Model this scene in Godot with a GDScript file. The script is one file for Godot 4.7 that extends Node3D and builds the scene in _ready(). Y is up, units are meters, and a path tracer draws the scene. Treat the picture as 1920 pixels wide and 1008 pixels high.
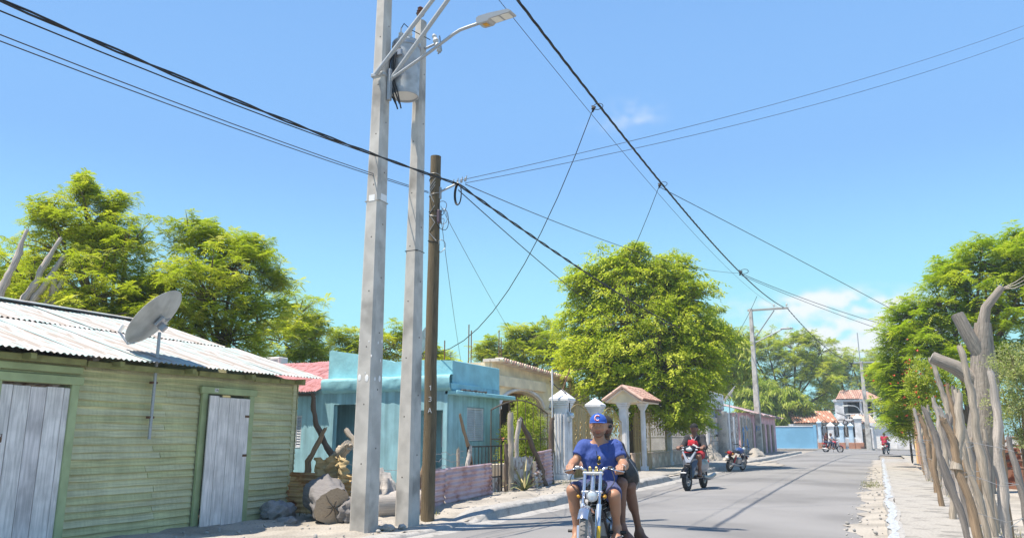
extends Node3D
# A village street: low wooden and concrete houses, utility poles, riders on motorcycles. -z runs along the street, x to its right, metres.

var used := {}
var M := {}
var T := {}
var rnd := RandomNumberGenerator.new()
var wobble := FastNoiseLite.new()


class MB:  # collects triangles; faces are given counter-clockwise as seen from outside
	var v := PackedVector3Array()
	var n := PackedVector3Array()
	var u := PackedVector2Array()
	var c := PackedColorArray()
	var ix := PackedInt32Array()
	var X := Transform3D()
	var col := Color.WHITE

	func p(a: Vector3, nn: Vector3, uv := Vector2.ZERO) -> int:
		v.append(X * a)
		n.append((X.basis * nn).normalized())
		u.append(uv)
		c.append(col)
		return v.size() - 1

	func tri(a: int, b: int, d: int) -> void:
		ix.append(a)
		ix.append(d)
		ix.append(b)

	func quad(a: Vector3, b: Vector3, d: Vector3, e: Vector3) -> void:
		var nn := (d - a).cross(e - b)
		var i := p(a, nn, Vector2(0, 0))
		p(b, nn, Vector2(1, 0))
		p(d, nn, Vector2(1, 1))
		p(e, nn, Vector2(0, 1))
		tri(i, i + 1, i + 2)
		tri(i, i + 2, i + 3)

	func quad_to(a: Vector3, b: Vector3, d: Vector3, e: Vector3, out: Vector3) -> void:
		if (d - a).cross(e - b).dot(out) >= 0:
			quad(a, b, d, e)
		else:
			quad(e, d, b, a)

	func face3(a: Vector3, b: Vector3, d: Vector3, out: Vector3) -> void:
		var nn := (b - a).cross(d - a)
		if nn.dot(out) < 0:
			var t := b
			b = d
			d = t
			nn = -nn
		var i := p(a, nn)
		p(b, nn)
		p(d, nn)
		tri(i, i + 1, i + 2)

	func box(o: Vector3, s: Vector3, bev := 0.0, B := Basis()) -> MB:
		var h := s * 0.5
		var w := h - Vector3.ONE * bev
		for k in 3:
			var k1 := (k + 1) % 3
			var k2 := (k + 2) % 3
			for sg in [-1, 1]:
				var q := []
				for e in [[-1, -1], [1, -1], [1, 1], [-1, 1]]:
					var a := Vector3.ZERO
					a[k] = sg * h[k]
					a[k1] = e[0] * w[k1]
					a[k2] = e[1] * w[k2]
					q.append(o + B * a)
				var out := Vector3.ZERO
				out[k] = sg
				quad_to(q[0], q[1], q[2], q[3], B * out)
				if bev > 0:
					for s1 in [-1, 1]:  # edge between faces k and k1
						var qa := []
						for l in [-1, 1]:
							for f in 2:
								var a := Vector3.ZERO
								a[k] = sg * (h[k] if f == 0 else w[k])
								a[k1] = s1 * (w[k1] if f == 0 else h[k1])
								a[k2] = l * w[k2]
								qa.append(o + B * a)
						var o2 := Vector3.ZERO
						o2[k] = sg
						o2[k1] = s1
						quad_to(qa[0], qa[1], qa[3], qa[2], B * o2)
		if bev > 0:
			for sx in [-1, 1]:
				for sy in [-1, 1]:
					for sz in [-1, 1]:
						var sg := Vector3(sx, sy, sz)
						face3(o + B * (sg * Vector3(h.x, w.y, w.z)), o + B * (sg * Vector3(w.x, h.y, w.z)), o + B * (sg * Vector3(w.x, w.y, h.z)), B * sg)
		return self

	func tube(pts: Array, rad, sides := 8, cap := true, wob := 0.0, seed_ := 0.0) -> MB:
		var m := pts.size()
		var dir: Vector3 = (pts[1] - pts[0]).normalized()
		var a := dir.cross(Vector3.UP if absf(dir.y) < 0.95 else Vector3.RIGHT).normalized()
		var first := v.size()
		var along := 0.0
		for i in m:
			var d: Vector3 = ((pts[mini(i + 1, m - 1)] - pts[maxi(i - 1, 0)]) as Vector3).normalized()
			a = (a - d * a.dot(d)).normalized()
			var b := d.cross(a)
			var r: float = rad[i] if rad is Array else rad
			if i:
				along += (pts[i] as Vector3).distance_to(pts[i - 1])
			for j in sides + 1:
				var t := TAU * j / sides
				var rr := r * (1.0 + wob * (sin(3.0 * t + seed_ + i * 1.7) * 0.5 + sin(2.0 * t - seed_ * 2.0 + i * 0.9) * 0.5))
				var o := a * cos(t) + b * sin(t)
				p(pts[i] + o * rr, o, Vector2(float(j) / sides, along))
		for i in m - 1:
			for j in sides:
				var k := first + i * (sides + 1) + j
				tri(k, k + 1, k + sides + 2)
				tri(k, k + sides + 2, k + sides + 1)
		if cap:
			for e in 2:
				var i := 0 if e == 0 else m - 1
				var d: Vector3 = (pts[1] - pts[0] if e == 0 else pts[m - 1] - pts[m - 2]).normalized() * (-1.0 if e == 0 else 1.0)
				var k0 := first + i * (sides + 1)
				var ring := []
				for j in sides:
					ring.append(v[k0 + j])
				var keep := X
				X = Transform3D()
				var nn := (keep.basis * d).normalized()
				var c0 := p(keep * (pts[i] as Vector3), nn, Vector2(0.5, along))
				for j in sides:
					p(ring[j], nn, Vector2(float(j) / sides, along))
				for j in sides:
					var q := c0 + 1 + j
					var w := c0 + 1 + (j + 1) % sides
					if e == 0:
						tri(c0, w, q)
					else:
						tri(c0, q, w)
				X = keep
		return self

	func lathe(prof: Array, segs := 16, arc := TAU, from := 0.0) -> MB:  # Vector2(radius, y), bottom to top
		for i in prof.size() - 1:
			var A: Vector2 = prof[i]
			var B: Vector2 = prof[i + 1]
			var d := B - A
			var first := v.size()
			for j in segs + 1:
				var t := from + arc * j / segs
				var o := Vector3(cos(t), 0, sin(t))
				var nn := o * d.y - Vector3.UP * d.x
				p(o * A.x + Vector3.UP * A.y, nn, Vector2(float(j) / segs, A.y))
				p(o * B.x + Vector3.UP * B.y, nn, Vector2(float(j) / segs, B.y))
			for j in segs:
				var k := first + j * 2
				tri(k, k + 1, k + 3)
				tri(k, k + 3, k + 2)
		return self

	func dome(o: Vector3, r: Vector3, segs := 16, rings := 8, lat0 := -PI / 2, lat1 := PI / 2) -> MB:
		var first := v.size()
		for i in rings + 1:
			var la := lerpf(lat0, lat1, float(i) / rings)
			for j in segs + 1:
				var t := TAU * j / segs
				var q := Vector3(cos(la) * cos(t), sin(la), cos(la) * sin(t))
				p(o + q * r, q / r, Vector2(float(j) / segs, float(i) / rings))
		for i in rings:
			for j in segs:
				var k := first + i * (segs + 1) + j
				tri(k, k + segs + 1, k + segs + 2)
				tri(k, k + segs + 2, k + 1)
		return self

	func prism(poly: PackedVector2Array, z0: float, z1: float) -> MB:  # outline in x, y; extruded from z0 to z1
		if Geometry2D.is_polygon_clockwise(poly):
			poly.reverse()
		var t := Geometry2D.triangulate_polygon(poly)
		for e in 2:
			var z := z1 if e else z0
			var first := v.size()
			for q in poly:
				p(Vector3(q.x, q.y, z), Vector3(0, 0, 1 if e else -1), q)
			for i in range(0, t.size(), 3):
				var a := poly[t[i]]
				var ccw := (poly[t[i + 1]] - a).cross(poly[t[i + 2]] - a) > 0
				if ccw == (e == 1):
					tri(first + t[i], first + t[i + 1], first + t[i + 2])
				else:
					tri(first + t[i], first + t[i + 2], first + t[i + 1])
		for i in poly.size():
			var a := poly[i]
			var b := poly[(i + 1) % poly.size()]
			quad(Vector3(a.x, a.y, z1), Vector3(a.x, a.y, z0), Vector3(b.x, b.y, z0), Vector3(b.x, b.y, z1))
		return self

	func grid(nu: int, nv: int, f: Callable, uvs := Vector2.ONE) -> MB:  # f(s, t) -> point; outside is d/ds x d/dt
		var q := PackedVector3Array()
		for j in nv + 1:
			for i in nu + 1:
				q.append(f.call(float(i) / nu, float(j) / nv))
		var first := v.size()
		for j in nv + 1:
			for i in nu + 1:
				var du := q[j * (nu + 1) + mini(i + 1, nu)] - q[j * (nu + 1) + maxi(i - 1, 0)]
				var dv := q[mini(j + 1, nv) * (nu + 1) + i] - q[maxi(j - 1, 0) * (nu + 1) + i]
				p(q[j * (nu + 1) + i], du.cross(dv), Vector2(float(i) / nu, float(j) / nv) * uvs)
		for j in nv:
			for i in nu:
				var k := first + j * (nu + 1) + i
				tri(k, k + 1, k + nu + 2)
				tri(k, k + nu + 2, k + nu + 1)
		return self

	func mesh() -> ArrayMesh:
		var a := []
		a.resize(Mesh.ARRAY_MAX)
		a[Mesh.ARRAY_VERTEX] = v
		a[Mesh.ARRAY_NORMAL] = n
		a[Mesh.ARRAY_TEX_UV] = u
		a[Mesh.ARRAY_COLOR] = c
		a[Mesh.ARRAY_INDEX] = ix
		var m := ArrayMesh.new()
		m.add_surface_from_arrays(Mesh.PRIMITIVE_TRIANGLES, a)
		return m


func numbered(called: String) -> String:
	used[called] = used.get(called, 0) + 1
	return called if used[called] == 1 else "%s_%03d" % [called, used[called] - 1]


func part(called: String, what, m: Material, parent: Node, at := Transform3D()) -> MeshInstance3D:
	var o := MeshInstance3D.new()
	o.name = called
	o.mesh = what.mesh() if what is MB else what
	o.material_override = m
	o.transform = at
	if parent == self:
		o.name = numbered(called)
	parent.add_child(o, true)
	return o


func tag(o: Node3D, label: String, category: String, group := "") -> Node3D:
	o.set_meta("label", label)
	o.set_meta("category", category)
	if group:
		o.set_meta("group", group)
	return o


func thing(called: String, label: String, category: String, at := Vector3.ZERO, group := "", turn := 0.0) -> Node3D:
	var o := Node3D.new()
	o.name = numbered(called)
	add_child(o)
	o.position = at
	o.rotation.y = turn
	tag(o, label, category, group)
	return o


func one(called: String, what, m: Material, label: String, category: String, group := "") -> MeshInstance3D:
	var o := part(called, what, m, self)
	tag(o, label, category, group)
	return o


func struct(called: String, what, m: Material, kind := "structure") -> MeshInstance3D:
	var o := part(called, what, m, self)
	o.set_meta("kind", kind)
	return o


func stuff(o: Node3D) -> Node3D:
	o.set_meta("kind", "stuff")
	return o


func nz(x: float, y: float, z := 0.0, k := 1.0) -> float:
	return wobble.get_noise_3d(x * k, y * k, z * k)


# ---- textures and materials
func noise_tex(key: String, f: float, stops: Array, kind := FastNoiseLite.TYPE_SIMPLEX_SMOOTH, octaves := 5, size := 512, normal := 0.0) -> Texture2D:
	var q := FastNoiseLite.new()
	q.seed = key.hash() % 9999
	q.noise_type = kind
	q.frequency = f
	q.fractal_octaves = octaves
	var t := NoiseTexture2D.new()
	t.width = size
	t.height = size
	t.seamless = true
	t.noise = q
	if normal > 0:
		t.as_normal_map = true
		t.bump_strength = normal
	elif stops:
		var g := Gradient.new()
		g.offsets = PackedFloat32Array(stops.map(func(s): return s[0]))
		g.colors = PackedColorArray(stops.map(func(s): return s[1] if s[1] is Color else Color(s[1], s[1], s[1])))
		t.color_ramp = g
	T[key] = t
	return t


func painted_tex(key: String, w: int, h: int, f: Callable) -> Texture2D:
	var im := Image.create(w, h, false, Image.FORMAT_RGB8)
	for y in h:
		for x in w:
			im.set_pixel(x, y, f.call(x, y))
	T[key] = ImageTexture.create_from_image(im)
	return T[key]


func mat(key: String, r: float, g: float, b: float, rough := 0.85, tx := "", sc = 1.0, nm := "", ns := 0.6, nsc = 0.0) -> StandardMaterial3D:
	var m := StandardMaterial3D.new()
	m.resource_name = key
	m.albedo_color = Color(r, g, b).linear_to_srgb()
	m.roughness = rough
	m.uv1_triplanar = true
	m.uv1_world_triplanar = true
	m.uv1_scale = sc if sc is Vector3 else Vector3.ONE * sc
	if tx:
		m.albedo_texture = T[tx]
	if nm:
		m.normal_enabled = true
		m.normal_texture = T[nm]
		m.normal_scale = ns
	M[key] = m
	return m


func plain(key: String, r: float, g: float, b: float, rough := 0.5, metal := 0.0) -> StandardMaterial3D:
	var m := StandardMaterial3D.new()
	m.resource_name = key
	m.albedo_color = Color(r, g, b).linear_to_srgb()
	m.roughness = rough
	m.metallic = metal
	M[key] = m
	return m


func uvmat(key: String, r: float, g: float, b: float, rough: float, tx: String, sc: Vector3, nm := "", ns := 0.6) -> StandardMaterial3D:
	var m := mat(key, r, g, b, rough, tx, sc, nm, ns)
	m.uv1_triplanar = false
	m.uv1_world_triplanar = false
	return m


func grime(m: StandardMaterial3D, tx: String, sc: float) -> void:  # a second, coarser or finer layer over the first
	m.detail_enabled = true
	m.detail_blend_mode = BaseMaterial3D.BLEND_MODE_MUL
	m.detail_uv_layer = BaseMaterial3D.DETAIL_UV_2
	m.detail_albedo = T[tx]
	m.uv2_triplanar = true
	m.uv2_world_triplanar = true
	m.uv2_scale = Vector3.ONE * sc


func materials() -> void:
	noise_tex("mottle", 0.008, [[0.25, 0.85], [0.5, 0.95], [0.75, 1.0]])
	noise_tex("soft", 0.006, [[0.2, 0.9], [0.8, 1.0]])
	noise_tex("fine", 0.06, [[0.2, 0.86], [0.55, 0.97], [0.8, 1.0]])
	noise_tex("speck", 0.22, [[0.25, 0.8], [0.5, 0.94], [0.75, 1.0]], FastNoiseLite.TYPE_SIMPLEX_SMOOTH, 3)
	noise_tex("blotch", 0.012, [[0.3, 1.0], [0.6, 0.97], [0.72, 0.86], [0.85, 0.76]])
	noise_tex("rust", 0.01, [[0.3, Color(1, 1, 1)], [0.52, Color(0.96, 0.93, 0.9)], [0.6, Color(0.72, 0.55, 0.44)], [0.75, Color(0.5, 0.34, 0.26)]])
	noise_tex("rustpink", 0.014, [[0.3, Color(1, 0.98, 1)], [0.55, Color(0.93, 0.85, 0.86)], [0.7, Color(0.8, 0.62, 0.57)], [0.85, Color(0.55, 0.36, 0.3)]])
	noise_tex("peel", 0.016, [[0.2, Color(1, 1, 1)], [0.5, Color(0.97, 0.97, 0.98)], [0.66, Color(0.9, 0.88, 0.9)], [0.85, Color(0.74, 0.71, 0.72)]])
	noise_tex("nfine", 0.05, [], FastNoiseLite.TYPE_SIMPLEX_SMOOTH, 4, 512, 1.6)
	noise_tex("nspeck", 0.18, [], FastNoiseLite.TYPE_SIMPLEX_SMOOTH, 3, 512, 2.0)
	noise_tex("nlump", 0.02, [], FastNoiseLite.TYPE_SIMPLEX_SMOOTH, 5, 512, 3.0)
	var g := FastNoiseLite.new()
	g.seed = 5
	g.frequency = 0.03
	g.fractal_octaves = 4
	painted_tex("grain", 256, 256, func(x, y):
		var a = TAU * x / 256.0
		var b = TAU * y / 256.0
		var k := g.get_noise_3d(cos(a) * 220.0, sin(a) * 220.0, cos(b) * 22.0 + sin(b) * 9.0)
		var s := clampf(0.9 + k * 0.4, 0.45, 1.0)
		return Color(s, s * 0.985, s * 0.96))
	painted_tex("grain_faint", 256, 256, func(x, y):
		var a = TAU * x / 256.0
		var b = TAU * y / 256.0
		var k := g.get_noise_3d(cos(a) * 160.0, sin(a) * 160.0 + 300.0, cos(b) * 14.0 + sin(b) * 6.0)
		var s := clampf(0.95 + k * 0.16, 0.7, 1.0)
		return Color(s, s * 0.99, s))
	painted_tex("grain_side", 256, 256, func(x, y):
		var a = TAU * y / 256.0
		var b = TAU * x / 256.0
		var k := g.get_noise_3d(cos(a) * 220.0 + 500.0, sin(a) * 220.0, cos(b) * 18.0 + sin(b) * 9.0)
		var s := clampf(0.93 + k * 0.22, 0.6, 1.0)
		return Color(s, s, s))
	painted_tex("zinc", 512, 512, func(x, y):  # white paint worn along the fall of the sheets
		var a = TAU * x / 512.0
		var b = TAU * y / 512.0
		var k := g.get_noise_3d(cos(a) * 75.0 + cos(b) * 9.0, sin(a) * 75.0 + sin(b) * 9.0, 40.0)
		var l := g.get_noise_3d(cos(a) * 190.0, sin(a) * 190.0, cos(b) * 30.0 + sin(b) * 17.0 + 90.0)
		var s := k + l * 0.55
		if s > 0.17:
			return Color(0.8, 0.76, 0.72)
		if s > 0.09:
			return Color(0.92, 0.9, 0.88)
		if s < -0.25:
			return Color(0.82, 0.95, 0.95)
		return Color(1, 1, 1).darkened(clampf(0.05 + l * 0.12, 0.0, 0.2)))
	# ground
	mat("asphalt", 0.285, 0.28, 0.275, 0.9, "speck", 1.3, "nspeck", 0.5)
	grime(M.asphalt, "mottle", 0.05)
	mat("crack", 0.17, 0.17, 0.175, 0.95)
	mat("dirt", 0.36, 0.32, 0.27, 0.95, "fine", 0.5, "nlump", 0.8)
	grime(M.dirt, "mottle", 0.11)
	mat("sand", 0.43, 0.395, 0.34, 0.95, "fine", 0.8, "nfine", 0.8)
	grime(M.sand, "mottle", 0.2)
	mat("pavement", 0.38, 0.36, 0.325, 0.9, "fine", 0.6, "nfine", 0.5)
	grime(M.pavement, "blotch", 0.3)
	mat("kerb", 0.4, 0.39, 0.37, 0.9, "fine", 0.9, "nfine", 0.7)
	grime(M.kerb, "blotch", 0.6)
	mat("kerb_paint", 0.42, 0.46, 0.48, 0.8, "peel", 1.6, "nfine", 0.5)
	# concrete, stucco
	mat("pole", 0.57, 0.545, 0.505, 0.85, "soft", 0.9, "nfine", 0.12)
	grime(M.pole, "blotch", 0.17)
	mat("pole_stain", 0.36, 0.35, 0.33, 0.85, "fine", 0.7)
	mat("teal", 0.34, 0.62, 0.68, 0.8, "soft", 0.5, "nlump", 0.1)
	grime(M.teal, "grain_faint", 0.22)
	mat("teal_trim", 0.31, 0.63, 0.71, 0.8, "soft", 0.5, "nlump", 0.4)
	mat("white_wash", 0.84, 0.84, 0.86, 0.8, "soft", 0.6)
	grime(M.white_wash, "soft", 0.3)
	mat("cream", 0.9, 0.78, 0.56, 0.8, "soft", 0.5, "nfine", 0.3)
	mat("ochre", 0.84, 0.62, 0.33, 0.8, "soft", 0.5, "nfine", 0.3)
	mat("peach", 0.66, 0.52, 0.42, 0.8, "mottle", 0.4, "nfine", 0.3)
	mat("peach_light", 0.72, 0.64, 0.56, 0.8)
	mat("pink", 0.74, 0.46, 0.52, 0.85, "mottle", 0.3, "nfine", 0.3)
	mat("old_block", 0.58, 0.54, 0.49, 0.95, "fine", 0.6, "nlump", 0.9)
	grime(M.old_block, "blotch", 0.25)
	mat("blue_wall", 0.2, 0.46, 0.68, 0.8, "soft", 0.1, "nfine", 0.2)
	mat("pale_blue", 0.5, 0.66, 0.8, 0.8, "soft", 0.4)
	mat("terracotta", 0.44, 0.22, 0.145, 0.8, "fine", 0.5)
	mat("tile", 0.5, 0.3, 0.235, 0.85, "mottle", 1.3)
	mat("tile_pale", 0.66, 0.45, 0.36, 0.85, "mottle", 0.9)
	mat("orange_wall", 0.58, 0.32, 0.2, 0.85, "mottle", 0.5, "nfine", 0.3)
	mat("dark_in", 0.03, 0.028, 0.025, 0.9)
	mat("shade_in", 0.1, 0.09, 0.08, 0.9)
	# wood
	for k in 3:
		mat("green_%d" % k, [0.7, 0.66, 0.71][k], [0.69, 0.66, 0.7][k], [0.42, 0.36, 0.45][k], 0.75, "grain_side", Vector3(0.5, 0.9, 0.5), "nfine", 0.3)
		grime(M["green_%d" % k], "soft", 0.5)
	mat("green_trim", 0.42, 0.5, 0.27, 0.7, "soft", 0.9, "nfine", 0.4)
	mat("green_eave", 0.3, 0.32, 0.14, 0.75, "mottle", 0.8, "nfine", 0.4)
	mat("door_white", 0.93, 0.9, 0.86, 0.8, "grain_faint", 1.1, "nfine", 0.2)
	grime(M.door_white, "soft", 0.8)
	mat("door_white_b", 0.86, 0.82, 0.8, 0.8, "grain_faint", 0.9, "nfine", 0.2)
	grime(M.door_white_b, "mottle", 0.35)
	uvmat("pole_wood", 0.17, 0.135, 0.085, 0.9, "grain", Vector3(2, 0.9, 1), "nfine", 0.8)
	uvmat("drift", 0.47, 0.42, 0.36, 0.9, "grain", Vector3(1, 1.3, 1), "nfine", 0.9)
	uvmat("drift_b", 0.34, 0.25, 0.17, 0.9, "grain", Vector3(1, 1.3, 1), "nfine", 0.9)
	uvmat("drift_c", 0.52, 0.48, 0.45, 0.9, "grain", Vector3(1, 1.1, 1), "nfine", 0.9)
	uvmat("drift_d", 0.16, 0.12, 0.095, 0.9, "grain", Vector3(1, 1.3, 1), "nfine", 0.9)
	uvmat("drift_d2", 0.27, 0.25, 0.24, 0.9, "grain", Vector3(1, 1.3, 1), "nfine", 0.9)
	uvmat("bark", 0.2, 0.16, 0.12, 0.95, "grain", Vector3(2, 0.6, 1), "nlump", 1.0)
	mat("log_grey", 0.21, 0.2, 0.2, 0.95, "grain_side", 1.6, "nlump", 1.0)
	mat("log_end", 0.42, 0.33, 0.24, 0.95, "fine", 1.0, "nlump", 0.8)
	mat("log_pale", 0.5, 0.46, 0.42, 0.95, "grain_side", 1.2, "nlump", 0.9)
	mat("board_grey", 0.52, 0.51, 0.5, 0.9, "grain", 0.7, "nfine", 0.6)
	grime(M.board_grey, "peel", 0.5)
	mat("board_brown", 0.36, 0.31, 0.25, 0.9, "grain", 0.7, "nfine", 0.6)
	mat("agave", 0.2, 0.24, 0.1, 0.6, "soft", 2.0)
	mat("agave_dry", 0.5, 0.42, 0.2, 0.8, "soft", 2.0)
	uvmat("bark_grey", 0.34, 0.31, 0.285, 0.95, "grain", Vector3(2, 0.8, 1), "nlump", 1.0)
	mat("drift_b_flat", 0.26, 0.18, 0.12, 0.9, "grain", 0.8)
	mat("stone", 0.3, 0.3, 0.31, 0.95, "fine", 0.9, "nlump", 1.0)
	# metal
	uvmat("zinc_white", 0.47, 0.46, 0.45, 0.6, "zinc", Vector3(0.62, 0.5, 1))
	mat("zinc_pink", 0.54, 0.44, 0.45, 0.7, "rustpink", 0.22, "nfine", 0.3)
	mat("zinc_grey", 0.5, 0.49, 0.5, 0.55, "rust", 0.9, "nfine", 0.2)
	mat("zinc_yellow", 0.58, 0.42, 0.2, 0.8, "rust", 0.4, "nfine", 0.4)
	mat("zinc_red", 0.56, 0.31, 0.3, 0.6, "rustpink", 0.5, "nfine", 0.2)
	mat("zinc_blue", 0.42, 0.5, 0.58, 0.6, "rust", 0.7)
	mat("rusty_sheet", 0.3, 0.14, 0.09, 0.9, "rust", 0.8)
	mat("rusty_bar", 0.22, 0.12, 0.08, 0.9, "fine", 1.0)
	mat("galv", 0.42, 0.45, 0.48, 0.5, "fine", 1.5)
	M.galv.metallic = 0.35
	mat("can", 0.42, 0.46, 0.5, 0.5, "mottle", 1.2)
	mat("iron_black", 0.03, 0.027, 0.027, 0.6, "rust", 2.0)
	mat("iron_brown", 0.12, 0.085, 0.05, 0.6, "fine", 1.0)
	mat("gold", 0.4, 0.29, 0.12, 0.45, "fine", 2.0)
	M.gold.metallic = 0.4
	mat("rusty", 0.16, 0.085, 0.05, 0.85, "fine", 2.0)
	mat("dish", 0.52, 0.52, 0.5, 0.6, "mottle", 0.9)
	mat("dish_white", 0.7, 0.69, 0.66, 0.6)
	plain("cable", 0.012, 0.012, 0.014, 0.6)
	plain("cable_thin", 0.05, 0.055, 0.07, 0.6)
	plain("wire", 0.4, 0.4, 0.4, 0.4, 0.6)
	plain("porcelain", 0.6, 0.6, 0.58, 0.25)
	plain("brown_glaze", 0.12, 0.05, 0.03, 0.25)
	plain("lamp_body", 0.4, 0.41, 0.43, 0.45, 0.3)
	plain("lamp_glass", 0.75, 0.76, 0.72, 0.25)
	plain("amber", 0.6, 0.3, 0.02, 0.5)
	plain("white_paint", 0.78, 0.78, 0.78, 0.6)
	mat("slat_white", 0.66, 0.69, 0.74, 0.6, "soft", 1.0)
	plain("chrome", 0.62, 0.63, 0.66, 0.18, 0.9)
	plain("fork_silver", 0.5, 0.56, 0.66, 0.3, 0.6)
	plain("brass", 0.55, 0.45, 0.22, 0.3, 0.8)
	plain("steel", 0.36, 0.37, 0.39, 0.4, 0.7)
	plain("black", 0.012, 0.012, 0.013, 0.5)
	plain("gloss_black", 0.015, 0.016, 0.02, 0.2)
	plain("rubber", 0.025, 0.025, 0.026, 0.9)
	plain("tyre_dusty", 0.2, 0.19, 0.18, 0.95)
	plain("glass_lamp", 0.62, 0.66, 0.7, 0.08, 0.3)
	plain("red_paint", 0.4, 0.015, 0.03, 0.3)
	plain("red_lens", 0.4, 0.02, 0.02, 0.15)
	plain("yellow_paint", 0.7, 0.45, 0.03, 0.35)
	plain("blue_graffiti", 0.12, 0.3, 0.6, 0.8)
	plain("green_plastic", 0.03, 0.4, 0.2, 0.5)
	plain("leather", 0.02, 0.02, 0.024, 0.55)
	var vc := plain("skin", 1, 1, 1, 0.5)
	vc.vertex_color_use_as_albedo = true
	vc.subsurf_scatter_enabled = true
	vc.subsurf_scatter_strength = 0.08
	var cl := mat("cloth", 1, 1, 1, 0.9, "fine", 6.0, "nfine", 0.35)
	cl.vertex_color_use_as_albedo = true
	cl.uv1_world_triplanar = false


func clothes(key: String, r: float, g: float, b: float) -> StandardMaterial3D:
	var m := mat(key, r, g, b, 0.9, "fine", 6.0, "nfine", 0.3)
	m.uv1_world_triplanar = false
	m.rim_enabled = true
	m.rim = 0.2
	return m


# ---- camera, sky, sun
func view() -> void:
	var cam := Camera3D.new()
	cam.name = "camera"
	add_child(cam)
	cam.position = Vector3(0, 1.25, 0)
	cam.rotation = Vector3(deg_to_rad(12.35), deg_to_rad(25.1), 0)
	cam.fov = rad_to_deg(2.0 * atan(504.0 / 1437.0))
	cam.near = 0.05
	cam.far = 3000.0
	cam.current = true
	var env := Environment.new()
	env.background_mode = Environment.BG_SKY
	env.tonemap_mode = Environment.TONE_MAPPER_LINEAR
	env.tonemap_exposure = 2.15
	env.sdfgi_enabled = true
	env.ssao_enabled = true
	env.ssil_enabled = true
	env.fog_enabled = true
	env.fog_density = 0.0009
	env.fog_light_color = Color(0.8, 0.88, 0.95)
	var sky := Sky.new()
	var sm := PanoramaSkyMaterial.new()
	sm.panorama = sky_picture()
	sky.sky_material = sm
	env.sky = sky
	var we := WorldEnvironment.new()
	we.name = "world_environment"
	we.environment = env
	add_child(we)
	var sun := DirectionalLight3D.new()
	sun.name = "sun"
	sun.light_energy = 1.22
	sun.light_color = Color(1.0, 0.955, 0.89)
	sun.light_angular_distance = 0.53
	sun.shadow_enabled = true
	add_child(sun)
	var e := deg_to_rad(67.0)
	sun.look_at_from_position(Vector3.ZERO, Vector3(0.74 * cos(e), -sin(e), -0.67 * cos(e)), Vector3.FORWARD)


func sky_picture() -> ImageTexture:
	var w := 2048
	var h := 1024
	var im := Image.create(w, h, false, Image.FORMAT_RGBF)
	var q := FastNoiseLite.new()
	q.seed = 21
	q.frequency = 1.0
	q.fractal_octaves = 5
	# banks of cloud: heading (degrees right of the street's end), height, half width, half height, strength
	var banks := [[-2.2, 9.0, 5.0, 0.7, 3.6], [-1.2, 7.0, 4.6, 1.0, 3.8], [-0.8, 5.4, 4.0, 0.7, 2.8], [-15.4, 23.4, 1.7, 0.9, 0.55], [-17.6, 22.7, 1.5, 0.4, 0.3], [24.0, 8.0, 14.0, 1.6, 0.9], [70.0, 9.0, 20.0, 2.0, 0.7], [-100.0, 10.0, 18.0, 1.8, 0.7], [130.0, 12.0, 25.0, 2.5, 0.7]]
	var top := Vector3(0.072, 0.156, 0.35)
	var mid := Vector3(0.13, 0.258, 0.468)
	var low := Vector3(0.218, 0.445, 0.475)
	for y in h:
		var el := 90.0 - (y + 0.5) * 180.0 / h
		var base := low
		if el > 0:
			base = low.lerp(mid, smoothstep(5.0, 21.0, el)).lerp(top, smoothstep(17.0, 60.0, el))
		else:
			base = Vector3(0.26, 0.245, 0.22)
		for x in w:
			var col := base
			if el > 0 and el < 40:
				var az := wrapf((x + 0.5) * 360.0 / w, -180.0, 180.0)  # 0 towards -z
				var cl := 0.0
				for b in banks:
					var da: float = wrapf(az - b[0], -180.0, 180.0) / b[2]
					var de: float = (el - b[1]) / b[3]
					var d := da * da + de * de
					if d < 4.0:
						var s := 0.5 + 0.5 * q.get_noise_3d(az * 0.22, el * 0.75, b[1])
						var t := 0.5 + 0.5 * q.get_noise_3d(az * 0.9 + 40.0, el * 1.3, b[1] * 3.0)
						cl += b[4] * exp(-d * 1.1) * smoothstep(0.32, 0.72, s * 0.6 + t * 0.4)
				col = col.lerp(Vector3(0.46, 0.475, 0.49), clampf(cl, 0.0, 0.92))
			im.set_pixel(x, y, Color(col.x, col.y, col.z))
	return ImageTexture.create_from_image(im)


# ---- ground, road, pavements
func verge(x: float, z: float) -> float:  # height of the left pavement and the dirt shoulder it turns into near the poles
	var h := lerpf(0.035, 0.135, smoothstep(-10.3, -11.8, z))
	return h + nz(x, z, 3.0, 2.2) * lerpf(0.05, 0.02, smoothstep(-10.0, -14.0, z)) + nz(x, z, 9.0, 9.0) * 0.012


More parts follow.
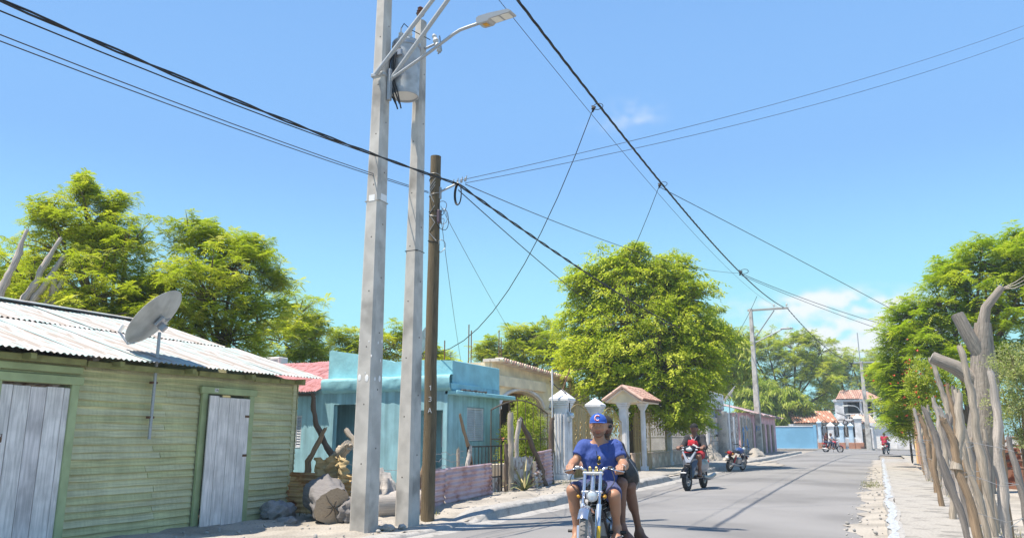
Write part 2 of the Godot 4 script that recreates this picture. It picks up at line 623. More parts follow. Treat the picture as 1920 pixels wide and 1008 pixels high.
func setting() -> void:
	var g := MB.new()
	g.grid(60, 60, func(s, t): return Vector3(lerpf(-500, 500, s), -0.05, lerpf(500, -500, t)))
	struct("ground", g, M.dirt)
	var r := MB.new()
	r.grid(24, 220, func(s, t):
		var z := lerpf(12.0, -82.0, t)
		var x := lerpf(-5.48, -0.12 + nz(z, 4.0, 0.0, 1.1) * 0.16 + nz(z, 4.0, 7.0, 4.0) * 0.07, s)
		return Vector3(x, 0.045 * sin(PI * s) + nz(x, z, 0.0, 0.8) * 0.012, z))
	r.grid(20, 12, func(s, t): return Vector3(lerpf(-0.3, 70.0, s), 0.0, lerpf(-60.0, -82.0, t)))
	struct("road", r, M.asphalt)
	for k in 1:  # tarred joints along the lanes
		var cr := MB.new()
		var x0: float = [-4.6, -3.5, -4.45][k]
		var wd: float = [0.006, 0.005, 0.008][k]
		cr.grid(1, 130, func(s, t):
			var z := lerpf(4.0, -66.0, t)
			var x = x0 + nz(z, k * 5.0, 0.0, 0.4) * 0.25 + nz(z, k * 3.0, 5.0, 3.0) * 0.03 + (s - 0.5) * 2.0 * wd * (1.0 + nz(z, 8.0, k, 3.0))
			var sx = (x + 5.48) / 5.36
			return Vector3(x, 0.045 * sin(PI * sx) + nz(x, z, 0.0, 0.8) * 0.012 + 0.005, z))
		struct("road_joint", cr, M.crack)
	# left pavement with its kerb
	var pv := MB.new()
	pv.grid(40, 240, func(s, t):
		var z := lerpf(-6.0, -66.0, t)
		var x := lerpf(-8.75, -5.62, s)
		return Vector3(x, verge(x, z), z))
	struct("pavement", pv, M.sand)
	var kb := MB.new()
	var kerb_line := [Vector2(-5.98, -0.03), Vector2(-5.78, 0.0), Vector2(-5.56, 0.004), Vector2(-5.515, -0.012), Vector2(-5.5, -0.04)]
	for strip in 3:
		kb.grid([4, 1, 2][strip], 300, func(s, t):
			var z := lerpf(-6.0, -64.0, t)
			var wig := nz(z, 2.0, 0.0, 0.9) * 0.05 + nz(z, 2.0, 4.0, 5.0) * 0.014
			var low := smoothstep(-10.4, -11.2, z) * (1.0 - 0.55 * (smoothstep(-22.3, -22.8, z) - smoothstep(-24.6, -25.2, z)))
			var top := lerpf(0.05, 0.175, low) + nz(z, 7.0, 0.0, 3.0) * 0.012
			var joint := 0.03 * smoothstep(0.985, 1.0, absf(sin(z * 1.05)))
			if strip == 0:
				var q: Vector2 = kerb_line[int(round(s * 4))]
				return Vector3(q.x + wig, top + q.y - joint + nz(z, s * 9.0, 1.0, 6.0) * 0.008, z)
			if strip == 1:
				return Vector3(lerpf(-5.5, -5.465, s) + wig - joint, lerpf(top - 0.04 - joint, 0.02, s), z)
			return Vector3(lerpf(-5.47, -5.16, s) + wig * (1.0 - 0.4 * s), lerpf(0.022, 0.006, s), z))
	struct("kerb", kb, M.kerb)
	for k in 9:  # concrete laid in front of the walls and the gates
		var sl := MB.new()
		var z0 := -18.6 - k * 3.1
		sl.box(Vector3(-6.9, 0.1, z0 - 1.53), Vector3(2.25, 0.13 + nz(k, 3.0) * 0.01, 3.04), 0.012)
		struct("pavement_slab", sl, M.pavement)
	# sand washed over the road, further on
	var sw := MB.new()
	sw.grid(16, 30, func(s, t):
		var z := lerpf(-29.5, -45.0, t)
		var reach := -3.6 + nz(z, 1.0, 0.0, 0.5) * 0.9 + nz(z, 1.0, 0.0, 2.0) * 0.3 - 1.9 * absf(2.0 * t - 0.8)
		var x := lerpf(-5.7, reach, s)
		return Vector3(x, 0.05 * sin(PI * (x + 5.48) / 5.36) + 0.012 + 0.1 * (1.0 - s) * (1.0 - s) * sin(PI * t), z))
	struct("sand_on_road", sw, M.sand)
	for k in 4:
		var hp := MB.new()
		var c: Vector3 = [Vector3(-6.6, 0.1, -40.5), Vector3(-7.4, 0.1, -38.2), Vector3(-6.5, 0.1, -46.5), Vector3(-7.4, 0.1, -50.5)][k]
		var rr: Vector3 = [Vector3(0.95, 0.42, 2.2), Vector3(0.7, 0.75, 1.4), Vector3(0.8, 0.5, 2.4), Vector3(0.7, 0.45, 2.6)][k]
		hp.grid(18, 12, func(s, t):
			var a = TAU * s
			var w := 1.0 + nz(cos(a) * 2.0, sin(a) * 2.0, k * 3.0 + t * 2.0) * 0.4
			return c + Vector3(-cos(a) * rr.x * (1.0 - t) * w, rr.y * (t * t * (3 - 2 * t)) * (1.0 + nz(s * 8, t * 8, k) * 0.3), sin(a) * rr.z * (1.0 - t) * w))
		struct("sand_heap", hp, M.sand)
	# right pavement: gutter of dirt, worn painted kerb, slabs
	var gt := MB.new()
	gt.grid(10, 200, func(s, t):
		var z := lerpf(10.0, -47.0, t)
		var x := lerpf(-0.42 + nz(z, 1.0, 0.0, 1.2) * 0.26 + nz(z, 1.0, 3.0, 4.0) * 0.1, 0.12, s)
		return Vector3(x, 0.012 + 0.04 * s * s + (0.008 * nz(x, z, 2.0, 2.5) + 0.008) * sin(PI * s), z))
	struct("gutter_dirt", gt, M.sand)
	var rk := MB.new()
	rk.grid(5, 200, func(s, t):
		var z := lerpf(10.0, -46.5, t)
		var w := nz(z, 6.0, 0.0, 0.5) * 0.05 + nz(z, 6.0, 5.0, 2.5) * 0.015
		var profile := [Vector2(-0.02, 0.0), Vector2(-0.012, 0.085), Vector2(0.005, 0.112), Vector2(0.05, 0.121), Vector2(0.1, 0.123), Vector2(0.17, 0.122)]
		var q: Vector2 = profile[int(round(s * 5))]
		return Vector3(q.x + w, q.y + nz(z, s * 4.0, 1.0, 2.0) * 0.005, z))
	struct("right_kerb", rk, M.kerb)
	var rp := MB.new()  # what is left of its paint
	rp.grid(3, 260, func(s, t):
		var z := lerpf(10.0, -46.5, t)
		var w := nz(z, 6.0, 0.0, 0.5) * 0.05 + nz(z, 6.0, 5.0, 2.5) * 0.015
		var half := 0.045 + 0.04 * nz(z, 2.0, 0.0, 1.3) + 0.02 * nz(z, 9.0, 0.0, 6.0)
		var x = 0.062 + w + 0.02 * nz(z, 4.0, 0.0, 2.2) + (s - 0.5) * 2.0 * maxf(half, 0.0)
		return Vector3(x, 0.1275 + nz(z, s * 4.0, 1.0, 2.0) * 0.004, z))
	struct("kerb_paint", rp, M.kerb_paint)
	for k in 19:
		var sl := MB.new()
		var z0 := 9.0 - k * 2.9
		sl.box(Vector3(0.68, 0.055 + nz(k, 3.0) * 0.012, z0 - 1.45), Vector3(1.06, 0.13, 2.885), 0.012, Basis(Vector3(0, 0, 1), nz(k, 7.0) * 0.006))
		struct("right_pavement_slab", sl, M.pavement)
	var yd := MB.new()
	yd.grid(30, 60, func(s, t):
		var z := lerpf(5.0, -60.0, t)
		var x := lerpf(1.18, 30.0, s)
		return Vector3(x, 0.06 + nz(x, z, 6.0, 0.7) * 0.07, z))
	struct("yard", yd, M.sand)
	# far side of the crossing
	var fp := MB.new()
	fp.box(Vector3(20.0, 0.05, -83.2), Vector3(100.0, 0.14, 2.4), 0.01)
	struct("far_pavement", fp, M.kerb)
	# pebbles and litter on the shoulder, grass tufts in the gutter
	var pb := MB.new()
	for i in 420:
		var left := i % 3 != 0
		var z := rnd.randf_range(-6.8, -17.0) if left else rnd.randf_range(-7.0, -34.0)
		var x := rnd.randf_range(-8.6, -5.7) if left else rnd.randf_range(-0.55, 0.08)
		var s := rnd.randf_range(0.008, 0.03) * (1.4 if i % 11 == 0 else 1.0)
		pb.X = Transform3D(Basis(Vector3(rnd.randf(), 1, rnd.randf()).normalized(), rnd.randf() * TAU), Vector3(x, (verge(x, z) if left else 0.045) + s * 0.3, z))
		pb.dome(Vector3.ZERO, Vector3(s, s * 0.6, s * 0.8), 6, 4)
	struct("pebbles", pb, M.kerb, "stuff")
	var bl := MB.new()
	for q in [Vector3(-0.32, 0.03, -23.5), Vector3(-0.22, 0.03, -21.6), Vector3(-0.3, 0.03, -22.3), Vector3(-7.1, 0.12, -17.9), Vector3(-7.0, 0.12, -18.7), Vector3(1.2, 0.1, -11.6), Vector3(1.35, 0.1, -10.9), Vector3(1.3, 0.1, -13.4), Vector3(1.25, 0.1, -15.5), Vector3(1.28, 0.1, -17.4), Vector3(1.25, 0.1, -20.5), Vector3(1.25, 0.1, -23.5), Vector3(-7.0, 0.08, -13.0), Vector3(-7.05, 0.1, -14.2), Vector3(-7.3, 0.12, -18.9), Vector3(-8.45, 0.05, -9.9), Vector3(-6.5, 0.06, -10.6)]:
		for i in 90:
			var a := rnd.randf() * TAU
			var o: Vector3 = q + Vector3(cos(a) * 0.25, 0, sin(a) * 0.45) * sqrt(rnd.randf())
			var d := Vector3(rnd.randf_range(-1, 1), rnd.randf_range(0.5, 1.6), rnd.randf_range(-1, 1)).normalized() * rnd.randf_range(0.04, 0.12)
			var w := Vector3(d.z, 0, -d.x).normalized() * 0.004
			bl.quad(o - w, o + w, o + d + w * 0.2, o + d - w * 0.2)
	var gm := plain("grass", 0.16, 0.17, 0.05, 0.8)
	struct("grass_tufts", bl, gm, "stuff")


# ---- corrugated sheet: from a along u (across the waves) and d (down the fall)
func corrugated(a: Vector3, u: Vector3, d: Vector3, pitch := 0.076, amp := 0.012, ragged := 0.0, seed_ := 0.0, nd := 6) -> MB:
	var m := MB.new()
	var waves := u.length() / pitch
	var nn := u.cross(d).normalized()
	if nn.y < -0.01:
		nn = -nn
	m.grid(int(waves * 6), nd, func(s, t):
		var off := nn * amp * sin(s * waves * TAU)
		var bend := nn * nz(s * 2.0, t * 2.0, seed_) * ragged * 0.5
		var rag: float = ragged * (nz(s * 9.0, 3.0, seed_) + 0.6 * nz(s * 31.0, 5.0, seed_)) * (1.0 if t > 0.99 else (-1.0 if t < 0.01 else 0.0))
		return a + u * s + d * t + d.normalized() * rag + off + bend, Vector2(u.length(), d.length()))
	return m


func plank_mesh(length: float, tall: float, thick: float, seed_: float) -> MB:  # lapped board: along z, its face towards +x, lower edge proud and wavy
	var m := MB.new()
	var k := maxi(2, int(length / 0.28))
	var q := []
	for i in k + 1:
		var z := -length * i / k
		var lo := -tall * 0.5 + nz(z * 1.6, seed_) * 0.014
		var hi := tall * 0.5 + 0.012
		var bow := nz(z, seed_, 4.0) * 0.006
		q.append([Vector3(thick + bow, lo, z), Vector3(thick * 0.1 + bow, hi, z), Vector3(0, lo, z)])
	for i in k:
		m.quad_to(q[i][0], q[i + 1][0], q[i + 1][1], q[i][1], Vector3.RIGHT)
		m.quad_to(q[i][0], q[i + 1][0], q[i + 1][2], q[i][2], Vector3.DOWN)
	m.quad_to(q[0][0], q[0][1], q[0][2], q[0][2], Vector3.BACK)
	m.quad_to(q[k][0], q[k][1], q[k][2], q[k][2], Vector3.FORWARD)
	return m


# ---- the green wooden house on the left
func green_house() -> void:
	var h := thing("wooden_house", "low green board house with a rusty white corrugated roof", "house", Vector3(-8.7, 0, -10.15))
	h.position = Vector3(-8.7, 0, 0)
	var z0 := -2.0
	var z1 := -10.15
	var d1 := [-5.3, -6.12]  # closed door between these
	var d2 := [-8.22, -9.04]
	var core := MB.new()
	core.box(Vector3(-3.1, 1.06, -10.1), Vector3(6.2, 2.12, 0.08))
	core.box(Vector3(-0.06, 1.06, (z0 + d1[0]) / 2), Vector3(0.06, 2.12, absf(z0 - d1[0])))
	core.box(Vector3(-0.06, 1.06, (d1[1] + d2[0]) / 2), Vector3(0.06, 2.12, absf(d1[1] - d2[0])))
	core.box(Vector3(-0.06, 1.06, (d2[1] + z1 + 0.06) / 2), Vector3(0.06, 2.12, absf(d2[1] - z1 - 0.06)))
	core.box(Vector3(-0.06, 1.99, (d1[0] + d1[1]) / 2), Vector3(0.058, 0.27, 0.82))
	core.box(Vector3(-0.06, 1.99, (d2[0] + d2[1]) / 2), Vector3(0.058, 0.27, 0.82))
	core.box(Vector3(-6.2, 1.06, -6.1), Vector3(0.08, 2.12, 8.0))
	core.box(Vector3(-3.1, 1.06, z0 + 0.05), Vector3(6.2, 2.12, 0.08))
	core.X = Transform3D(Basis(), Vector3(0, 0, -10.06))
	core.prism(PackedVector2Array([Vector2(-6.2, 2.12), Vector2(0.0, 2.12), Vector2(-3.6, 3.22)]), -0.08, 0.0)
	core.X = Transform3D()
	part("wall", core, M.green_0, h)
	var fl := MB.new()
	fl.box(Vector3(-3.1, 0.0, -6.1), Vector3(6.0, 0.12, 7.9))
	part("floor", fl, M.shade_in, h)
	var y := 0.02
	var row := 0
	while y < 2.08:
		var tall := 0.088 + 0.02 * nz(row * 3.3, 1.0, 0.0, 3.0)
		var cuts := [z0 + 0.1]
		if y < 1.82:
			cuts.append_array([d1[0] + 0.1, -99, d1[1] - 0.1])
		elif row % 2:
			cuts.append_array([-6.3, -6.305])
		if y < 1.82:
			if row % 3 != 1:
				cuts.append_array([-7.3 - rnd.randf() * 0.3, 0])
			cuts.append_array([d2[0] + 0.1, -99, d2[1] - 0.1])
		cuts.append(z1)
		var i := 0
		var from: float = cuts[0]
		i = 1
		while i < cuts.size():
			var to: float = cuts[i]
			if from - to > 0.05:
				part("plank", plank_mesh(from - to - 0.004, tall, rnd.randf_range(0.036, 0.05), row * 1.7 + i), M["green_%d" % rnd.randi_range(0, 2)], h, Transform3D(Basis(), Vector3(-0.045, y + tall * 0.5, from)))
			if i + 1 < cuts.size() and is_equal_approx(cuts[i + 1], -99):
				from = cuts[i + 2]
				i += 3
			elif i + 1 < cuts.size() and is_equal_approx(cuts[i + 1], 0):
				from = to - 0.002
				i += 2
			else:
				from = to
				i += 1
		y += tall
		row += 1
	# gable end boards
	y = 0.02
	row = 0
	while y < 2.08:
		var tall := 0.09 + 0.02 * nz(row * 2.1, 8.0, 0.0, 3.0)
		part("plank", plank_mesh(6.15, tall, 0.026, 50.0 + row), M["green_%d" % (row % 3)], h, Transform3D(Basis(Vector3.UP, PI / 2), Vector3(0.005, y + tall * 0.5, z1 - 0.005)))
		y += tall
		row += 1
	# corner board, frieze, eave blocks
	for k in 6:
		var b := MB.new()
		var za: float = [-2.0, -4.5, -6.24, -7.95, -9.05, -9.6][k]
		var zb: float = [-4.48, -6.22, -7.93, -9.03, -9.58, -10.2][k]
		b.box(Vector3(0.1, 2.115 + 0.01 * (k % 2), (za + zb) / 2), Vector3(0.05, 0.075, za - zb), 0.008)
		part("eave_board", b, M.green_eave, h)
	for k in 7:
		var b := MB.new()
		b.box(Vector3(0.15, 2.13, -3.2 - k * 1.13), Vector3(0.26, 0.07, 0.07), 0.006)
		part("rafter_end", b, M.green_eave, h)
	var bb := MB.new()
	bb.box(Vector3(0.02, 2.03, -5.3), Vector3(0.03, 0.08, 1.9), 0.006)
	part("frieze_board", bb, M.green_trim, h)
	# doors with their frames
	for k in 2:
		var dd: Array = [d1, d2][k]
		var fr := MB.new()
		fr.box(Vector3(0.02, 0.93, dd[0] + 0.05), Vector3(0.05, 1.86, 0.1), 0.006)
		fr.box(Vector3(0.02, 0.93, dd[1] - 0.05), Vector3(0.05, 1.86, 0.1), 0.006)
		fr.box(Vector3(0.03, 1.905, (dd[0] + dd[1]) / 2), Vector3(0.055, 0.1, 1.1), 0.006)
		part("door_frame", fr, M.green_trim, h)
	var door := Node3D.new()
	door.name = "door"
	h.add_child(door, true)
	door.position = Vector3(0, 0.08, d1[0])
	for k in 5:
		var b := MB.new()
		var w: float = [0.14, 0.2, 0.19, 0.21, 0.08][k]
		var zz: float = [0.07, 0.241, 0.437, 0.638, 0.784][k]
		b.box(Vector3(0.005 + 0.003 * (k % 2), 0.87, -zz), Vector3(0.03, 1.74 - 0.01 * (k % 3), w - 0.006), 0.004)
		part("plank", b, M.door_white if k != 2 else M.door_white_b, door)
	var lk := MB.new()
	lk.box(Vector3(0.03, 1.14, -0.06), Vector3(0.02, 0.06, 0.045), 0.006)
	lk.tube([Vector3(0.035, 1.17, -0.045), Vector3(0.04, 1.2, -0.045), Vector3(0.04, 1.2, -0.075), Vector3(0.035, 1.17, -0.075)], 0.005, 6)
	part("padlock", lk, M.rusty, door)
	var door2 := Node3D.new()
	door2.name = "open_door"
	h.add_child(door2, true)
	door2.position = Vector3(0.06, 0.0, d2[1] + 0.02)
	door2.rotation = Vector3(0, deg_to_rad(3.5), 0)
	for k in 4:
		var b := MB.new()
		var w: float = [0.21, 0.23, 0.215, 0.185][k]
		var zz: float = [0.105, 0.326, 0.549, 0.75][k]
		b.box(Vector3(0.0, 0.91 + 0.006 * k, zz), Vector3(0.026, 1.8 - 0.012 * (k % 3), w - 0.007), 0.004)
		part("plank", b, M.door_white, door2)
	for k in 2:
		var b := MB.new()
		b.box(Vector3(0.016, [1.55, 0.98][k], 0.05), Vector3(0.012, 0.035, 0.09), 0.003)
		part("hinge", b, M.rusty, door2)
	for k in 2:
		var b := MB.new()
		b.box(Vector3(-0.022, [1.6, 0.35][k], 0.4), Vector3(0.02, 0.09, 0.74), 0.003)
		part("door_rail", b, M.door_white_b, door2)
	var hn := MB.new()
	hn.box(Vector3(0.058, 1.91, -8.35), Vector3(0.006, 0.05, 0.07))
	part("number_plate", hn, M.white_paint, h)
	for k in 2:
		var tm := TextMesh.new()
		tm.text = ["9", "A"][k]
		tm.font_size = 16
		tm.pixel_size = 0.0032
		tm.depth = 0.003
		var sf := SystemFont.new()
		sf.font_names = PackedStringArray(["Droid Sans"])
		tm.font = sf
		part("door_number", tm, M.black if k else M.steel, h, Transform3D(Basis(Vector3.UP, PI / 2), Vector3(0.063, 1.888 + 0.022, -8.33 - k * 0.035)))
	# roof of separate sheets, two courses, each with its lap
	var rg := -3.6
	for c in 2:
		var i := 0
		var z := -2.0
		while z > -10.3:
			var w := 0.82
			var xa: float = [rg, rg * 0.5 + 0.15][c]
			var xb: float = [rg * 0.5 - 0.05, 0.38][c]
			var ya := 2.17 + (0.38 - xa) * 0.295 + 0.016 * c
			var yb := 2.17 + (0.38 - xb) * 0.295 + 0.016 * c + nz(z, c * 4.0) * 0.012
			if z - w < -10.35:
				w = z + 10.36
			var lift := rnd.randf_range(-0.004, 0.006)
			part("roof_sheet", corrugated(Vector3(xa, ya + lift, z + 0.03), Vector3(0, nz(z, 2.0) * 0.03, -w - 0.05), Vector3(xb - xa + rnd.randf_range(-0.03, 0.03), yb - ya, 0), 0.076, 0.011, 0.012, i * 3.0 + c, 5), M.zinc_white, h)
			z -= w
			i += 1
	var back := MB.new()
	back.quad(Vector3(rg, 3.34, -2.0), Vector3(rg, 3.34, -10.35), Vector3(-6.55, 2.1, -10.35), Vector3(-6.55, 2.1, -2.0))
	part("rear_roof", back, M.zinc_grey, h)
	var rc := MB.new()
	rc.prism(PackedVector2Array([Vector2(rg - 0.16, 3.3), Vector2(rg, 3.385), Vector2(rg + 0.2, 3.335), Vector2(rg + 0.2, 3.35), Vector2(rg, 3.4), Vector2(rg - 0.16, 3.315)]), -10.37, -2.0)
	part("ridge_cap", rc, M.zinc_white, h)
	# satellite dish on its pole
	var ds := thing("satellite_dish", "grey satellite dish on a pole bolted to the green house", "satellite dish", Vector3(-8.62, 0, -7.25))
	var pl := MB.new()
	pl.tube([Vector3(0, 1.22, 0.0), Vector3(0, 2.62, 0.0)], 0.021, 10)
	part("pole", pl, M.galv, ds)
	for yy in [1.5, 1.95]:
		var cl := MB.new()
		cl.box(Vector3(-0.02, yy, 0), Vector3(0.06, 0.03, 0.09), 0.004)
		part("clamp", cl, M.rusty, ds)
	dish(ds, Vector3(0.02, 2.74, 0), 0.45, Vector3(-0.686, 0.638, 0.35), M.dish, Vector3(-0.49, -0.76, 0.43))


func dish(root: Node3D, at: Vector3, r: float, aim: Vector3, m: Material, arm_dir := Vector3.DOWN) -> void:  # bowl opening towards aim, feed arm from its lower rim
	var ya := aim.normalized()
	var za := (arm_dir - ya * arm_dir.dot(ya)).normalized()
	var X := Transform3D(Basis(ya.cross(za), ya, za), at + ya * 0.06)
	var d := MB.new()
	var prof := []
	for i in 9:
		var q := i / 8.0
		prof.append(Vector2(r * q, r * 0.16 * q * q))
	d.lathe(prof, 40)
	var inner := prof.duplicate()
	inner.reverse()
	for i in inner.size():
		inner[i] += Vector2(0, 0.012)
	d.lathe([prof[8], Vector2(r + 0.008, prof[8].y + 0.006), inner[0]], 40)
	d.lathe(inner, 40)
	part("bowl", d, m, root, X)
	var br := MB.new()
	br.box(Vector3(0, -0.05, 0), Vector3(0.2, 0.05, 0.16), 0.01)
	br.box(Vector3(0, -0.1, 0.03), Vector3(0.07, 0.12, 0.1), 0.01)
	br.tube([Vector3(0, -0.04, 0.0), Vector3(0.0, -0.1, -0.12)], 0.014, 8)
	part("bracket", br, M.steel, root, X)
	var arm := MB.new()
	arm.tube([Vector3(0, 0.0, r * 0.9), Vector3(0, 0.05, r * 1.05), Vector3(0, r * 0.62, r * 0.95)], 0.014, 8)
	part("feed_arm", arm, M.galv, root, X)
	var f := MB.new()
	f.tube([Vector3(0, r * 0.58, r * 0.97), Vector3(0, r * 0.62, r * 0.82), Vector3(0, r * 0.64, r * 0.74)], [0.03, 0.035, 0.024], 10)
	part("feed_horn", f, M.dish_white, root, X)


# ---- logs, scrap sheets and sticks piled beside the green house
func stick(called: String, pts: Array, rad: Array, m: Material, label: String, cat := "stick", group := "") -> Node3D:
	var b := MB.new()
	var fine := []
	var fr := []
	for i in pts.size() - 1:
		for k in 8:
			var t := k / 8.0
			var q: Vector3 = (pts[i] as Vector3).lerp(pts[i + 1], t)
			if i or k:
				q += Vector3(nz(q.x, q.y, q.z, 1.6), nz(q.y, q.z, q.x, 3.0) * 0.3, nz(q.z, q.x, q.y, 1.6)) * rad[0] * 0.6
			fine.append(q)
			fr.append(lerpf(rad[i], rad[i + 1], t) * (1.0 + 0.16 * nz(q.y, i, rad[0] * 50.0, 5.0) + 0.14 * nz(q.y, i * 3.0, rad[0] * 90.0, 17.0) + (0.22 if nz(q.y, rad[0] * 70.0, i, 3.0) > 0.45 else 0.0)))
	fine.append(pts[-1])
	fr.append(rad[-1])
	b.tube(fine, fr, 14, true, 0.2, (pts[0] as Vector3).x * 7.0 + (pts[0] as Vector3).z * 3.0)
	var tip: Vector3 = pts[-1]
	var up: Vector3 = (tip - (pts[-2] as Vector3)).normalized()
	for k in 4:  # splintered end
		var o := Vector3(cos(k * 1.9 + tip.x * 9.0), 0, sin(k * 1.9 + tip.x * 9.0)) * float(rad[-1]) * 0.55
		b.tube([tip - up * 0.03 + o, tip + up * (0.015 + 0.02 * (k % 3)) * minf(1.0, float(rad[-1]) / 0.04) + o * 1.1], [float(rad[-1]) * 0.5, float(rad[-1]) * 0.16], 5)
	return one(called, b, m, label, cat, group)


func lump(c: Vector3, r: Vector3, B: Basis, seed_: float, rough := 0.35, nu := 22, nv := 14, cut := 9.0) -> MB:
	var b := MB.new()
	b.grid(nu, nv, func(s, t):
		var a = TAU * s
		var la = PI * (t - 0.5)
		var q := Vector3(-cos(la) * cos(a), sin(la), cos(la) * sin(a))
		var w := 1.0 + rough * (nz(q.x * 2.0 + seed_, q.y * 2.0, q.z * 2.0) + 0.4 * nz(q.x * 6.0 + seed_, q.y * 6.0, q.z * 6.0))
		q = q * w
		q.z = minf(q.z, cut)
		return c + B * (q * r))
	return b


func log_pile() -> void:
	var h := thing("log", "big grey sawn stump with a pale cut end beside the poles", "log", Vector3(-7.55, 0, -9.6))
	var tr := MB.new()
	var ring := func(s, t):
		var a = TAU * s
		var w := 1.0 + 0.2 * nz(cos(a) * 1.4, sin(a) * 1.4, t * 1.1) + 0.06 * nz(cos(a) * 6.0, sin(a) * 6.0, t * 1.2) + 0.035 * nz(cos(a) * 15.0, sin(a) * 15.0, t * 1.5)
		return Vector3(-cos(a) * 0.28 * w * (1.0 + 0.12 * t), 0.31 + sin(a) * 0.26 * w * (1.0 + 0.15 * t), lerpf(0.4, -0.45, t))
	tr.X = Transform3D(Basis(Vector3.UP, 0.85) * Basis(Vector3.RIGHT, 0.16), Vector3(-0.05, 0.0, -0.1))
	tr.grid(56, 14, ring)
	tr.grid(40, 3, func(s, t):
		var q: Vector3 = ring.call(1.0 - s, 1.0)
		return Vector3(lerpf(q.x, 0, t), lerpf(q.y, 0.31, t), q.z - 0.05 * t))
	part("trunk", tr, M.log_grey, h)
	var e := MB.new()
	e.X = tr.X
	e.grid(30, 5, func(s, t):
		var q: Vector3 = ring.call(s, 0.0)
		return Vector3(lerpf(q.x, 0, t), lerpf(q.y, 0.31, t), q.z + 0.02 * t * nz(s * 9.0, t * 3.0)))
	part("cut_end", e, M.log_end, h)
	for k in 7:
		var ck := MB.new()
		ck.X = e.X
		var a := k * 0.93 + 0.3
		var L = [0.2, 0.14, 0.23, 0.1, 0.18, 0.13, 0.16][k]
		ck.tube([Vector3(cos(a) * 0.02, 0.31 + sin(a) * 0.02, 0.412), Vector3(cos(a + 0.12) * L * 0.5, 0.31 + sin(a + 0.12) * L * 0.5, 0.409), Vector3(cos(a) * L, 0.31 + sin(a) * L, 0.403)], [0.006, 0.005, 0.002], 4)
		part("crack", ck, M.shade_in, h)
	var sb := lump(Vector3(0.42, 0.17, -0.02), Vector3(0.17, 0.2, 0.24), Basis(Vector3.UP, 0.4), 6.0, 0.4)
	part("branch_stub", sb, M.log_grey, h)
	one("log", lump(Vector3(-7.35, 0.36, -10.6), Vector3(0.3, 0.34, 0.36), Basis(Vector3.RIGHT, 0.4), 3.0, 0.4), M.log_pale, "pale weathered log end leaning behind the big stump", "log")
	var lg := MB.new()
	lg.tube([Vector3(-7.25, 0.2, -10.4), Vector3(-7.0, 0.21, -10.75), Vector3(-6.75, 0.22, -11.15)], [0.21, 0.22, 0.2], 16, true, 0.14, 3.0)
	one("log", lg, M.log_pale, "whitish log lying between the two concrete poles", "log")
	one("boulder", lump(Vector3(-8.38, 0.12, -9.5), Vector3(0.26, 0.17, 0.24), Basis(), 11.0, 0.5), M.stone, "grey rock at the corner of the green house", "rock")
	one("boulder", lump(Vector3(-7.9, 0.05, -9.15), Vector3(0.16, 0.07, 0.1), Basis(), 15.0, 0.5), M.stone, "small flat stone in front of the big stump", "rock")
	for k in 5:
		one("boulder", lump(Vector3([-6.05, -6.25, -5.95, -6.15, -6.4][k], 0.06, [-9.0, -9.15, -9.2, -8.95, -9.3][k]), Vector3(0.1, 0.055, 0.08) * [1.0, 0.8, 0.7, 0.6, 0.9][k], Basis(Vector3.UP, k), 20.0 + k, 0.5, 12, 8), M.log_pale, ["largest pale stone between the concrete poles, nearest the kerb", "pale stone behind the largest one, towards the taller pole", "small pale stone right of the largest, towards the wooden pole", "smallest pale stone, nearest the camera between the poles", "flat pale stone against the foot of the second concrete pole"][k], "rock", "pale stones between the concrete poles")
	# scrap sheets
	var y1 := corrugated(Vector3(-8.62, 0.08, -9.95), Vector3(0, 0.62, -0.06), Vector3(0.95, -0.03, -0.35), 0.08, 0.014, 0.05, 2.0, 8)
	one("scrap_sheet", y1, M.zinc_yellow, "dull yellow corrugated sheet standing behind the grey rock", "scrap metal")
	var y2 := MB.new()
	y2.grid(24, 14, func(s, t):
		var x := lerpf(-8.3, -7.62, s) + 0.09 * nz(t * 6.0, 2.0) * (1.0 if s > 0.5 else 0.5) + (0.05 * nz(t * 25.0, 7.0) if s > 0.98 else 0.0)
		return Vector3(x, lerpf(0.56, 0.93, t) + 0.06 * nz(s * 5.0, 1.0) + (0.04 * nz(s * 20.0, 9.0) if t > 0.98 or t < 0.02 else 0.0), -10.2 + 0.06 * sin(s * 9.0) + 0.1 * nz(s * 3.0, t * 3.0)))
	one("bark_slab", y2, mat("palm_bark", 0.5, 0.38, 0.2, 0.9, "grain_side", 1.4, "nlump", 0.9), "torn yellowish slab of bark above the stump", "scrap")
	stick("dead_log", [Vector3(-8.2, 0.82, -10.45), Vector3(-7.95, 0.96, -10.4), Vector3(-7.72, 1.12, -10.3)], [0.1, 0.11, 0.085], M.drift, "grey broken log end propped above the yellow bark", "log")
	stick("stick", [Vector3(-8.65, 0.3, -10.35), Vector3(-8.6, 0.85, -10.4), Vector3(-8.28, 1.38, -10.4)], [0.055, 0.05, 0.03], M.drift_b, "brown forked stick against the corner of the green house", "stick")
	stick("stick", [Vector3(-8.25, 0.2, -10.6), Vector3(-8.3, 0.95, -10.6), Vector3(-8.55, 1.45, -10.5), Vector3(-8.62, 1.95, -10.45)], [0.06, 0.055, 0.045, 0.035], M.drift_d, "tall dark curved stick beside the corner of the green house", "stick")
	stick("stick", [Vector3(-7.82, 0.9, -10.75), Vector3(-7.98, 1.2, -10.75), Vector3(-8.12, 1.36, -10.75)], [0.055, 0.05, 0.045], M.drift, "short pale stick with a cut top above the broken log", "stick")
	stick("stick", [Vector3(-7.25, 0.05, -11.7), Vector3(-7.22, 0.6, -11.75), Vector3(-7.1, 1.2, -11.8), Vector3(-7.05, 1.75, -11.8)], [0.055, 0.05, 0.045, 0.035], M.drift_b, "brown bent fence stick seen between the two concrete poles", "stick")
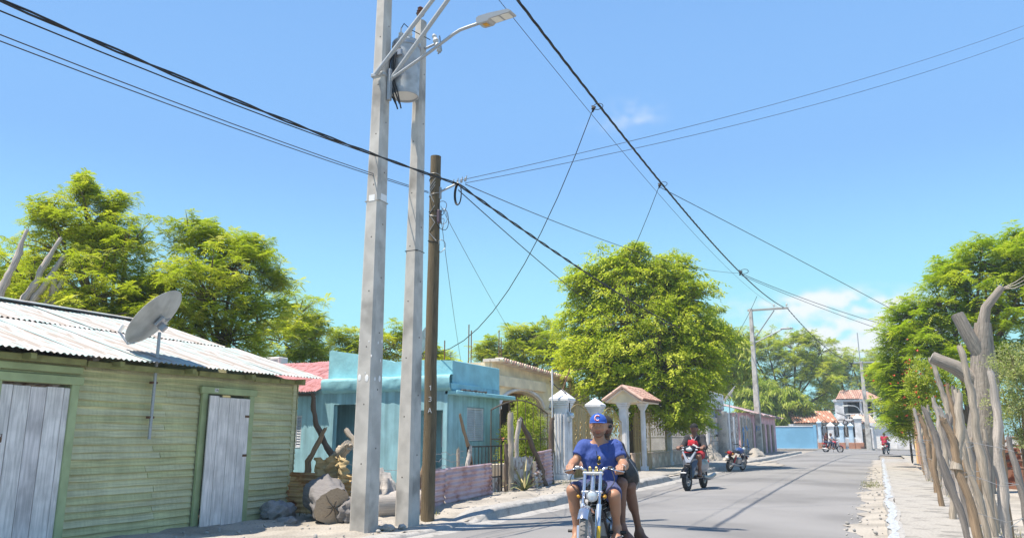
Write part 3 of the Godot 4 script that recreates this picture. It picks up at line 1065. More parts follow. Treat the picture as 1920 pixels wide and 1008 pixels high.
	var bag := lump(Vector3(-6.95, 0.5, -11.0), Vector3(0.09, 0.13, 0.1), Basis(), 31.0, 0.7)
	one("plastic_bag", bag, M.green_plastic, "crumpled green plastic bag on the whitish log", "bag")
	# dead branches standing behind the roof
	var P := [[-13.72, 3.75, -8.15, -13.62, 4.9, -8.4], [-13.6, 3.5, -8.42, -13.33, 4.82, -8.85], [-13.52, 3.5, -8.53, -13.28, 4.52, -8.93], [-13.33, 3.6, -8.85, -13.36, 4.25, -8.8], [-13.42, 3.5, -8.72, -13.24, 4.12, -8.98]]
	for k in 5:
		var q: Array = P[k]
		var lo := Vector3(q[0], q[1] - 1.25, q[2]) * 1.16 + Vector3(0, 1.25, 0)
		var hi := Vector3(q[3], q[4] - 1.25, q[5]) * 1.16 + Vector3(0, 1.25, 0)
		stick("dead_branch", [Vector3(lo.x - 0.2, -0.1, lo.z), lo, (lo + hi) / 2 + Vector3(0.05, 0, 0), hi], [0.075, 0.07, 0.06, 0.035], M.drift_c, ["grey bare branch behind the roof, at the photo's left edge", "tall bare branch behind the roof, second from the left", "pale stout bare branch behind the roof, leaning right", "short bare twig between the stout branches behind the roof", "bare branch behind the roof, rightmost and lowest leaning"][k], "dead branch")


# ---- poles
func square_pole(root: Node3D, w0: float, w1: float, h: float, m: Material, cham := 0.035) -> MB:
	var b := MB.new()
	var n := 14
	var ring := func(w):
		var k: float = w * 0.5
		var c: float = minf(cham, k * 0.4)
		return [Vector2(k, -k + c), Vector2(k, k - c), Vector2(k - c, k), Vector2(-k + c, k), Vector2(-k, k - c), Vector2(-k, -k + c), Vector2(-k + c, -k), Vector2(k - c, -k)]
	for i in n:
		var ya := -0.3 + (h + 0.3) * i / n
		var yb := -0.3 + (h + 0.3) * (i + 1) / n
		var A: Array = ring.call(lerpf(w0, w1, maxf(0, ya) / h))
		var B: Array = ring.call(lerpf(w0, w1, maxf(0, yb) / h))
		for j in 8:
			var p: Vector2 = A[j]
			var q: Vector2 = A[(j + 1) % 8]
			var r: Vector2 = B[(j + 1) % 8]
			var s: Vector2 = B[j]
			b.quad_to(Vector3(p.x, ya, p.y), Vector3(q.x, ya, q.y), Vector3(r.x, yb, r.y), Vector3(s.x, yb, s.y), Vector3(p.x + q.x, 0, p.y + q.y))
	var T1: Array = ring.call(w1)
	for j in 8:
		b.face3(Vector3(0, h, 0), Vector3(T1[j].x, h, T1[j].y), Vector3(T1[(j + 1) % 8].x, h, T1[(j + 1) % 8].y), Vector3.UP)
	part("shaft", b, m, root)
	return b


func insulator(root: Node3D, at: Vector3, m: Material, s := 1.0) -> void:
	var b := MB.new()
	b.X = Transform3D(Basis().scaled(Vector3.ONE * s), at)
	b.lathe([Vector2(0.012, -0.12), Vector2(0.012, 0.0), Vector2(0.05, 0.0), Vector2(0.065, 0.03), Vector2(0.035, 0.05), Vector2(0.055, 0.07), Vector2(0.03, 0.1), Vector2(0.045, 0.115), Vector2(0.02, 0.14), Vector2(0, 0.145)], 14)
	part("insulator", b, m, root)


func poles() -> void:
	var a := thing("utility_pole", "thick square concrete pole nearest the green house, taller of the pair", "utility pole", Vector3(-6.29, 0, -8.8))
	square_pole(a, 0.3, 0.155, 10.4, M.pole)
	var arm := MB.new()
	arm.box(Vector3(0.65, 8.38, 0.14), Vector3(2.6, 0.1, 0.09), 0.01)
	part("crossarm", arm, M.galv, a)
	for k in 2:
		var st := MB.new()
		var z: float = [0.16, -0.02][k]
		st.tube([Vector3(0.14 * k, 6.5 - 0.05 * k, z), Vector3(1.75 + 0.12 * k, 8.3, 0.14 - 0.1 * k)], 0.032, 8)
		part("strut", st, M.galv, a)
	var band := MB.new()
	band.box(Vector3(0.0, 6.53, 0.0), Vector3(0.235, 0.06, 0.235), 0.01)
	part("band", band, M.galv, a)
	var stub := MB.new()
	stub.box(Vector3(0.24, 7.9, -0.02), Vector3(0.4, 0.07, 0.07), 0.01)
	part("bracket", stub, M.galv, a)
	var bp := MB.new()
	bp.box(Vector3(0.145, 6.38, -0.01), Vector3(0.05, 0.5, 0.07), 0.006)
	part("lamp_bracket", bp, M.galv, a)
	var pt := MB.new()
	pt.box(Vector3(0.12, 4.62, 0.0), Vector3(0.004, 0.1, 0.14))
	pt.box(Vector3(0.0, 4.6, 0.12), Vector3(0.1, 0.09, 0.004))
	part("number_plate", pt, M.white_paint, a)
	var bt := MB.new()
	bt.box(Vector3(0, 4.56, 0), Vector3(0.24, 0.014, 0.24))
	part("band", bt, M.pole_stain, a)
	for k in 11:
		var q: Array = [[0, -0.07, 2.04, 0.05], [0, 0.05, 2.03, 0.055], [1, 0.04, 2.03, 0.05], [1, -0.07, 2.02, 0.03], [0, -0.1, 2.55, 0.016], [0, 0.06, 2.53, 0.014], [1, 0.07, 2.55, 0.03], [1, 0.05, 2.28, 0.026], [0, 0.11, 2.33, 0.02], [1, -0.02, 2.52, 0.022], [0, 0.02, 2.1, 0.012]][k]
		var hw := lerpf(0.3, 0.155, q[2] / 10.4) * 0.5 + 0.0015
		var b := MB.new()
		b.X = Transform3D(Basis(), Vector3(q[1], q[2], hw)) if q[0] == 0 else Transform3D(Basis(Vector3.UP, PI / 2), Vector3(hw, q[2], -q[1]))
		b.dome(Vector3.ZERO, Vector3(q[3] * 0.55, q[3] * 0.9, 0.002), 12, 6)
		part("paint_dab", b, M.white_paint, a)
	for k in 12:
		var y := 0.9 + k * 0.78
		var hw := lerpf(0.3, 0.155, y / 10.4) * 0.5
		var b := MB.new()
		b.tube([Vector3(0.02, y, hw - 0.004), Vector3(0.02, y, hw + 0.0015)], 0.011, 8)
		b.tube([Vector3(hw - 0.004, y + 0.2, 0), Vector3(hw + 0.0015, y + 0.2, 0)], 0.011, 8)
		part("bolt_hole", b, M.shade_in, a)
	var c := thing("utility_pole", "square concrete pole carrying the transformer, behind the taller one", "utility pole", Vector3(-6.05, 0, -9.48))
	square_pole(c, 0.275, 0.15, 7.74, M.pole)
	for k in 8:
		var y := 0.7 + k * 0.83
		var hw := lerpf(0.275, 0.15, y / 7.74) * 0.5
		var b := MB.new()
		b.tube([Vector3(-0.02, y, hw - 0.004), Vector3(-0.02, y, hw + 0.0015)], 0.011, 8)
		b.tube([Vector3(hw - 0.004, y + 0.3, 0), Vector3(hw + 0.0015, y + 0.3, 0)], 0.011, 8)
		part("bolt_hole", b, M.shade_in, c)
	var b2 := MB.new()
	b2.box(Vector3(0, 3.95, 0), Vector3(0.212, 0.012, 0.212))
	part("band", b2, M.black, c)
	insulator(c, Vector3(-0.02, 7.86, 0), M.brown_glaze, 1.1)
	var fuse := MB.new()
	fuse.tube([Vector3(0.07, 7.25, 0), Vector3(0.3, 7.3, 0)], 0.02, 8)
	part("fuse_bracket", fuse, M.galv, c)
	var fu := MB.new()
	fu.X = Transform3D(Basis(Vector3.BACK, 0.35), Vector3(0.3, 7.3, 0))
	fu.lathe([Vector2(0.02, -0.18), Vector2(0.045, -0.14), Vector2(0.03, -0.1), Vector2(0.05, -0.05), Vector2(0.03, 0.0), Vector2(0.05, 0.05), Vector2(0.03, 0.1), Vector2(0.04, 0.14), Vector2(0.015, 0.18)], 12)
	part("fuse_cutout", fu, M.porcelain, c)
	var lv := MB.new()
	lv.tube([Vector3(0.34, 7.1, 0.02), Vector3(0.42, 7.12, 0.05), Vector3(0.36, 7.4, 0.02)], 0.012, 6)
	part("fuse_arm", lv, M.steel, c)
	var tf := thing("transformer", "grey cylindrical transformer hung on the concrete pole", "transformer", Vector3(-6.06, 6.29, -9.1))
	var can := MB.new()
	can.lathe([Vector2(0, 0.035), Vector2(0.19, 0.03), Vector2(0.195, 0.0), Vector2(0.21, 0.0), Vector2(0.212, 0.06), Vector2(0.212, 0.83), Vector2(0.222, 0.84), Vector2(0.222, 0.87), Vector2(0.2, 0.9), Vector2(0.08, 0.93), Vector2(0, 0.935)], 32)
	part("tank", can, M.can, tf)
	var lid := MB.new()
	lid.lathe([Vector2(0.213, 0.79), Vector2(0.225, 0.795), Vector2(0.225, 0.835), Vector2(0.213, 0.84)], 32)
	part("lid_band", lid, M.steel, tf)
	var pd := MB.new()
	pd.lathe([Vector2(0, 0.028), Vector2(0.19, 0.028)], 32)
	part("base_plate", pd, M.dish_white, tf)
	for k in 2:
		var bu := MB.new()
		bu.X = Transform3D(Basis(), Vector3([-0.07, 0.09][k], 0.9, 0.06))
		bu.lathe([Vector2(0.035, 0.0), Vector2(0.05, 0.04), Vector2(0.03, 0.06), Vector2(0.046, 0.09), Vector2(0.028, 0.11), Vector2(0.042, 0.14), Vector2(0.012, 0.17), Vector2(0.01, 0.24), Vector2(0, 0.245)], 12)
		part("bushing", bu, M.porcelain, tf)
	var wr := MB.new()
	wr.tube([Vector3(-0.07, 1.13, 0.06), Vector3(-0.02, 1.2, 0.06), Vector3(0.12, 1.05, 0.1), Vector3(0.3, 0.98, -0.2)], 0.007, 6)
	part("lead", wr, M.cable, tf)
	for k in 4:
		var w2 := MB.new()
		var o: float = k * 0.03
		w2.tube([Vector3(-0.06 + o, 0.7, 0.22), Vector3(-0.1 + o, 0.5 + o, 0.27), Vector3(-0.14 + o, 0.2, 0.25), Vector3(-0.1 + o * 1.4, -0.02, 0.24), Vector3(-0.02 + o, -0.2 - 0.08 * (k % 2), 0.2)], 0.011, 6)
		part("lead", w2, M.cable, tf)
	var bk := MB.new()
	bk.box(Vector3(0, 0.62, 0.235), Vector3(0.16, 0.1, 0.05), 0.01)
	bk.box(Vector3(0.02, 0.5, -0.24), Vector3(0.12, 0.7, 0.06), 0.01)
	part("terminal_block", bk, M.steel, tf)
	var lp := thing("street_light", "flat LED street light on a long arm over the road", "street light", Vector3(-6.12, 6.47, -8.81))
	var la := MB.new()
	la.tube([Vector3(0.04, 0.02, 0), Vector3(0.62, 0.27, 0), Vector3(1.05, 0.48, 0), Vector3(1.16, 0.52, 0), Vector3(1.28, 0.535, 0), Vector3(1.5, 0.555, 0)], 0.024, 10)
	part("arm", la, M.galv, lp)
	var hd := MB.new()
	hd.X = Transform3D(Basis(Vector3.BACK, 0.05) * Basis(Vector3.RIGHT, 0.15), Vector3(1.48, 0.56, 0))
	hd.prism(PackedVector2Array([Vector2(0, -0.04), Vector2(0.04, -0.055), Vector2(0.17, -0.055), Vector2(0.2, -0.03), Vector2(0.52, -0.022), Vector2(0.535, -0.005), Vector2(0.5, 0.025), Vector2(0.2, 0.05), Vector2(0.04, 0.05), Vector2(0, 0.03)]), -0.11, 0.11)
	part("housing", hd, M.lamp_body, lp)
	for k in 2:
		var ln := MB.new()
		ln.X = hd.X
		ln.box(Vector3(0.28 + 0.15 * k, -0.031 + 0.004 * k, 0), Vector3(0.125, 0.006, 0.18), 0.002)
		part("lens", ln, M.lamp_glass, lp)
	var lb := MB.new()
	lb.X = hd.X
	lb.box(Vector3(0.1, -0.058, 0), Vector3(0.07, 0.006, 0.1))
	part("rating_label", lb, M.amber, lp)
	var ph := MB.new()
	ph.lathe([Vector2(0.025, 0.05), Vector2(0.025, 0.1), Vector2(0.0, 0.115)], 10)
	part("photocell", ph, M.steel, lp, Transform3D(Basis(), Vector3(1.58, 0.56, 0)))
	# the short wooden pole with its hardware
	var w := thing("utility_pole", "brown round wooden pole beside the concrete pair", "utility pole", Vector3(-6.21, 0, -10.29))
	var sh := MB.new()
	var pts := []
	var rr := []
	for i in 15:
		pts.append(Vector3(nz(i, 1.0) * 0.012, -0.2 + i * 0.426, nz(i, 5.0) * 0.012))
		rr.append(lerpf(0.104, 0.086, i / 14.0))
	sh.tube(pts, rr, 18, true, 0.03, 2.0)
	part("shaft", sh, M.pole_wood, w)
	var br := MB.new()
	br.tube([Vector3(0.06, 5.1, -0.02), Vector3(0.1, 5.16, -0.03), Vector3(0.36, 5.3, -0.14)], 0.018, 8)
	br.box(Vector3(0.085, 5.13, -0.02), Vector3(0.03, 0.2, 0.06), 0.005)
	part("bracket", br, M.galv, w)
	for k in 4:
		var cl := MB.new()
		cl.X = Transform3D(Basis(Vector3.UP, 0.4 + k * 0.2), Vector3(0.27 + k * 0.06, 5.3 + k * 0.022, -0.13 - k * 0.025))
		cl.box(Vector3(0, 0, 0), Vector3(0.03, 0.06, 0.05), 0.006)
		cl.tube([Vector3(0, 0, 0.02), Vector3(0.01, 0.06, 0.03)], 0.008, 6)
		part("clamp", cl, M.wire, w)
	for k in 6:
		var yy: float = [5.42, 5.36, 5.1, 4.83, 4.75, 4.3][k]
		var wr2 := MB.new()
		var rp := []
		for i in 15:
			var t := TAU * i / 14.0
			rp.append(Vector3(cos(t) * 0.094, yy + 0.03 * sin(t + k), sin(t) * 0.094))
		wr2.tube(rp, 0.006, 5, false)
		part("wire_wrap", wr2, M.wire if k % 2 == 0 else M.cable, w)
	for k in 5:
		var tw := MB.new()
		var y0: float = [5.36, 5.3, 5.25, 4.9, 4.6][k]
		tw.tube([Vector3(0.05, y0, 0.08), Vector3(0.0, y0 - 0.08, 0.095), Vector3(-0.05, y0 - 0.14, 0.085), Vector3(-0.02 + 0.03 * k, y0 - 0.3, 0.095)], 0.006, 5)
		part("tie_wire", tw, M.wire, w)
	var co := MB.new()
	for l in 3:
		var rp := []
		for i in 17:
			var t := TAU * i / 16.0
			rp.append(Vector3(0.36 + (0.065 + 0.006 * l) * cos(t), 5.1 + (0.17 + 0.008 * l) * sin(t), -0.14 + 0.012 * l + 0.02 * cos(t)))
		co.tube(rp, 0.009, 6, false)
	part("cable_coil", co, M.cable, w)
	for l in 5:
		var lo := MB.new()
		var rp := []
		var R: float = [0.1, 0.13, 0.07, 0.09, 0.08][l]
		var cy: float = [4.72, 4.66, 4.6, 4.86, 4.22][l]
		for i in 15:
			var t := TAU * i / 14.0
			rp.append(Vector3(0.1 + R * (0.6 + 0.8 * cos(t)), cy + R * 1.3 * sin(t), 0.01 + 0.03 * sin(t * 2.0 + l)))
		lo.tube(rp, 0.0055, 5, false)
		part("wire_loop", lo, M.cable if l % 2 else M.wire, w)
	var bx := MB.new()
	bx.box(Vector3(0.1, 4.72, 0.02), Vector3(0.06, 0.22, 0.08), 0.01)
	part("splice_box", bx, plain("splice", 0.1, 0.07, 0.09, 0.5), w)
	var sf := SystemFont.new()
	sf.font_names = PackedStringArray(["Droid Sans"])
	for k in 3:
		var tm := TextMesh.new()
		tm.text = ["1", "3", "A"][k]
		tm.font_size = 16
		tm.pixel_size = 0.006
		tm.depth = 0.012
		tm.font = sf
		part("stencil_mark", tm, M.white_paint, w, Transform3D(Basis(Vector3.UP, 0.5), Vector3(0.048, 1.98 - k * 0.17, 0.088)))


# ---- cables: each hangs between two points
func cable(a: Vector3, b: Vector3, sag: float, r: float, m: Material, label: String, twist := 0, sway := Vector3.ZERO) -> void:
	var mb := MB.new()
	var n := clampi(int(a.distance_to(b) * 1.2), 10, 60)
	if twist:
		n = mini(int(a.distance_to(b) * 5.0), 260)
	for l in maxi(1, twist):
		var pts := []
		for i in n + 1:
			var t := float(i) / n
			var q := a.lerp(b, t) + Vector3.DOWN * sag * 4.0 * t * (1.0 - t) + sway * 4.0 * t * (1.0 - t)
			if twist:
				var ph := t * a.distance_to(b) * 4.2 + TAU * l / twist
				q += Vector3(cos(ph), sin(ph), 0) * r * 1.15
			pts.append(q)
		mb.tube(pts, r, 5 if twist else 6, true)
	one("cable", mb, m, label, "cable")


func cables() -> void:
	var br := Vector3(-5.87, 5.29, -10.46)
	cable(br, Vector3(-6.3, 6.6, 22.0), 1.4, 0.0105, M.cable, "thick black cable from the wooden pole to the photo's upper left", 2)
	cable(Vector3(-6.26, 5.44, -10.2), Vector3(-6.4, 6.2, 22.0), 1.35, 0.007, M.cable, "black cable just below the thick one, left of the wooden pole")
	cable(Vector3(-6.28, 5.14, -10.2), Vector3(-6.4, 5.6, 22.0), 1.1, 0.0055, M.cable_thin, "thin grey cable, upper of the lowest pair left of the poles")
	cable(Vector3(-6.28, 5.12, -10.2), Vector3(-6.4, 5.54, 22.0), 1.14, 0.0055, M.cable_thin, "thin grey cable, lower of the lowest pair left of the poles")
	cable(br, Vector3(-7.4, 7.4, -57.0), 0.9, 0.013, M.cable, "thick black cable from the wooden pole past the big tree", 2)
	cable(br + Vector3(0, -0.1, 0), Vector3(-7.4, 5.4, -57.0), 1.55, 0.008, M.cable, "black cable sagging below the thick one across the big tree")
	cable(Vector3(-6.1, 4.9, -10.3), Vector3(-11.2, 3.6, -26.0), 0.15, 0.0045, M.cable_thin, "thin wire from the wooden pole towards the yellow house roof")
	cable(Vector3(-6.1, 4.75, -10.3), Vector3(-10.2, 3.2, -18.5), 0.1, 0.0045, M.cable_thin, "thin wire from the wooden pole down behind the blue house")
	cable(br + Vector3(0.02, 0.06, 0), Vector3(6.25, 13.6, -25.5), 0.3, 0.005, M.cable_thin, "upper of two thin wires rising from the wooden pole to the right")
	cable(br + Vector3(0.1, 0.02, -0.05), Vector3(6.25, 13.25, -25.5), 0.38, 0.005, M.cable_thin, "lower of two thin wires rising from the wooden pole to the right")
	cable(br + Vector3(0.1, 0.0, -0.05), Vector3(-4.95, 8.36, -34.5), 0.35, 0.007, M.cable_thin, "thin wire from the wooden pole up to the twisted cable's far splice")
	# the twisted overhead line over the road
	cable(Vector3(-4.78, 8.42, -8.7), Vector3(-5.03, 10.14, -57.3), 0.98, 0.0135, M.cable, "heavy twisted cable strung over the road to the far pole", 3)
	cable(Vector3(-5.12, 8.5, -8.7), Vector3(-5.5, 10.2, -57.3), 0.95, 0.006, M.cable_thin, "thin wire running beside the heavy twisted cable")
	cable(Vector3(-4.86, 8.0, -14.4), Vector3(-9.75, 3.28, -16.4), 1.15, 0.009, M.cable, "black drop wire from the twisted cable to the blue house")
	cable(Vector3(-4.88, 8.0, -20.0), Vector3(-8.95, 4.35, -24.5), 0.45, 0.009, M.cable, "black drop wire from the twisted cable down across the big tree")
	cable(Vector3(-4.88, 7.99, -20.0), Vector3(3.9, 4.1, -34.0), -0.05, 0.009, M.cable, "black drop wire from the twisted cable to the trees on the right")
	cable(Vector3(-5.03, 10.1, -57.3), Vector3(-0.98, 8.6, -88.8), 0.9, 0.018, M.cable, "dark cable from the far pole to the next one beyond", 2)
	cable(Vector3(-4.95, 8.36, -34.5), Vector3(3.6, 6.0, -44.0), 0.3, 0.012, M.cable, "black cable from the far splice towards the right-hand trees")
	cable(Vector3(-4.95, 8.3, -34.6), Vector3(4.5, 4.6, -40.0), 0.25, 0.01, M.cable, "lower black cable from the far splice to the right-hand trees")
	cable(Vector3(-5.6, 9.1, -45.0), Vector3(-8.1, 6.2, -47.0), 0.35, 0.012, M.cable, "slack black drop wire left of the far pole")
	cable(Vector3(-7.55, 6.5, -57.1), Vector3(-3.0, 4.5, -90.0), 0.9, 0.014, M.cable_thin, "grey wire from the far pole to the white two-storey house")
	for q in [[Vector3(-4.86, 8.0, -14.4), "tangled splice on the twisted cable, nearest the street light"], [Vector3(-4.88, 8.0, -20.0), "tangled splice on the twisted cable above the big tree"], [Vector3(-4.95, 8.34, -34.5), "small splice on the twisted cable nearest the far pole"]]:
		var s := thing("cable_splice", q[1], "splice", q[0])
		var k0 := 1.0 if q[0].z > -30 else 1.6
		for k in 3:
			var b := MB.new()
			b.tube([Vector3(0.0, 0.0, 0.04 - 0.04 * k) * k0, Vector3(0.03 * k, 0.06, 0) * k0, Vector3(-0.02, 0.1 - 0.07 * k, -0.03) * k0], 0.02 * k0, 6)
			part("connector", b, M.cable, s)
		var lo := MB.new()
		var rp := []
		for i in 13:
			var t := TAU * i / 12.0
			rp.append(Vector3(0.12 + 0.11 * cos(t), 0.05 + 0.06 * sin(t), 0.02 * sin(t)) * k0)
		lo.tube(rp, 0.008 * k0, 5, false)
		part("wire_loop", lo, M.cable, s)


func louvre(root: Node3D, X: Transform3D, w: float, h: float, n: int, name_ := "window") -> void:  # frame with slats; its face looks along +z of X
	var fr := MB.new()
	for s in [-1, 1]:
		fr.box(Vector3(s * (w / 2 - 0.02), 0, 0), Vector3(0.04, h, 0.06), 0.005)
		fr.box(Vector3(0, s * (h / 2 - 0.02), 0), Vector3(w - 0.082, 0.04, 0.056), 0.005)
	fr.box(Vector3(0, 0, 0.001), Vector3(0.025, h - 0.082, 0.05), 0.004)
	fr.box(Vector3(0, 0, -0.05), Vector3(w, h, 0.02))
	var f := part(name_, fr, M.slat_white, root, X)
	var st := MB.new()
	st.box(Vector3.ZERO, Vector3(w / 2 - 0.055, 0.008, h / n * 1.1), 0.0)
	var sm := st.mesh()
	for i in n:
		for s in [-1, 1]:
			part("slat", sm, M.slat_white, f, Transform3D(Basis(Vector3.RIGHT, 0.95), Vector3(s * (w / 4 - 0.004), -h / 2 + 0.05 + (h - 0.1) * (i + 0.5) / n, 0)))


func blue_house() -> void:
	var h := thing("concrete_house", "turquoise flat-roofed house with a stepped parapet behind the poles", "house", Vector3(-9.3, 0, -16.2))
	var w := MB.new()
	var zf := 0.0  # front wall towards the camera, street wall at x = 0
	for q in [[-4.9, -4.74, 0, 2.36], [-4.38, -3.36, 0, 2.36], [-2.5, -0.75, 0, 2.36], [-3.36, -2.5, 2.06, 2.36], [-0.75, 0.0, 1.88, 2.36], [-0.75, 0.0, 0, 0.3], [-0.12, 0.0, 0.3, 1.88], [-4.74, -4.38, 0, 0.95], [-4.74, -4.38, 1.8, 2.36]]:
		w.box(Vector3((q[0] + q[1]) / 2, (q[2] + q[3]) / 2, zf - 0.08), Vector3(q[1] - q[0], q[3] - q[2], 0.16))
	for q in [[-0.16, -1.0, 0, 2.36], [-1.95, -2.85, 0, 2.36], [-1.0, -1.95, 0, 1.14], [-1.0, -1.95, 1.98, 2.36]]:
		w.box(Vector3(-0.08, (q[2] + q[3]) / 2, (q[0] + q[1]) / 2), Vector3(0.16, q[3] - q[2], q[0] - q[1]))
	w.box(Vector3(-2.45, 1.18, -0.85), Vector3(4.6, 2.34, 0.1))
	w.box(Vector3(-2.45, 1.18, -2.8), Vector3(4.7, 2.34, 0.12))
	w.box(Vector3(-2.45, 2.42, -1.42), Vector3(4.9, 0.12, 2.86))
	w.box(Vector3(-2.45, 0.02, -1.42), Vector3(4.8, 0.1, 2.7))
	part("wall", w, M.teal, h)
	var pp := MB.new()
	pp.X = Transform3D(Basis(), Vector3(0, 0, -0.22))
	pp.prism(PackedVector2Array([Vector2(-3.76, 2.48), Vector2(0.0, 2.48), Vector2(0.0, 3.08), Vector2(-0.95, 3.13), Vector2(-1.35, 3.16), Vector2(-1.5, 3.12), Vector2(-1.68, 3.1), Vector2(-1.85, 3.15), Vector2(-2.2, 3.22), Vector2(-2.6, 3.32), Vector2(-3.7, 3.49), Vector2(-3.76, 3.47)]), -0.16, 0.0)
	pp.X = Transform3D()
	pp.box(Vector3(-0.08, 2.78, -1.61), Vector3(0.16, 0.6, 2.46), 0.01)
	part("parapet", pp, M.teal_trim, h)
	var le := MB.new()
	le.grid(40, 8, func(s, t):
		var x := lerpf(-3.72, 0.12, s)
		var prof := [Vector2(-0.02, 2.34), Vector2(0.06, 2.36), Vector2(0.1, 2.42), Vector2(0.115, 2.52), Vector2(0.12, 2.62), Vector2(0.11, 2.69), Vector2(0.06, 2.715), Vector2(-0.05, 2.72), Vector2(-0.24, 2.72)]
		var q: Vector2 = prof[int(round(t * 8))]
		return Vector3(x, q.y + nz(x * 3.0, t * 4.0) * 0.02, q.x + nz(x * 3.0, t * 5.0, 4.0) * 0.025))
	le.box(Vector3(-1.86, 2.53, -0.02), Vector3(3.7, 0.36, 0.1))
	part("ledge", le, M.teal_trim, h)
	var l2 := MB.new()
	l2.box(Vector3(0.1, 2.29, -1.65), Vector3(0.36, 0.1, 3.3), 0.015)
	l2.box(Vector3(0.05, 2.44, -0.75), Vector3(0.14, 0.17, 1.5), 0.02)
	part("slab_edge", l2, M.teal_trim, h)
	var rb := MB.new()
	for k in 14:
		rb.X = Transform3D(Basis(Vector3.UP, k), Vector3(0.24 + 0.03 * sin(k * 3.0), 2.36, -0.3 - k * 0.09))
		rb.box(Vector3.ZERO, Vector3(0.09, 0.03 + 0.02 * sin(k * 2.0), 0.07), 0.006)
	part("broken_mortar", rb, M.shade_in, h)
	louvre(h, Transform3D(Basis(Vector3.UP, PI / 2), Vector3(-0.05, 1.56, -1.475)), 0.92, 0.82, 13)
	louvre(h, Transform3D(Basis(), Vector3(-4.56, 1.38, -0.05)), 0.36, 0.83, 11)
	louvre(h, Transform3D(Basis(), Vector3(-0.36, 1.42, -0.76)), 0.44, 0.84, 14)
	var lt := MB.new()
	lt.tube([Vector3(-0.5, 1.98, 0.0), Vector3(-0.5, 2.02, 0.14), Vector3(-0.46, 1.94, 0.16)], 0.012, 6)
	lt.box(Vector3(-0.46, 1.92, 0.16), Vector3(0.08, 0.05, 0.06), 0.008)
	part("lamp_holder", lt, M.rusty, h)
	for k in 3:
		var rod := MB.new()
		rod.tube([Vector3([-0.1, -1.0, -0.12][k], 3.0, [-0.3, -0.3, -2.5][k]), Vector3([-0.1, -1.0, -0.12][k], 3.3, [-0.3, -0.3, -2.5][k])], 0.008, 6)
		part("steel_rod", rod, M.rusty, h)
	var ds := thing("satellite_dish", "satellite dish on the turquoise roof, seen between the concrete poles", "satellite dish", Vector3(-11.0, 0, -18.0))
	var pl := MB.new()
	pl.tube([Vector3(0, 2.4, 0), Vector3(0, 3.75, 0)], 0.025, 8)
	part("pole", pl, M.galv, ds)
	dish(ds, Vector3(0.1, 3.85, 0), 0.42, Vector3(-0.85, 0.4, 0.1), M.dish)
	# house with the red roof beside it
	var r := thing("red_roof_house", "house with a faded red corrugated roof behind the green house", "house", Vector3(-15.4, 0, -16.3))
	var rw := MB.new()
	rw.box(Vector3(-0.6, 1.15, -1.6), Vector3(3.6, 2.3, 3.0))
	part("wall", rw, M.teal, r)
	for k in 5:
		var x := -2.3 + k * 0.92
		part("roof_sheet", corrugated(Vector3(x, 3.42 + 0.012 * (k % 2), -2.0), Vector3(0.96, 0, 0), Vector3(0.0, -1.02, 2.35), 0.08, 0.013, 0.02, 80.0 + k, 6), M.zinc_red, r)
	var fs := MB.new()
	fs.box(Vector3(0.0, 2.33, 0.2), Vector3(4.4, 0.07, 0.05), 0.005)
	part("fascia", fs, M.shade_in, r)
	var ac := thing("air_conditioner", "white box air conditioner on the red roof", "air conditioner", Vector3(-16.8, 3.3, -18.4))
	var ab := MB.new()
	ab.box(Vector3(0, 0.17, 0), Vector3(0.85, 0.34, 0.4), 0.02)
	part("case", ab, M.dish_white, ac)
	for k in 5:
		var sl := MB.new()
		sl.box(Vector3(0, 0.08 + k * 0.045, 0.203), Vector3(0.74, 0.018, 0.01))
		part("slat", sl, M.steel, ac)


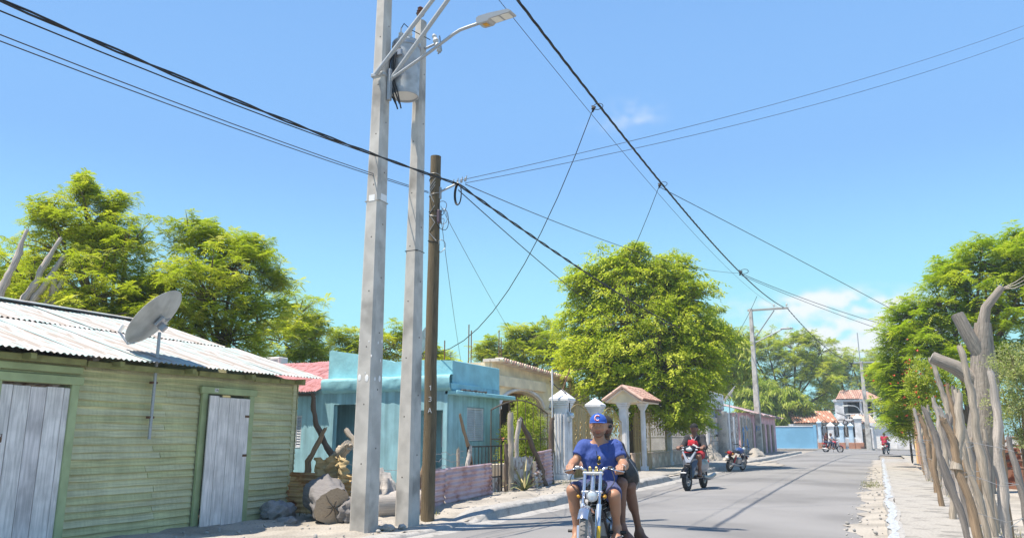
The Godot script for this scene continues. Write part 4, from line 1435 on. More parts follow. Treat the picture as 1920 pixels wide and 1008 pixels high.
func near_fence() -> void:
	var pk := "pink rusty sheets of the low fence"
	one("corrugated_sheet", corrugated(Vector3(-6.62, 0.06, -10.75), Vector3(0.02, 0.66, 0.0), Vector3(-0.2, 0.0, -1.1), 0.09, 0.015, 0.03, 41.0, 8), M.zinc_pink, "greyish pink corrugated sheet half hidden by the wooden pole", "fence sheet", pk)
	one("corrugated_sheet", corrugated(Vector3(-6.78, 0.04, -11.8), Vector3(-0.02, 0.68, 0.0), Vector3(-0.28, 0.02, -2.35), 0.09, 0.016, 0.05, 42.0, 12), M.zinc_pink, "rusty pink corrugated sheet between wooden pole and black gate", "fence sheet", pk)
	one("corrugated_sheet", corrugated(Vector3(-7.2, 0.1, -11.05), Vector3(0.0, 0.62, 0.0), Vector3(-0.05, 0.0, -0.6), 0.09, 0.015, 0.03, 43.0, 6), M.zinc_pink, "bit of pink corrugated sheet seen between the concrete poles", "fence sheet", pk)
	var g := thing("iron_gate", "small black iron bar gate in front of the turquoise house", "gate", Vector3(-7.3, 0.08, -13.55))
	var fr := MB.new()
	for q in [[0.0, 0.98, -0.75], [0.0, 0.02, -0.75], [0.0, 0.36, -0.75]]:
		fr.box(Vector3(0, q[1], q[2]), Vector3(0.022, 0.028, 1.5))
	for z in [0.0, -1.5]:
		fr.box(Vector3(0.002, 0.5, z), Vector3(0.036, 1.02, 0.036), 0.003)
	part("frame", fr, M.iron_black, g)
	var bm := MB.new()
	bm.box(Vector3.ZERO, Vector3(0.013, 0.93, 0.013))
	var bmesh := bm.mesh()
	for i in 9:
		part("bar", bmesh, M.iron_black, g, Transform3D(Basis(), Vector3(0, 0.5, -0.15 - i * 0.15)))
	for i in 4:
		var s := corrugated(Vector3(-0.06, 0.0, -0.1 - i * 0.36), Vector3(0, 0, -0.37), Vector3(0, 0.36 + 0.03 * sin(i * 2.0), 0), 0.09, 0.012, 0.01, 50.0 + i, 2)
		part("backing_sheet", s, M.zinc_grey, g)
	var sg := "weathered sticks of the fence by the turquoise house"
	stick("fence_stick", [Vector3(-7.25, 0.0, -13.2), Vector3(-7.3, 0.6, -13.2), Vector3(-7.32, 1.02, -13.2)], [0.035, 0.033, 0.03], M.drift, "short grey post behind the pink sheet, left of the white stick", "fence post", sg)
	stick("fence_stick", [Vector3(-7.3, 0.0, -14.0), Vector3(-7.32, 0.75, -13.75), Vector3(-7.3, 1.2, -13.5), Vector3(-7.35, 1.68, -13.3)], [0.045, 0.04, 0.034, 0.024], M.drift_b, "brown forked stick leaning over the black gate", "fence post", sg)
	stick("fence_stick", [Vector3(-7.22, 0.1, -13.35), Vector3(-7.24, 0.68, -13.45), Vector3(-7.26, 0.92, -13.55), Vector3(-7.24, 1.06, -13.55)], [0.04, 0.04, 0.042, 0.03], M.log_pale, "whitish bare stick at the left edge of the black gate", "fence post", sg)
	stick("fence_stick", [Vector3(-6.7, 0.0, -11.1), Vector3(-6.72, 0.9, -11.15), Vector3(-6.7, 1.6, -11.2)], [0.03, 0.028, 0.024], M.drift_d, "thin dark stick just right of the wooden pole", "fence post", sg)
	stick("fence_stick", [Vector3(-7.2, 0.0, -15.1), Vector3(-7.2, 0.8, -15.1), Vector3(-7.22, 1.1, -15.12)], [0.045, 0.045, 0.04], M.drift_d, "dark square-cut post at the right edge of the black gate", "fence post", sg)
	stick("fence_stick", [Vector3(-7.25, 0.0, -15.35), Vector3(-7.24, 0.9, -15.35), Vector3(-7.25, 1.75, -15.4)], [0.075, 0.07, 0.065], M.drift, "tall grey post right of the black gate", "fence post", sg)
	stick("fence_stick", [Vector3(-7.35, 0.0, -15.95), Vector3(-7.33, 0.6, -15.95), Vector3(-7.36, 1.1, -15.95), Vector3(-7.3, 1.62, -16.0)], [0.06, 0.055, 0.05, 0.05], M.drift_c, "pale crooked post behind the spiky plant", "fence post", sg)
	stick("fence_stick", [Vector3(-7.1, 0.05, -17.1), Vector3(-7.2, 0.7, -16.8), Vector3(-7.35, 1.66, -16.15)], [0.065, 0.06, 0.05], M.drift_d, "dark post leaning left in front of the flowering shrub", "fence post", sg)
	stick("fence_stick", [Vector3(-7.4, 0.05, -18.1), Vector3(-7.42, 0.8, -18.1), Vector3(-7.4, 1.7, -18.2)], [0.075, 0.07, 0.06], M.drift_d, "dark grey post beside the big fluted white pillar", "fence post", sg)
	stick("thin_pole", [Vector3(-7.75, 0.1, -19.1), Vector3(-7.74, 1.5, -19.0), Vector3(-7.72, 3.0, -19.0)], [0.025, 0.025, 0.018], M.white_wash, "thin white pole standing behind the big fluted pillar", "pole")
	one("corrugated_sheet", corrugated(Vector3(-7.33, 0.05, -15.4), Vector3(0, 0, -1.35), Vector3(0.02, 0.76, 0), 0.08, 0.014, 0.05, 61.0, 5), M.zinc_grey, "grey zinc sheet behind the spiky plant", "fence sheet", "grey zinc sheets right of the gate")
	one("corrugated_sheet", corrugated(Vector3(-7.2, 0.05, -16.75), Vector3(0, 0.86, 0.04), Vector3(-0.15, 0.05, -1.3), 0.085, 0.014, 0.06, 62.0, 8), M.zinc_pink, "faded mauve corrugated sheet next to the big fluted pillar", "fence sheet", "grey zinc sheets right of the gate")
	one("corrugated_sheet", corrugated(Vector3(-7.1, 0.05, -16.3), Vector3(0, 0.4, 0.1), Vector3(-0.05, 0.1, -0.75), 0.085, 0.014, 0.1, 63.0, 6), M.zinc_grey, "crumpled torn zinc scrap at the foot of the leaning post", "fence sheet", "grey zinc sheets right of the gate")
	for k in 4:
		var b := MB.new()
		var y: float = [0.74, 0.86, 0.98, 0.62][k]
		var pts := []
		for i in 25:
			var t := i / 24.0
			pts.append(Vector3(lerpf(-7.2, -7.3, t), y - 0.06 * sin(PI * fmod(t * 2.0, 1.0)) + nz(t * 9.0, k) * 0.04, lerpf(-11.7, -13.4, t)) if k < 3 else Vector3(lerpf(-8.2, -7.2, t), lerpf(0.85, 0.72, t) - 0.08 * sin(PI * t), lerpf(-10.7, -11.7, t)))
		b.tube(pts, 0.004, 5, false)
		for i in range(1, 24, 2):
			var q: Vector3 = pts[i]
			b.tube([q + Vector3(0.0, 0.018, 0.01), q, q + Vector3(0.0, -0.016, -0.012)], 0.0025, 4, false)
		one("barbed_wire", b, M.wire, ["lowest strand of barbed wire behind the pink sheets", "middle strand of barbed wire behind the pink sheets", "top strand of barbed wire behind the pink sheets", "strand of barbed wire from the log pile to the bent stick"][k], "barbed wire")
	# spiky plant
	var ag := thing("agave_plant", "spiky long-leaved plant in front of the grey zinc sheet", "plant", Vector3(-6.95, 0.12, -15.45))
	for i in 22:
		var a := rnd.randf() * TAU
		var L := rnd.randf_range(0.6, 1.15)
		var up := rnd.randf_range(0.45, 1.3)
		var lf := MB.new()
		var pts := []
		for k in 6:
			var t := k / 5.0
			pts.append(Vector3(cos(a) * L * t * cos(up) * 0.9, L * (sin(up) * t - 0.55 * t * t * cos(up)), sin(a) * L * t * cos(up) * 0.9))
		for k in 5:
			var w0 := 0.034 * (1.0 - k / 5.0)
			var w1 := 0.034 * (1.0 - (k + 1) / 5.0)
			var sd := Vector3(-sin(a), 0.25, cos(a)) * 1.0
			lf.quad(pts[k] - sd * w0, pts[k] + sd * w0, pts[k + 1] + sd * w1, pts[k + 1] - sd * w1)
		part("leaf", lf, M.agave if i % 5 else M.agave_dry, ag)


func iron_panel(root: Node3D, z0: float, z1: float, y0: float, ytop: Callable, m: Material, gap := 0.12, scroll := true, x := 0.0) -> void:  # bars, rails and scrollwork in the plane x
	var n := int(absf(z1 - z0) / gap)
	for i in n + 1:
		var z := lerpf(z0, z1, float(i) / n)
		var b := MB.new()
		var y1: float = ytop.call(float(i) / n)
		b.box(Vector3(x, (y0 + y1) / 2, z), Vector3(0.014, y1 - y0, 0.014 if i % n else 0.035))
		part("bar", b, m, root)
	var r := MB.new()
	var pts := []
	for i in 13:
		pts.append(Vector3(x, ytop.call(i / 12.0), lerpf(z0, z1, i / 12.0)))
	r.tube(pts, 0.018, 6)
	for y in [y0 + 0.02, y0 + 0.5]:
		r.box(Vector3(x, y, (z0 + z1) / 2), Vector3(0.02, 0.03, absf(z1 - z0)))
	part("rail", r, m, root)
	if scroll:
		for i in int(absf(z1 - z0) / 0.42):
			for j in 3:
				var s := MB.new()
				var c := Vector3(x + 0.008, y0 + 0.72 + j * 0.33, lerpf(z0, z1, (i + 0.6) / (absf(z1 - z0) / 0.42)))
				var sp := []
				for k in 22:
					var t := k / 21.0 * 2.0 - 1.0
					var a := 4.4 * absf(t) * (1.0 if t > 0 else -1.0)
					var rr := 0.075 * (1.0 - 0.6 * absf(t))
					var o := Vector3(0, 0.085 * signf(t), 0)
					sp.append(c + o + Vector3(0, -cos(a * 1.0) * rr * signf(t), sin(a) * rr * (1.0 if (i + j) % 2 else -1.0)))
				s.tube(sp, 0.013, 5, true)
				part("scroll", s, m, root)


func pillar(at: Vector3, w: float, h: float, label: String, fluted := false, m: Material = null, pyramid := true) -> Node3D:
	var r := thing("gate_pillar", label, "pillar", at, "white pillars of the street fence")
	var mm: Material = m if m else M.white_wash
	var b := MB.new()
	b.box(Vector3(0, h / 2, 0), Vector3(w, h, w), 0.02)
	b.box(Vector3(0, 0.1, 0), Vector3(w + 0.08, 0.2, w + 0.08), 0.015)
	part("shaft", b, mm, r)
	if fluted:
		for f in 2:
			for k in 4:
				var t := MB.new()
				var o := (k - 1.5) * w / 4.4
				var a := Vector3(o, 0.22, w / 2 + 0.004) if f == 0 else Vector3(w / 2 + 0.004, 0.22, o)
				t.tube([a, a + Vector3(0, h * 0.72, 0), a + Vector3(0, h * 0.74, 0)], [w / 9.5, w / 9.5, w / 30.0], 10)
				part("rib", t, mm, r)
	else:
		var pn := MB.new()
		pn.box(Vector3(0, h * 0.5, w / 2 + 0.004), Vector3(w * 0.62, h * 0.62, 0.012), 0.004)
		pn.box(Vector3(w / 2 + 0.004, h * 0.5, 0), Vector3(0.012, h * 0.62, w * 0.62), 0.004)
		part("panel", pn, mm, r)
	var c := MB.new()
	for k in 3:
		c.box(Vector3(0, h - 0.14 + k * 0.06, 0), Vector3(w + 0.05 + 0.05 * k, 0.058, w + 0.05 + 0.05 * k), 0.008)
	var hw := w / 2 + 0.1
	c.box(Vector3(0, h + 0.03, 0), Vector3(hw * 2, 0.06, hw * 2), 0.008)
	if pyramid:
		for k in 4:
			var a := Vector3(hw, 0, hw).rotated(Vector3.UP, k * PI / 2) + Vector3(0, h + 0.062, 0)
			var d := Vector3(hw, 0, hw).rotated(Vector3.UP, (k + 1) * PI / 2) + Vector3(0, h + 0.062, 0)
			c.face3(a, d, Vector3(0, h + 0.062 + w * 0.72, 0), a + d - Vector3(0, 2 * h, 0))
	part("cap", c, mm, r)
	return r


func tile_slope(root: Node3D, a: Vector3, u: Vector3, d: Vector3, m: Material, cols: int, rows: int) -> void:  # barrel tiles laid from the ridge a along u, falling along d
	var nn := u.cross(d).normalized()
	if nn.y < 0:
		nn = -nn
	var ms := []
	var cw := u.length() / cols
	var rl := d.length() / rows
	for v in 2:
		var b := MB.new()
		var sx := cw * 0.52
		b.grid(6, 1, func(s, t):
			var an = PI * s
			return Vector3(cos(an) * sx, sin(an) * sx * 0.8 + 0.012 * t + 0.004 * v, rl * 1.08 * t), Vector2(1, 1))
		ms.append(b.mesh())
	var B := Basis(u.normalized(), nn, d.normalized())
	for r in rows:
		for c in cols:
			part("roof_tile", ms[(r + c) % 2], m if (r * 7 + c * 3) % 5 else M.tile_pale, root, Transform3D(B, a + u * ((c + 0.5) / cols) + d * (float(r) / rows) + nn * 0.008))
	var sh := MB.new()
	sh.quad_to(a, a + u, a + u + d, a + d, nn)
	sh.quad_to(a - nn * 0.04, a + u - nn * 0.04, a + u + d - nn * 0.04, a + d - nn * 0.04, -nn)
	part("roof_bed", sh, M.tile_pale, root)


func yellow_house() -> void:
	var h := thing("porch_house", "cream and ochre house with arched porch behind the white pillars", "house", Vector3(-11.2, 0, -22.4))
	var w := MB.new()
	# porch front: outline with three openings, in the plane of the street
	var pl := PackedVector2Array([Vector2(0, 3.2), Vector2(0, 0), Vector2(0.42, 0), Vector2(0.42, 2.2)])
	for i in 11:
		var t := i / 10.0
		pl.append(Vector2(lerpf(0.6, 4.2, t), 2.25 + 0.55 * pow(sin(PI * t), 0.55)))
	pl.append_array([Vector2(4.4, 2.2), Vector2(4.4, 0), Vector2(4.75, 0), Vector2(4.75, 2.2)])
	for i in 9:
		var t := i / 8.0
		pl.append(Vector2(lerpf(4.85, 7.0, t), 2.25 + 0.4 * pow(sin(PI * t), 0.5)))
	pl.append_array([Vector2(7.1, 2.2), Vector2(7.1, 0), Vector2(9.4, 0), Vector2(9.4, 3.2)])
	w.X = Transform3D(Basis(Vector3.UP, PI / 2), Vector3.ZERO)
	w.prism(pl, -0.3, 0.0)
	w.X = Transform3D()
	w.box(Vector3(-3.6, 1.6, -9.3), Vector3(6.6, 3.2, 0.2))
	part("porch_front", w, M.cream, h)
	var bw := MB.new()
	bw.box(Vector3(-2.3, 1.5, -4.7), Vector3(0.2, 3.0, 9.0))
	bw.box(Vector3(-3.8, 1.6, -0.15), Vector3(6.0, 3.2, 0.28))
	bw.box(Vector3(-3.2, 3.13, -4.7), Vector3(5.6, 0.14, 9.0))
	part("wall", bw, M.ochre, h)
	var bt := MB.new()
	bt.box(Vector3(-0.02, 2.98, -8.2), Vector3(0.12, 0.9, 2.3), 0.01)
	part("upper_wall", bt, M.ochre, h)
	var fa := MB.new()
	fa.box(Vector3(0.05, 3.05, -2.1), Vector3(0.16, 0.36, 4.3), 0.02)
	fa.box(Vector3(-1.4, 3.05, 0.06), Vector3(2.9, 0.36, 0.16), 0.02)
	part("beam", fa, M.cream, h)
	for k in 2:  # plaster mouldings over the arches
		var mo := MB.new()
		var pts := []
		for i in 15:
			var t := i / 14.0
			pts.append(Vector3(0.02, (2.3 + 0.58 * pow(sin(PI * t), 0.55)) if k == 0 else (2.3 + 0.42 * pow(sin(PI * t), 0.5)), -(lerpf(0.5, 4.3, t) if k == 0 else lerpf(4.8, 7.05, t))))
		mo.tube(pts, 0.06, 6)
		part("arch_moulding", mo, M.white_wash, h)
	for k in 4:
		var co := MB.new()
		co.X = Transform3D(Basis(), Vector3(0.0, 0, -[0.21, 4.57, 7.2, 9.2][k]))
		co.lathe([Vector2(0.19, 0.0), Vector2(0.19, 0.25), Vector2(0.15, 0.3), Vector2(0.13, 1.95), Vector2(0.17, 2.0), Vector2(0.16, 2.06), Vector2(0.22, 2.14), Vector2(0.22, 2.22)], 20)
		part("column", co, M.white_wash if k == 0 else M.cream, h)
	var gr := Node3D.new()
	gr.name = "door_grille"
	h.add_child(gr, true)
	var gb := MB.new()
	gb.box(Vector3.ZERO, Vector3(0.03, 2.6, 0.05))
	var gbm := gb.mesh()
	for i in 24:
		part("bar", gbm, M.iron_brown, gr, Transform3D(Basis(), Vector3(-1.7, 1.3, -0.5 - i * 0.165)))
	for i in 12:
		part("bar", gbm, M.iron_brown, gr, Transform3D(Basis(), Vector3(-1.7, 1.3, -5.0 - i * 0.17)))
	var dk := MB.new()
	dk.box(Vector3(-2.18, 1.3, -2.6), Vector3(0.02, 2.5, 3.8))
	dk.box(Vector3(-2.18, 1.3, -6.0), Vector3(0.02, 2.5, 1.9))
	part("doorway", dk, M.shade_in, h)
	# sloped tiled edge above the beam
	var wd := MB.new()
	wd.X = Transform3D(Basis(Vector3.UP, PI / 2), Vector3(-0.1, 0, 0))
	wd.prism(PackedVector2Array([Vector2(0.2, 3.22), Vector2(6.9, 3.22), Vector2(6.9, 3.42), Vector2(0.2, 3.66)]), -5.0, 0.0)
	part("parapet", wd, M.cream, h)
	var ed := MB.new()
	ed.X = wd.X
	ed.prism(PackedVector2Array([Vector2(0.1, 3.665), Vector2(6.95, 3.425), Vector2(6.95, 3.52), Vector2(0.1, 3.76)]), -0.3, 0.28)
	part("roof_edge", ed, M.peach_light, h)
	var ub := MB.new()
	ub.tube([Vector3(0, 0, 0), Vector3(0, -0.02, 0.3)], [0.065, 0.075], 8)
	var um := ub.mesh()
	for i in 34:
		part("roof_tile", um, M.tile_pale if i % 3 else M.cream, h, Transform3D(Basis(Vector3.UP, PI / 2), Vector3(0.0, 3.74 - 0.0357 * (0.25 + i * 0.195), -0.25 - i * 0.195)))
	for k in 5:
		var rd := MB.new()
		var z: float = -[3.0, 3.2, 5.6, 5.8, 1.2][k]
		rd.tube([Vector3(-2.5, 3.2, z), Vector3(-2.5, [5.4, 5.2, 5.5, 5.2, 4.6][k], z)], 0.02, 6)
		part("steel_rod", rd, M.rusty, h)
	# the street fence: pillars, gates, low wall
	var X := -7.6
	var p1 := pillar(Vector3(X, 0.1, -19.4), 0.36, 2.08, "big fluted white pillar with pyramid cap and an electric meter", true)
	pillar(Vector3(X, 0.1, -22.1), 0.3, 2.02, "white pillar with pyramid cap behind the two riders' heads")
	pillar(Vector3(X, 0.1, -24.95), 0.26, 2.25, "white pillar with flat cap at the front of the tiled gate roof", false, null, false)
	pillar(Vector3(-7.12, 0.1, -25.55), 0.14, 2.2, "slim pale pillar under the right eave of the tiled gate roof", false, null, false)
	pillar(Vector3(X, 0.1, -30.9), 0.24, 1.98, "white pillar with pyramid cap, right of the tiled gate roof")
	pillar(Vector3(X, 0.1, -34.6), 0.24, 1.98, "white pillar just behind the scooter rider")
	pillar(Vector3(X, 0.1, -38.6), 0.24, 1.98, "farthest white pillar of the yellow house fence, in the tree's shade")
	var mt := thing("electric_meter", "grey electric meter on the fluted white pillar", "meter", Vector3(X + 0.2, 1.78, -19.32))
	var mb := MB.new()
	mb.box(Vector3(0.03, -0.02, 0), Vector3(0.07, 0.26, 0.16), 0.015)
	part("box", mb, M.galv, mt)
	var mg := MB.new()
	mg.X = Transform3D(Basis(Vector3.BACK, -PI / 2), Vector3(0.065, 0.02, 0))
	mg.lathe([Vector2(0.075, 0), Vector2(0.075, 0.05), Vector2(0.06, 0.08), Vector2(0, 0.085)], 16)
	part("dial", mg, M.glass_lamp, mt)
	var mw := MB.new()
	mw.tube([Vector3(0.03, 0.12, 0), Vector3(0.05, 0.4, 0.02), Vector3(-0.06, 0.62, 0.05), Vector3(-0.2, 0.74, 0.1)], 0.014, 6)
	mw.tube([Vector3(0.02, -0.14, 0.03), Vector3(0.0, -0.8, 0.03), Vector3(0.0, -1.6, 0.03)], 0.012, 6)
	part("conduit", mw, M.cable, mt)
	var an := thing("antenna", "forked brown stick aerial above the fluted pillar", "antenna", Vector3(X, 2.45, -19.4))
	for k in 2:
		var ab := MB.new()
		ab.tube([Vector3(0, -0.02, 0), [Vector3(-0.35, 0.28, 0.0), Vector3(0.12, 0.62, -0.3)][k]], 0.016, 6)
		part("arm", ab, M.rusty if k else M.cable, an)
	var g1 := thing("scroll_gate", "gold scrollwork gate with arched top beside the fluted pillar", "gate", Vector3(X, 0.12, -19.6))
	iron_panel(g1, -0.1, -2.2, 0.03, func(t): return 1.72 + 0.3 * sin(PI * clampf(t * 1.1, 0, 1)), M.gold)
	var sheet := MB.new()
	sheet.box(Vector3(-0.012, 0.28, -1.15), Vector3(0.006, 0.5, 2.05))
	part("kick_plate", sheet, M.gold, g1)
	var g2 := thing("scroll_gate", "gold scrollwork gate with arched top behind the passenger", "gate", Vector3(X, 0.12, -22.35))
	iron_panel(g2, -0.1, -2.3, 0.03, func(t): return 1.6 + 0.42 * sin(PI * clampf(t * 1.05, 0, 1)), M.gold)
	var sheet2 := MB.new()
	sheet2.box(Vector3(-0.012, 0.28, -1.2), Vector3(0.006, 0.5, 2.15))
	part("kick_plate", sheet2, M.gold, g2)
	var g3 := thing("scroll_gate", "narrow gold gate under the tiled gate roof", "gate", Vector3(-7.3, 0.12, -25.1), "", 0.0)
	iron_panel(g3, -0.1, -0.5, 0.03, func(t): return 1.9, M.gold, 0.09)
	iron_panel(g3, -0.75, -2.0, 0.03, func(t): return 1.95, M.gold, 0.11)
	for k in 3:
		var za: float = [-25.9, -31.05, -34.75][k]
		var zb: float = [-30.75, -34.45, -38.45][k]
		var lw := thing("low_wall", ["peach low wall with diamonds between gate roof and white pillar", "peach low wall with diamonds behind the scooter", "peach low wall in the tree's shade past the scooter"][k], "wall", Vector3(X, 0.1, za))
		var b := MB.new()
		b.box(Vector3(0, 0.28, (zb - za) / 2), Vector3(0.16, 0.56, za - zb), 0.012)
		b.box(Vector3(0, 0.585, (zb - za) / 2), Vector3(0.22, 0.05, za - zb), 0.01)
		part("wall", b, M.peach, lw)
		for i in int((za - zb) / 0.9):
			var dm := MB.new()
			dm.box(Vector3(0.083, 0.3, -0.5 - i * 0.9), Vector3(0.02, 0.2, 0.2), 0.006, Basis(Vector3.RIGHT, PI / 4))
			part("diamond", dm, M.peach_light, lw)
		var gl := thing("iron_grille", ["dark gold grille over the wall right of the gate roof", "dark gold grille over the wall behind the scooter", "dark gold grille over the far peach wall"][k], "fence", Vector3(X, 0.7, za))
		iron_panel(gl, -0.15, zb - za + 0.15, 0.02, func(_t): return 1.2, M.iron_brown if k else M.gold, 0.13, true)
	var rf := thing("gate_roof", "little peach gable roof with clay tiles over the gate", "roof", Vector3(-7.5, 0, -24.75))
	var gb2 := MB.new()
	gb2.prism(PackedVector2Array([Vector2(-0.5, 2.36), Vector2(0.45, 2.36), Vector2(0.45, 2.5), Vector2(0, 2.74), Vector2(-0.5, 2.5)]), -1.9, 0.05)
	part("gable", gb2, M.cream, rf)
	for s in [-1, 1]:
		var sf := MB.new()
		sf.X = Transform3D(Basis(Vector3.BACK, -s * 0.6), Vector3(0, 2.84, 0))
		sf.box(Vector3(s * 0.38, -0.05, -0.95), Vector3(0.78, 0.05, 2.3), 0.01)
		part("eave", sf, M.peach_light, rf)
		tile_slope(rf, Vector3(0, 2.85, 0.22), Vector3(0, 0, -2.32), Vector3(s * 0.66, -0.43, 0), M.tile, 14, 5)
	var rd := MB.new()
	rd.tube([Vector3(0, 2.87, 0.24), Vector3(0, 2.87, -2.12)], 0.06, 10)
	part("ridge_tile", rd, M.tile_pale, rf)
	for s in [-1, 1]:
		var rk := MB.new()
		rk.tube([Vector3(0, 2.87, 0.23), Vector3(s * 0.68, 2.42, 0.23)], 0.055, 8)
		part("edge_tile", rk, M.tile_pale, rf)
	var af := thing("arched_fence", "thin iron fence with arched top in front of the flowering shrub", "fence", Vector3(-7.95, 0.1, -15.8))
	iron_panel(af, -0.05, -3.4, 0.6, func(t): return 1.75 + 0.28 * sin(PI * t), M.iron_brown, 0.42, false)
	var lw2 := MB.new()
	lw2.box(Vector3(-7.95, 0.35, -17.5), Vector3(0.16, 0.6, 3.5), 0.01)
	one("low_wall", lw2, M.cream, "cream low wall under the thin arched iron fence", "wall")


func plank_fence(root: Node3D, a: Vector3, u: Vector3, n: int, h: float, mats: Array) -> void:
	for i in n:
		var b := MB.new()
		var w := u.length() / n
		var hh := h * (1.0 + 0.12 * nz(i * 3.7, h * 9.0))
		b.box(Vector3(0, hh / 2, 0), Vector3(0.03, hh, w * 0.96), 0.004)
		part("plank", b, mats[i % mats.size()], root, Transform3D(Basis(Vector3.RIGHT, nz(i * 5.0, 2.0) * 0.05), a + u * ((i + 0.5) / n) + Vector3(0.02 * (i % 2), 0, 0)))


func middle_houses() -> void:
	var w := thing("block_house", "small white rendered block house in the big tree's edge", "house", Vector3(-8.0, 0.1, -39.0))
	var b := MB.new()
	b.box(Vector3(-2.0, 1.3, -2.6), Vector3(4.2, 2.6, 5.2))
	part("wall", b, M.white_wash, w)
	var up := MB.new()
	up.box(Vector3(-1.0, 3.0, -2.6), Vector3(2.8, 0.85, 4.4), 0.03)
	part("parapet", up, M.white_wash, w)
	var sl := MB.new()
	sl.X = Transform3D(Basis(Vector3.BACK, -0.4), Vector3(-0.6, 3.55, -2.4))
	sl.box(Vector3(0, 0, 0), Vector3(2.2, 0.08, 4.2), 0.02)
	part("roof_slab", sl, M.white_paint, w)
	var pk := MB.new()
	pk.box(Vector3(0.15, 2.25, -4.6), Vector3(0.1, 0.8, 1.6), 0.01)
	part("pink_panel", pk, M.pink, w)
	for k in 3:
		var rd := MB.new()
		rd.tube([Vector3(0.0, 2.6, -3.6 - k * 0.25), Vector3(0.0, 4.4 - 0.2 * k, -3.6 - k * 0.25)], 0.018, 6)
		part("steel_rod", rd, M.rusty, w)
	var fr := thing("old_wall", "crumbling grey wall with a small louvred window behind the parked motorcycle", "wall", Vector3(-7.6, 0.1, -38.9))
	for r in 9:
		for c in 8:
			if (c >= 3 and c <= 4 and r >= 5 and r <= 7) or (r == 8 and c > 5):
				continue
			var bl := MB.new()
			bl.box(Vector3(0, 0.12 + r * 0.235, -0.3 - c * 0.42 - 0.2 * (r % 2)), Vector3(0.17 + 0.02 * nz(r * 3.0, c * 5.0), 0.222, 0.405), 0.012)
			part("block", bl, M.old_block if (r + c) % 4 else M.peach, fr)
	louvre(fr, Transform3D(Basis(Vector3.UP, PI / 2), Vector3(0.04, 1.62, -2.1)), 0.8, 0.68, 8)
	var cp := thing("concrete_post", "rough unfinished concrete post between block wall and plank fence", "post", Vector3(-7.35, 0.1, -41.4))
	var cb := MB.new()
	cb.grid(8, 14, func(s, t):
		var a = TAU * s + PI / 4
		var rr := 0.3 + 0.05 * nz(s * 8.0, t * 9.0)
		return Vector3(-cos(a) * rr, 2.45 * t, sin(a) * rr))
	part("shaft", cb, M.old_block, cp)
	for k in 3:
		var wires := MB.new()
		wires.tube([Vector3(-0.1 + 0.1 * k, 2.4, 0), Vector3(-0.1 + 0.12 * k, 3.0 - 0.2 * k, 0.05)], 0.012, 5)
		part("steel_rod", wires, M.rusty, cp)
	var f1 := thing("plank_fence", "tall grey plank and zinc fence behind the parked motorcycle", "fence", Vector3(-7.3, 0.05, -41.8))
	plank_fence(f1, Vector3.ZERO, Vector3(0, 0, -4.4), 11, 2.5, [M.board_grey, M.zinc_grey, M.board_grey, M.white_wash])
	var f2 := thing("plank_fence", "grey boards with blue paint marks beside the pink house", "fence", Vector3(-7.2, 0.05, -46.3))
	plank_fence(f2, Vector3.ZERO, Vector3(0, 0, -4.2), 12, 2.35, [M.board_grey, M.board_brown, M.board_grey])
	for k in 7:
		var g := MB.new()
		var q: Array = [[-0.8, 1.6, 0.3], [-0.9, 1.3, 0.35], [-0.7, 1.05, 0.3], [-2.2, 1.7, 0.3], [-2.3, 0.9, 0.4], [-2.4, 0.6, 0.3], [-0.6, 0.75, 0.2]][k]
		var pts := []
		for i in 9:
			pts.append(Vector3(0.045, q[1] + q[2] * 0.5 * sin(i * 0.8 + k), q[0] + 0.5 * (i / 8.0 - 0.5)))
		g.tube(pts, 0.022, 5)
		part("paint_mark", g, M.blue_graffiti, f2)
	# pink house
	var p := thing("pink_house", "long low pink house with brown shutters and a rusty roof", "house", Vector3(-7.4, 0.05, -50.6))
	var pb := MB.new()
	pb.box(Vector3(-2.2, 1.35, -7.3), Vector3(4.4, 2.7, 14.6))
	part("wall", pb, M.pink, p)
	for k in 5:
		var z: float = [-1.2, -3.6, -7.0, -9.6, -12.2][k]
		var s := MB.new()
		s.box(Vector3(0.03, 1.05, z), Vector3(0.06, 2.1, 1.05), 0.01)
		var d := part("shutter", s, M.board_brown, p)
		for i in 2:
			var fr2 := MB.new()
			fr2.box(Vector3(0.075, 1.05, z - 0.25 + 0.5 * i), Vector3(0.02, 1.9, 0.42), 0.006)
			part("leaf", fr2, M.board_brown, d)
	for k in 9:
		var z := -0.2 + 0.8 - k * 1.85
		part("roof_sheet", corrugated(Vector3(-2.6, 3.5 + 0.02 * (k % 2), z), Vector3(0, 0, -1.9), Vector3(3.1, -0.85 + 0.03 * nz(k * 3.0, 1.0), 0), 0.15, 0.025, 0.05, 90.0 + k, 4), M.zinc_pink if k % 3 else M.zinc_grey, p)
	var ba := MB.new()
	ba.box(Vector3(0.3, 2.62, -7.2), Vector3(0.06, 0.12, 15.6), 0.01)
	part("eave_board", ba, M.board_grey, p)
	var ds := thing("satellite_dish", "white satellite dish edge-on above the pink house roof", "satellite dish", Vector3(-8.2, 0, -49.2))
	var pl := MB.new()
	pl.tube([Vector3(0, 2.4, 0), Vector3(0, 3.5, 0)], 0.03, 8)
	part("pole", pl, M.galv, ds)
	dish(ds, Vector3(0.15, 3.75, 0), 0.62, Vector3(-0.75, 0.62, 0.1), M.dish_white)
	# utility pole in front of it
	var up2 := thing("utility_pole", "pale concrete pole with a blue mark in front of the pink house", "utility pole", Vector3(-7.02, 0, -52.6))
	square_pole(up2, 0.42, 0.22, 9.6, M.pole)
	var xa := MB.new()
	xa.box(Vector3(1.1, 9.5, 0), Vector3(2.6, 0.12, 0.12), 0.01)
	part("crossarm", xa, M.pole_stain, up2)
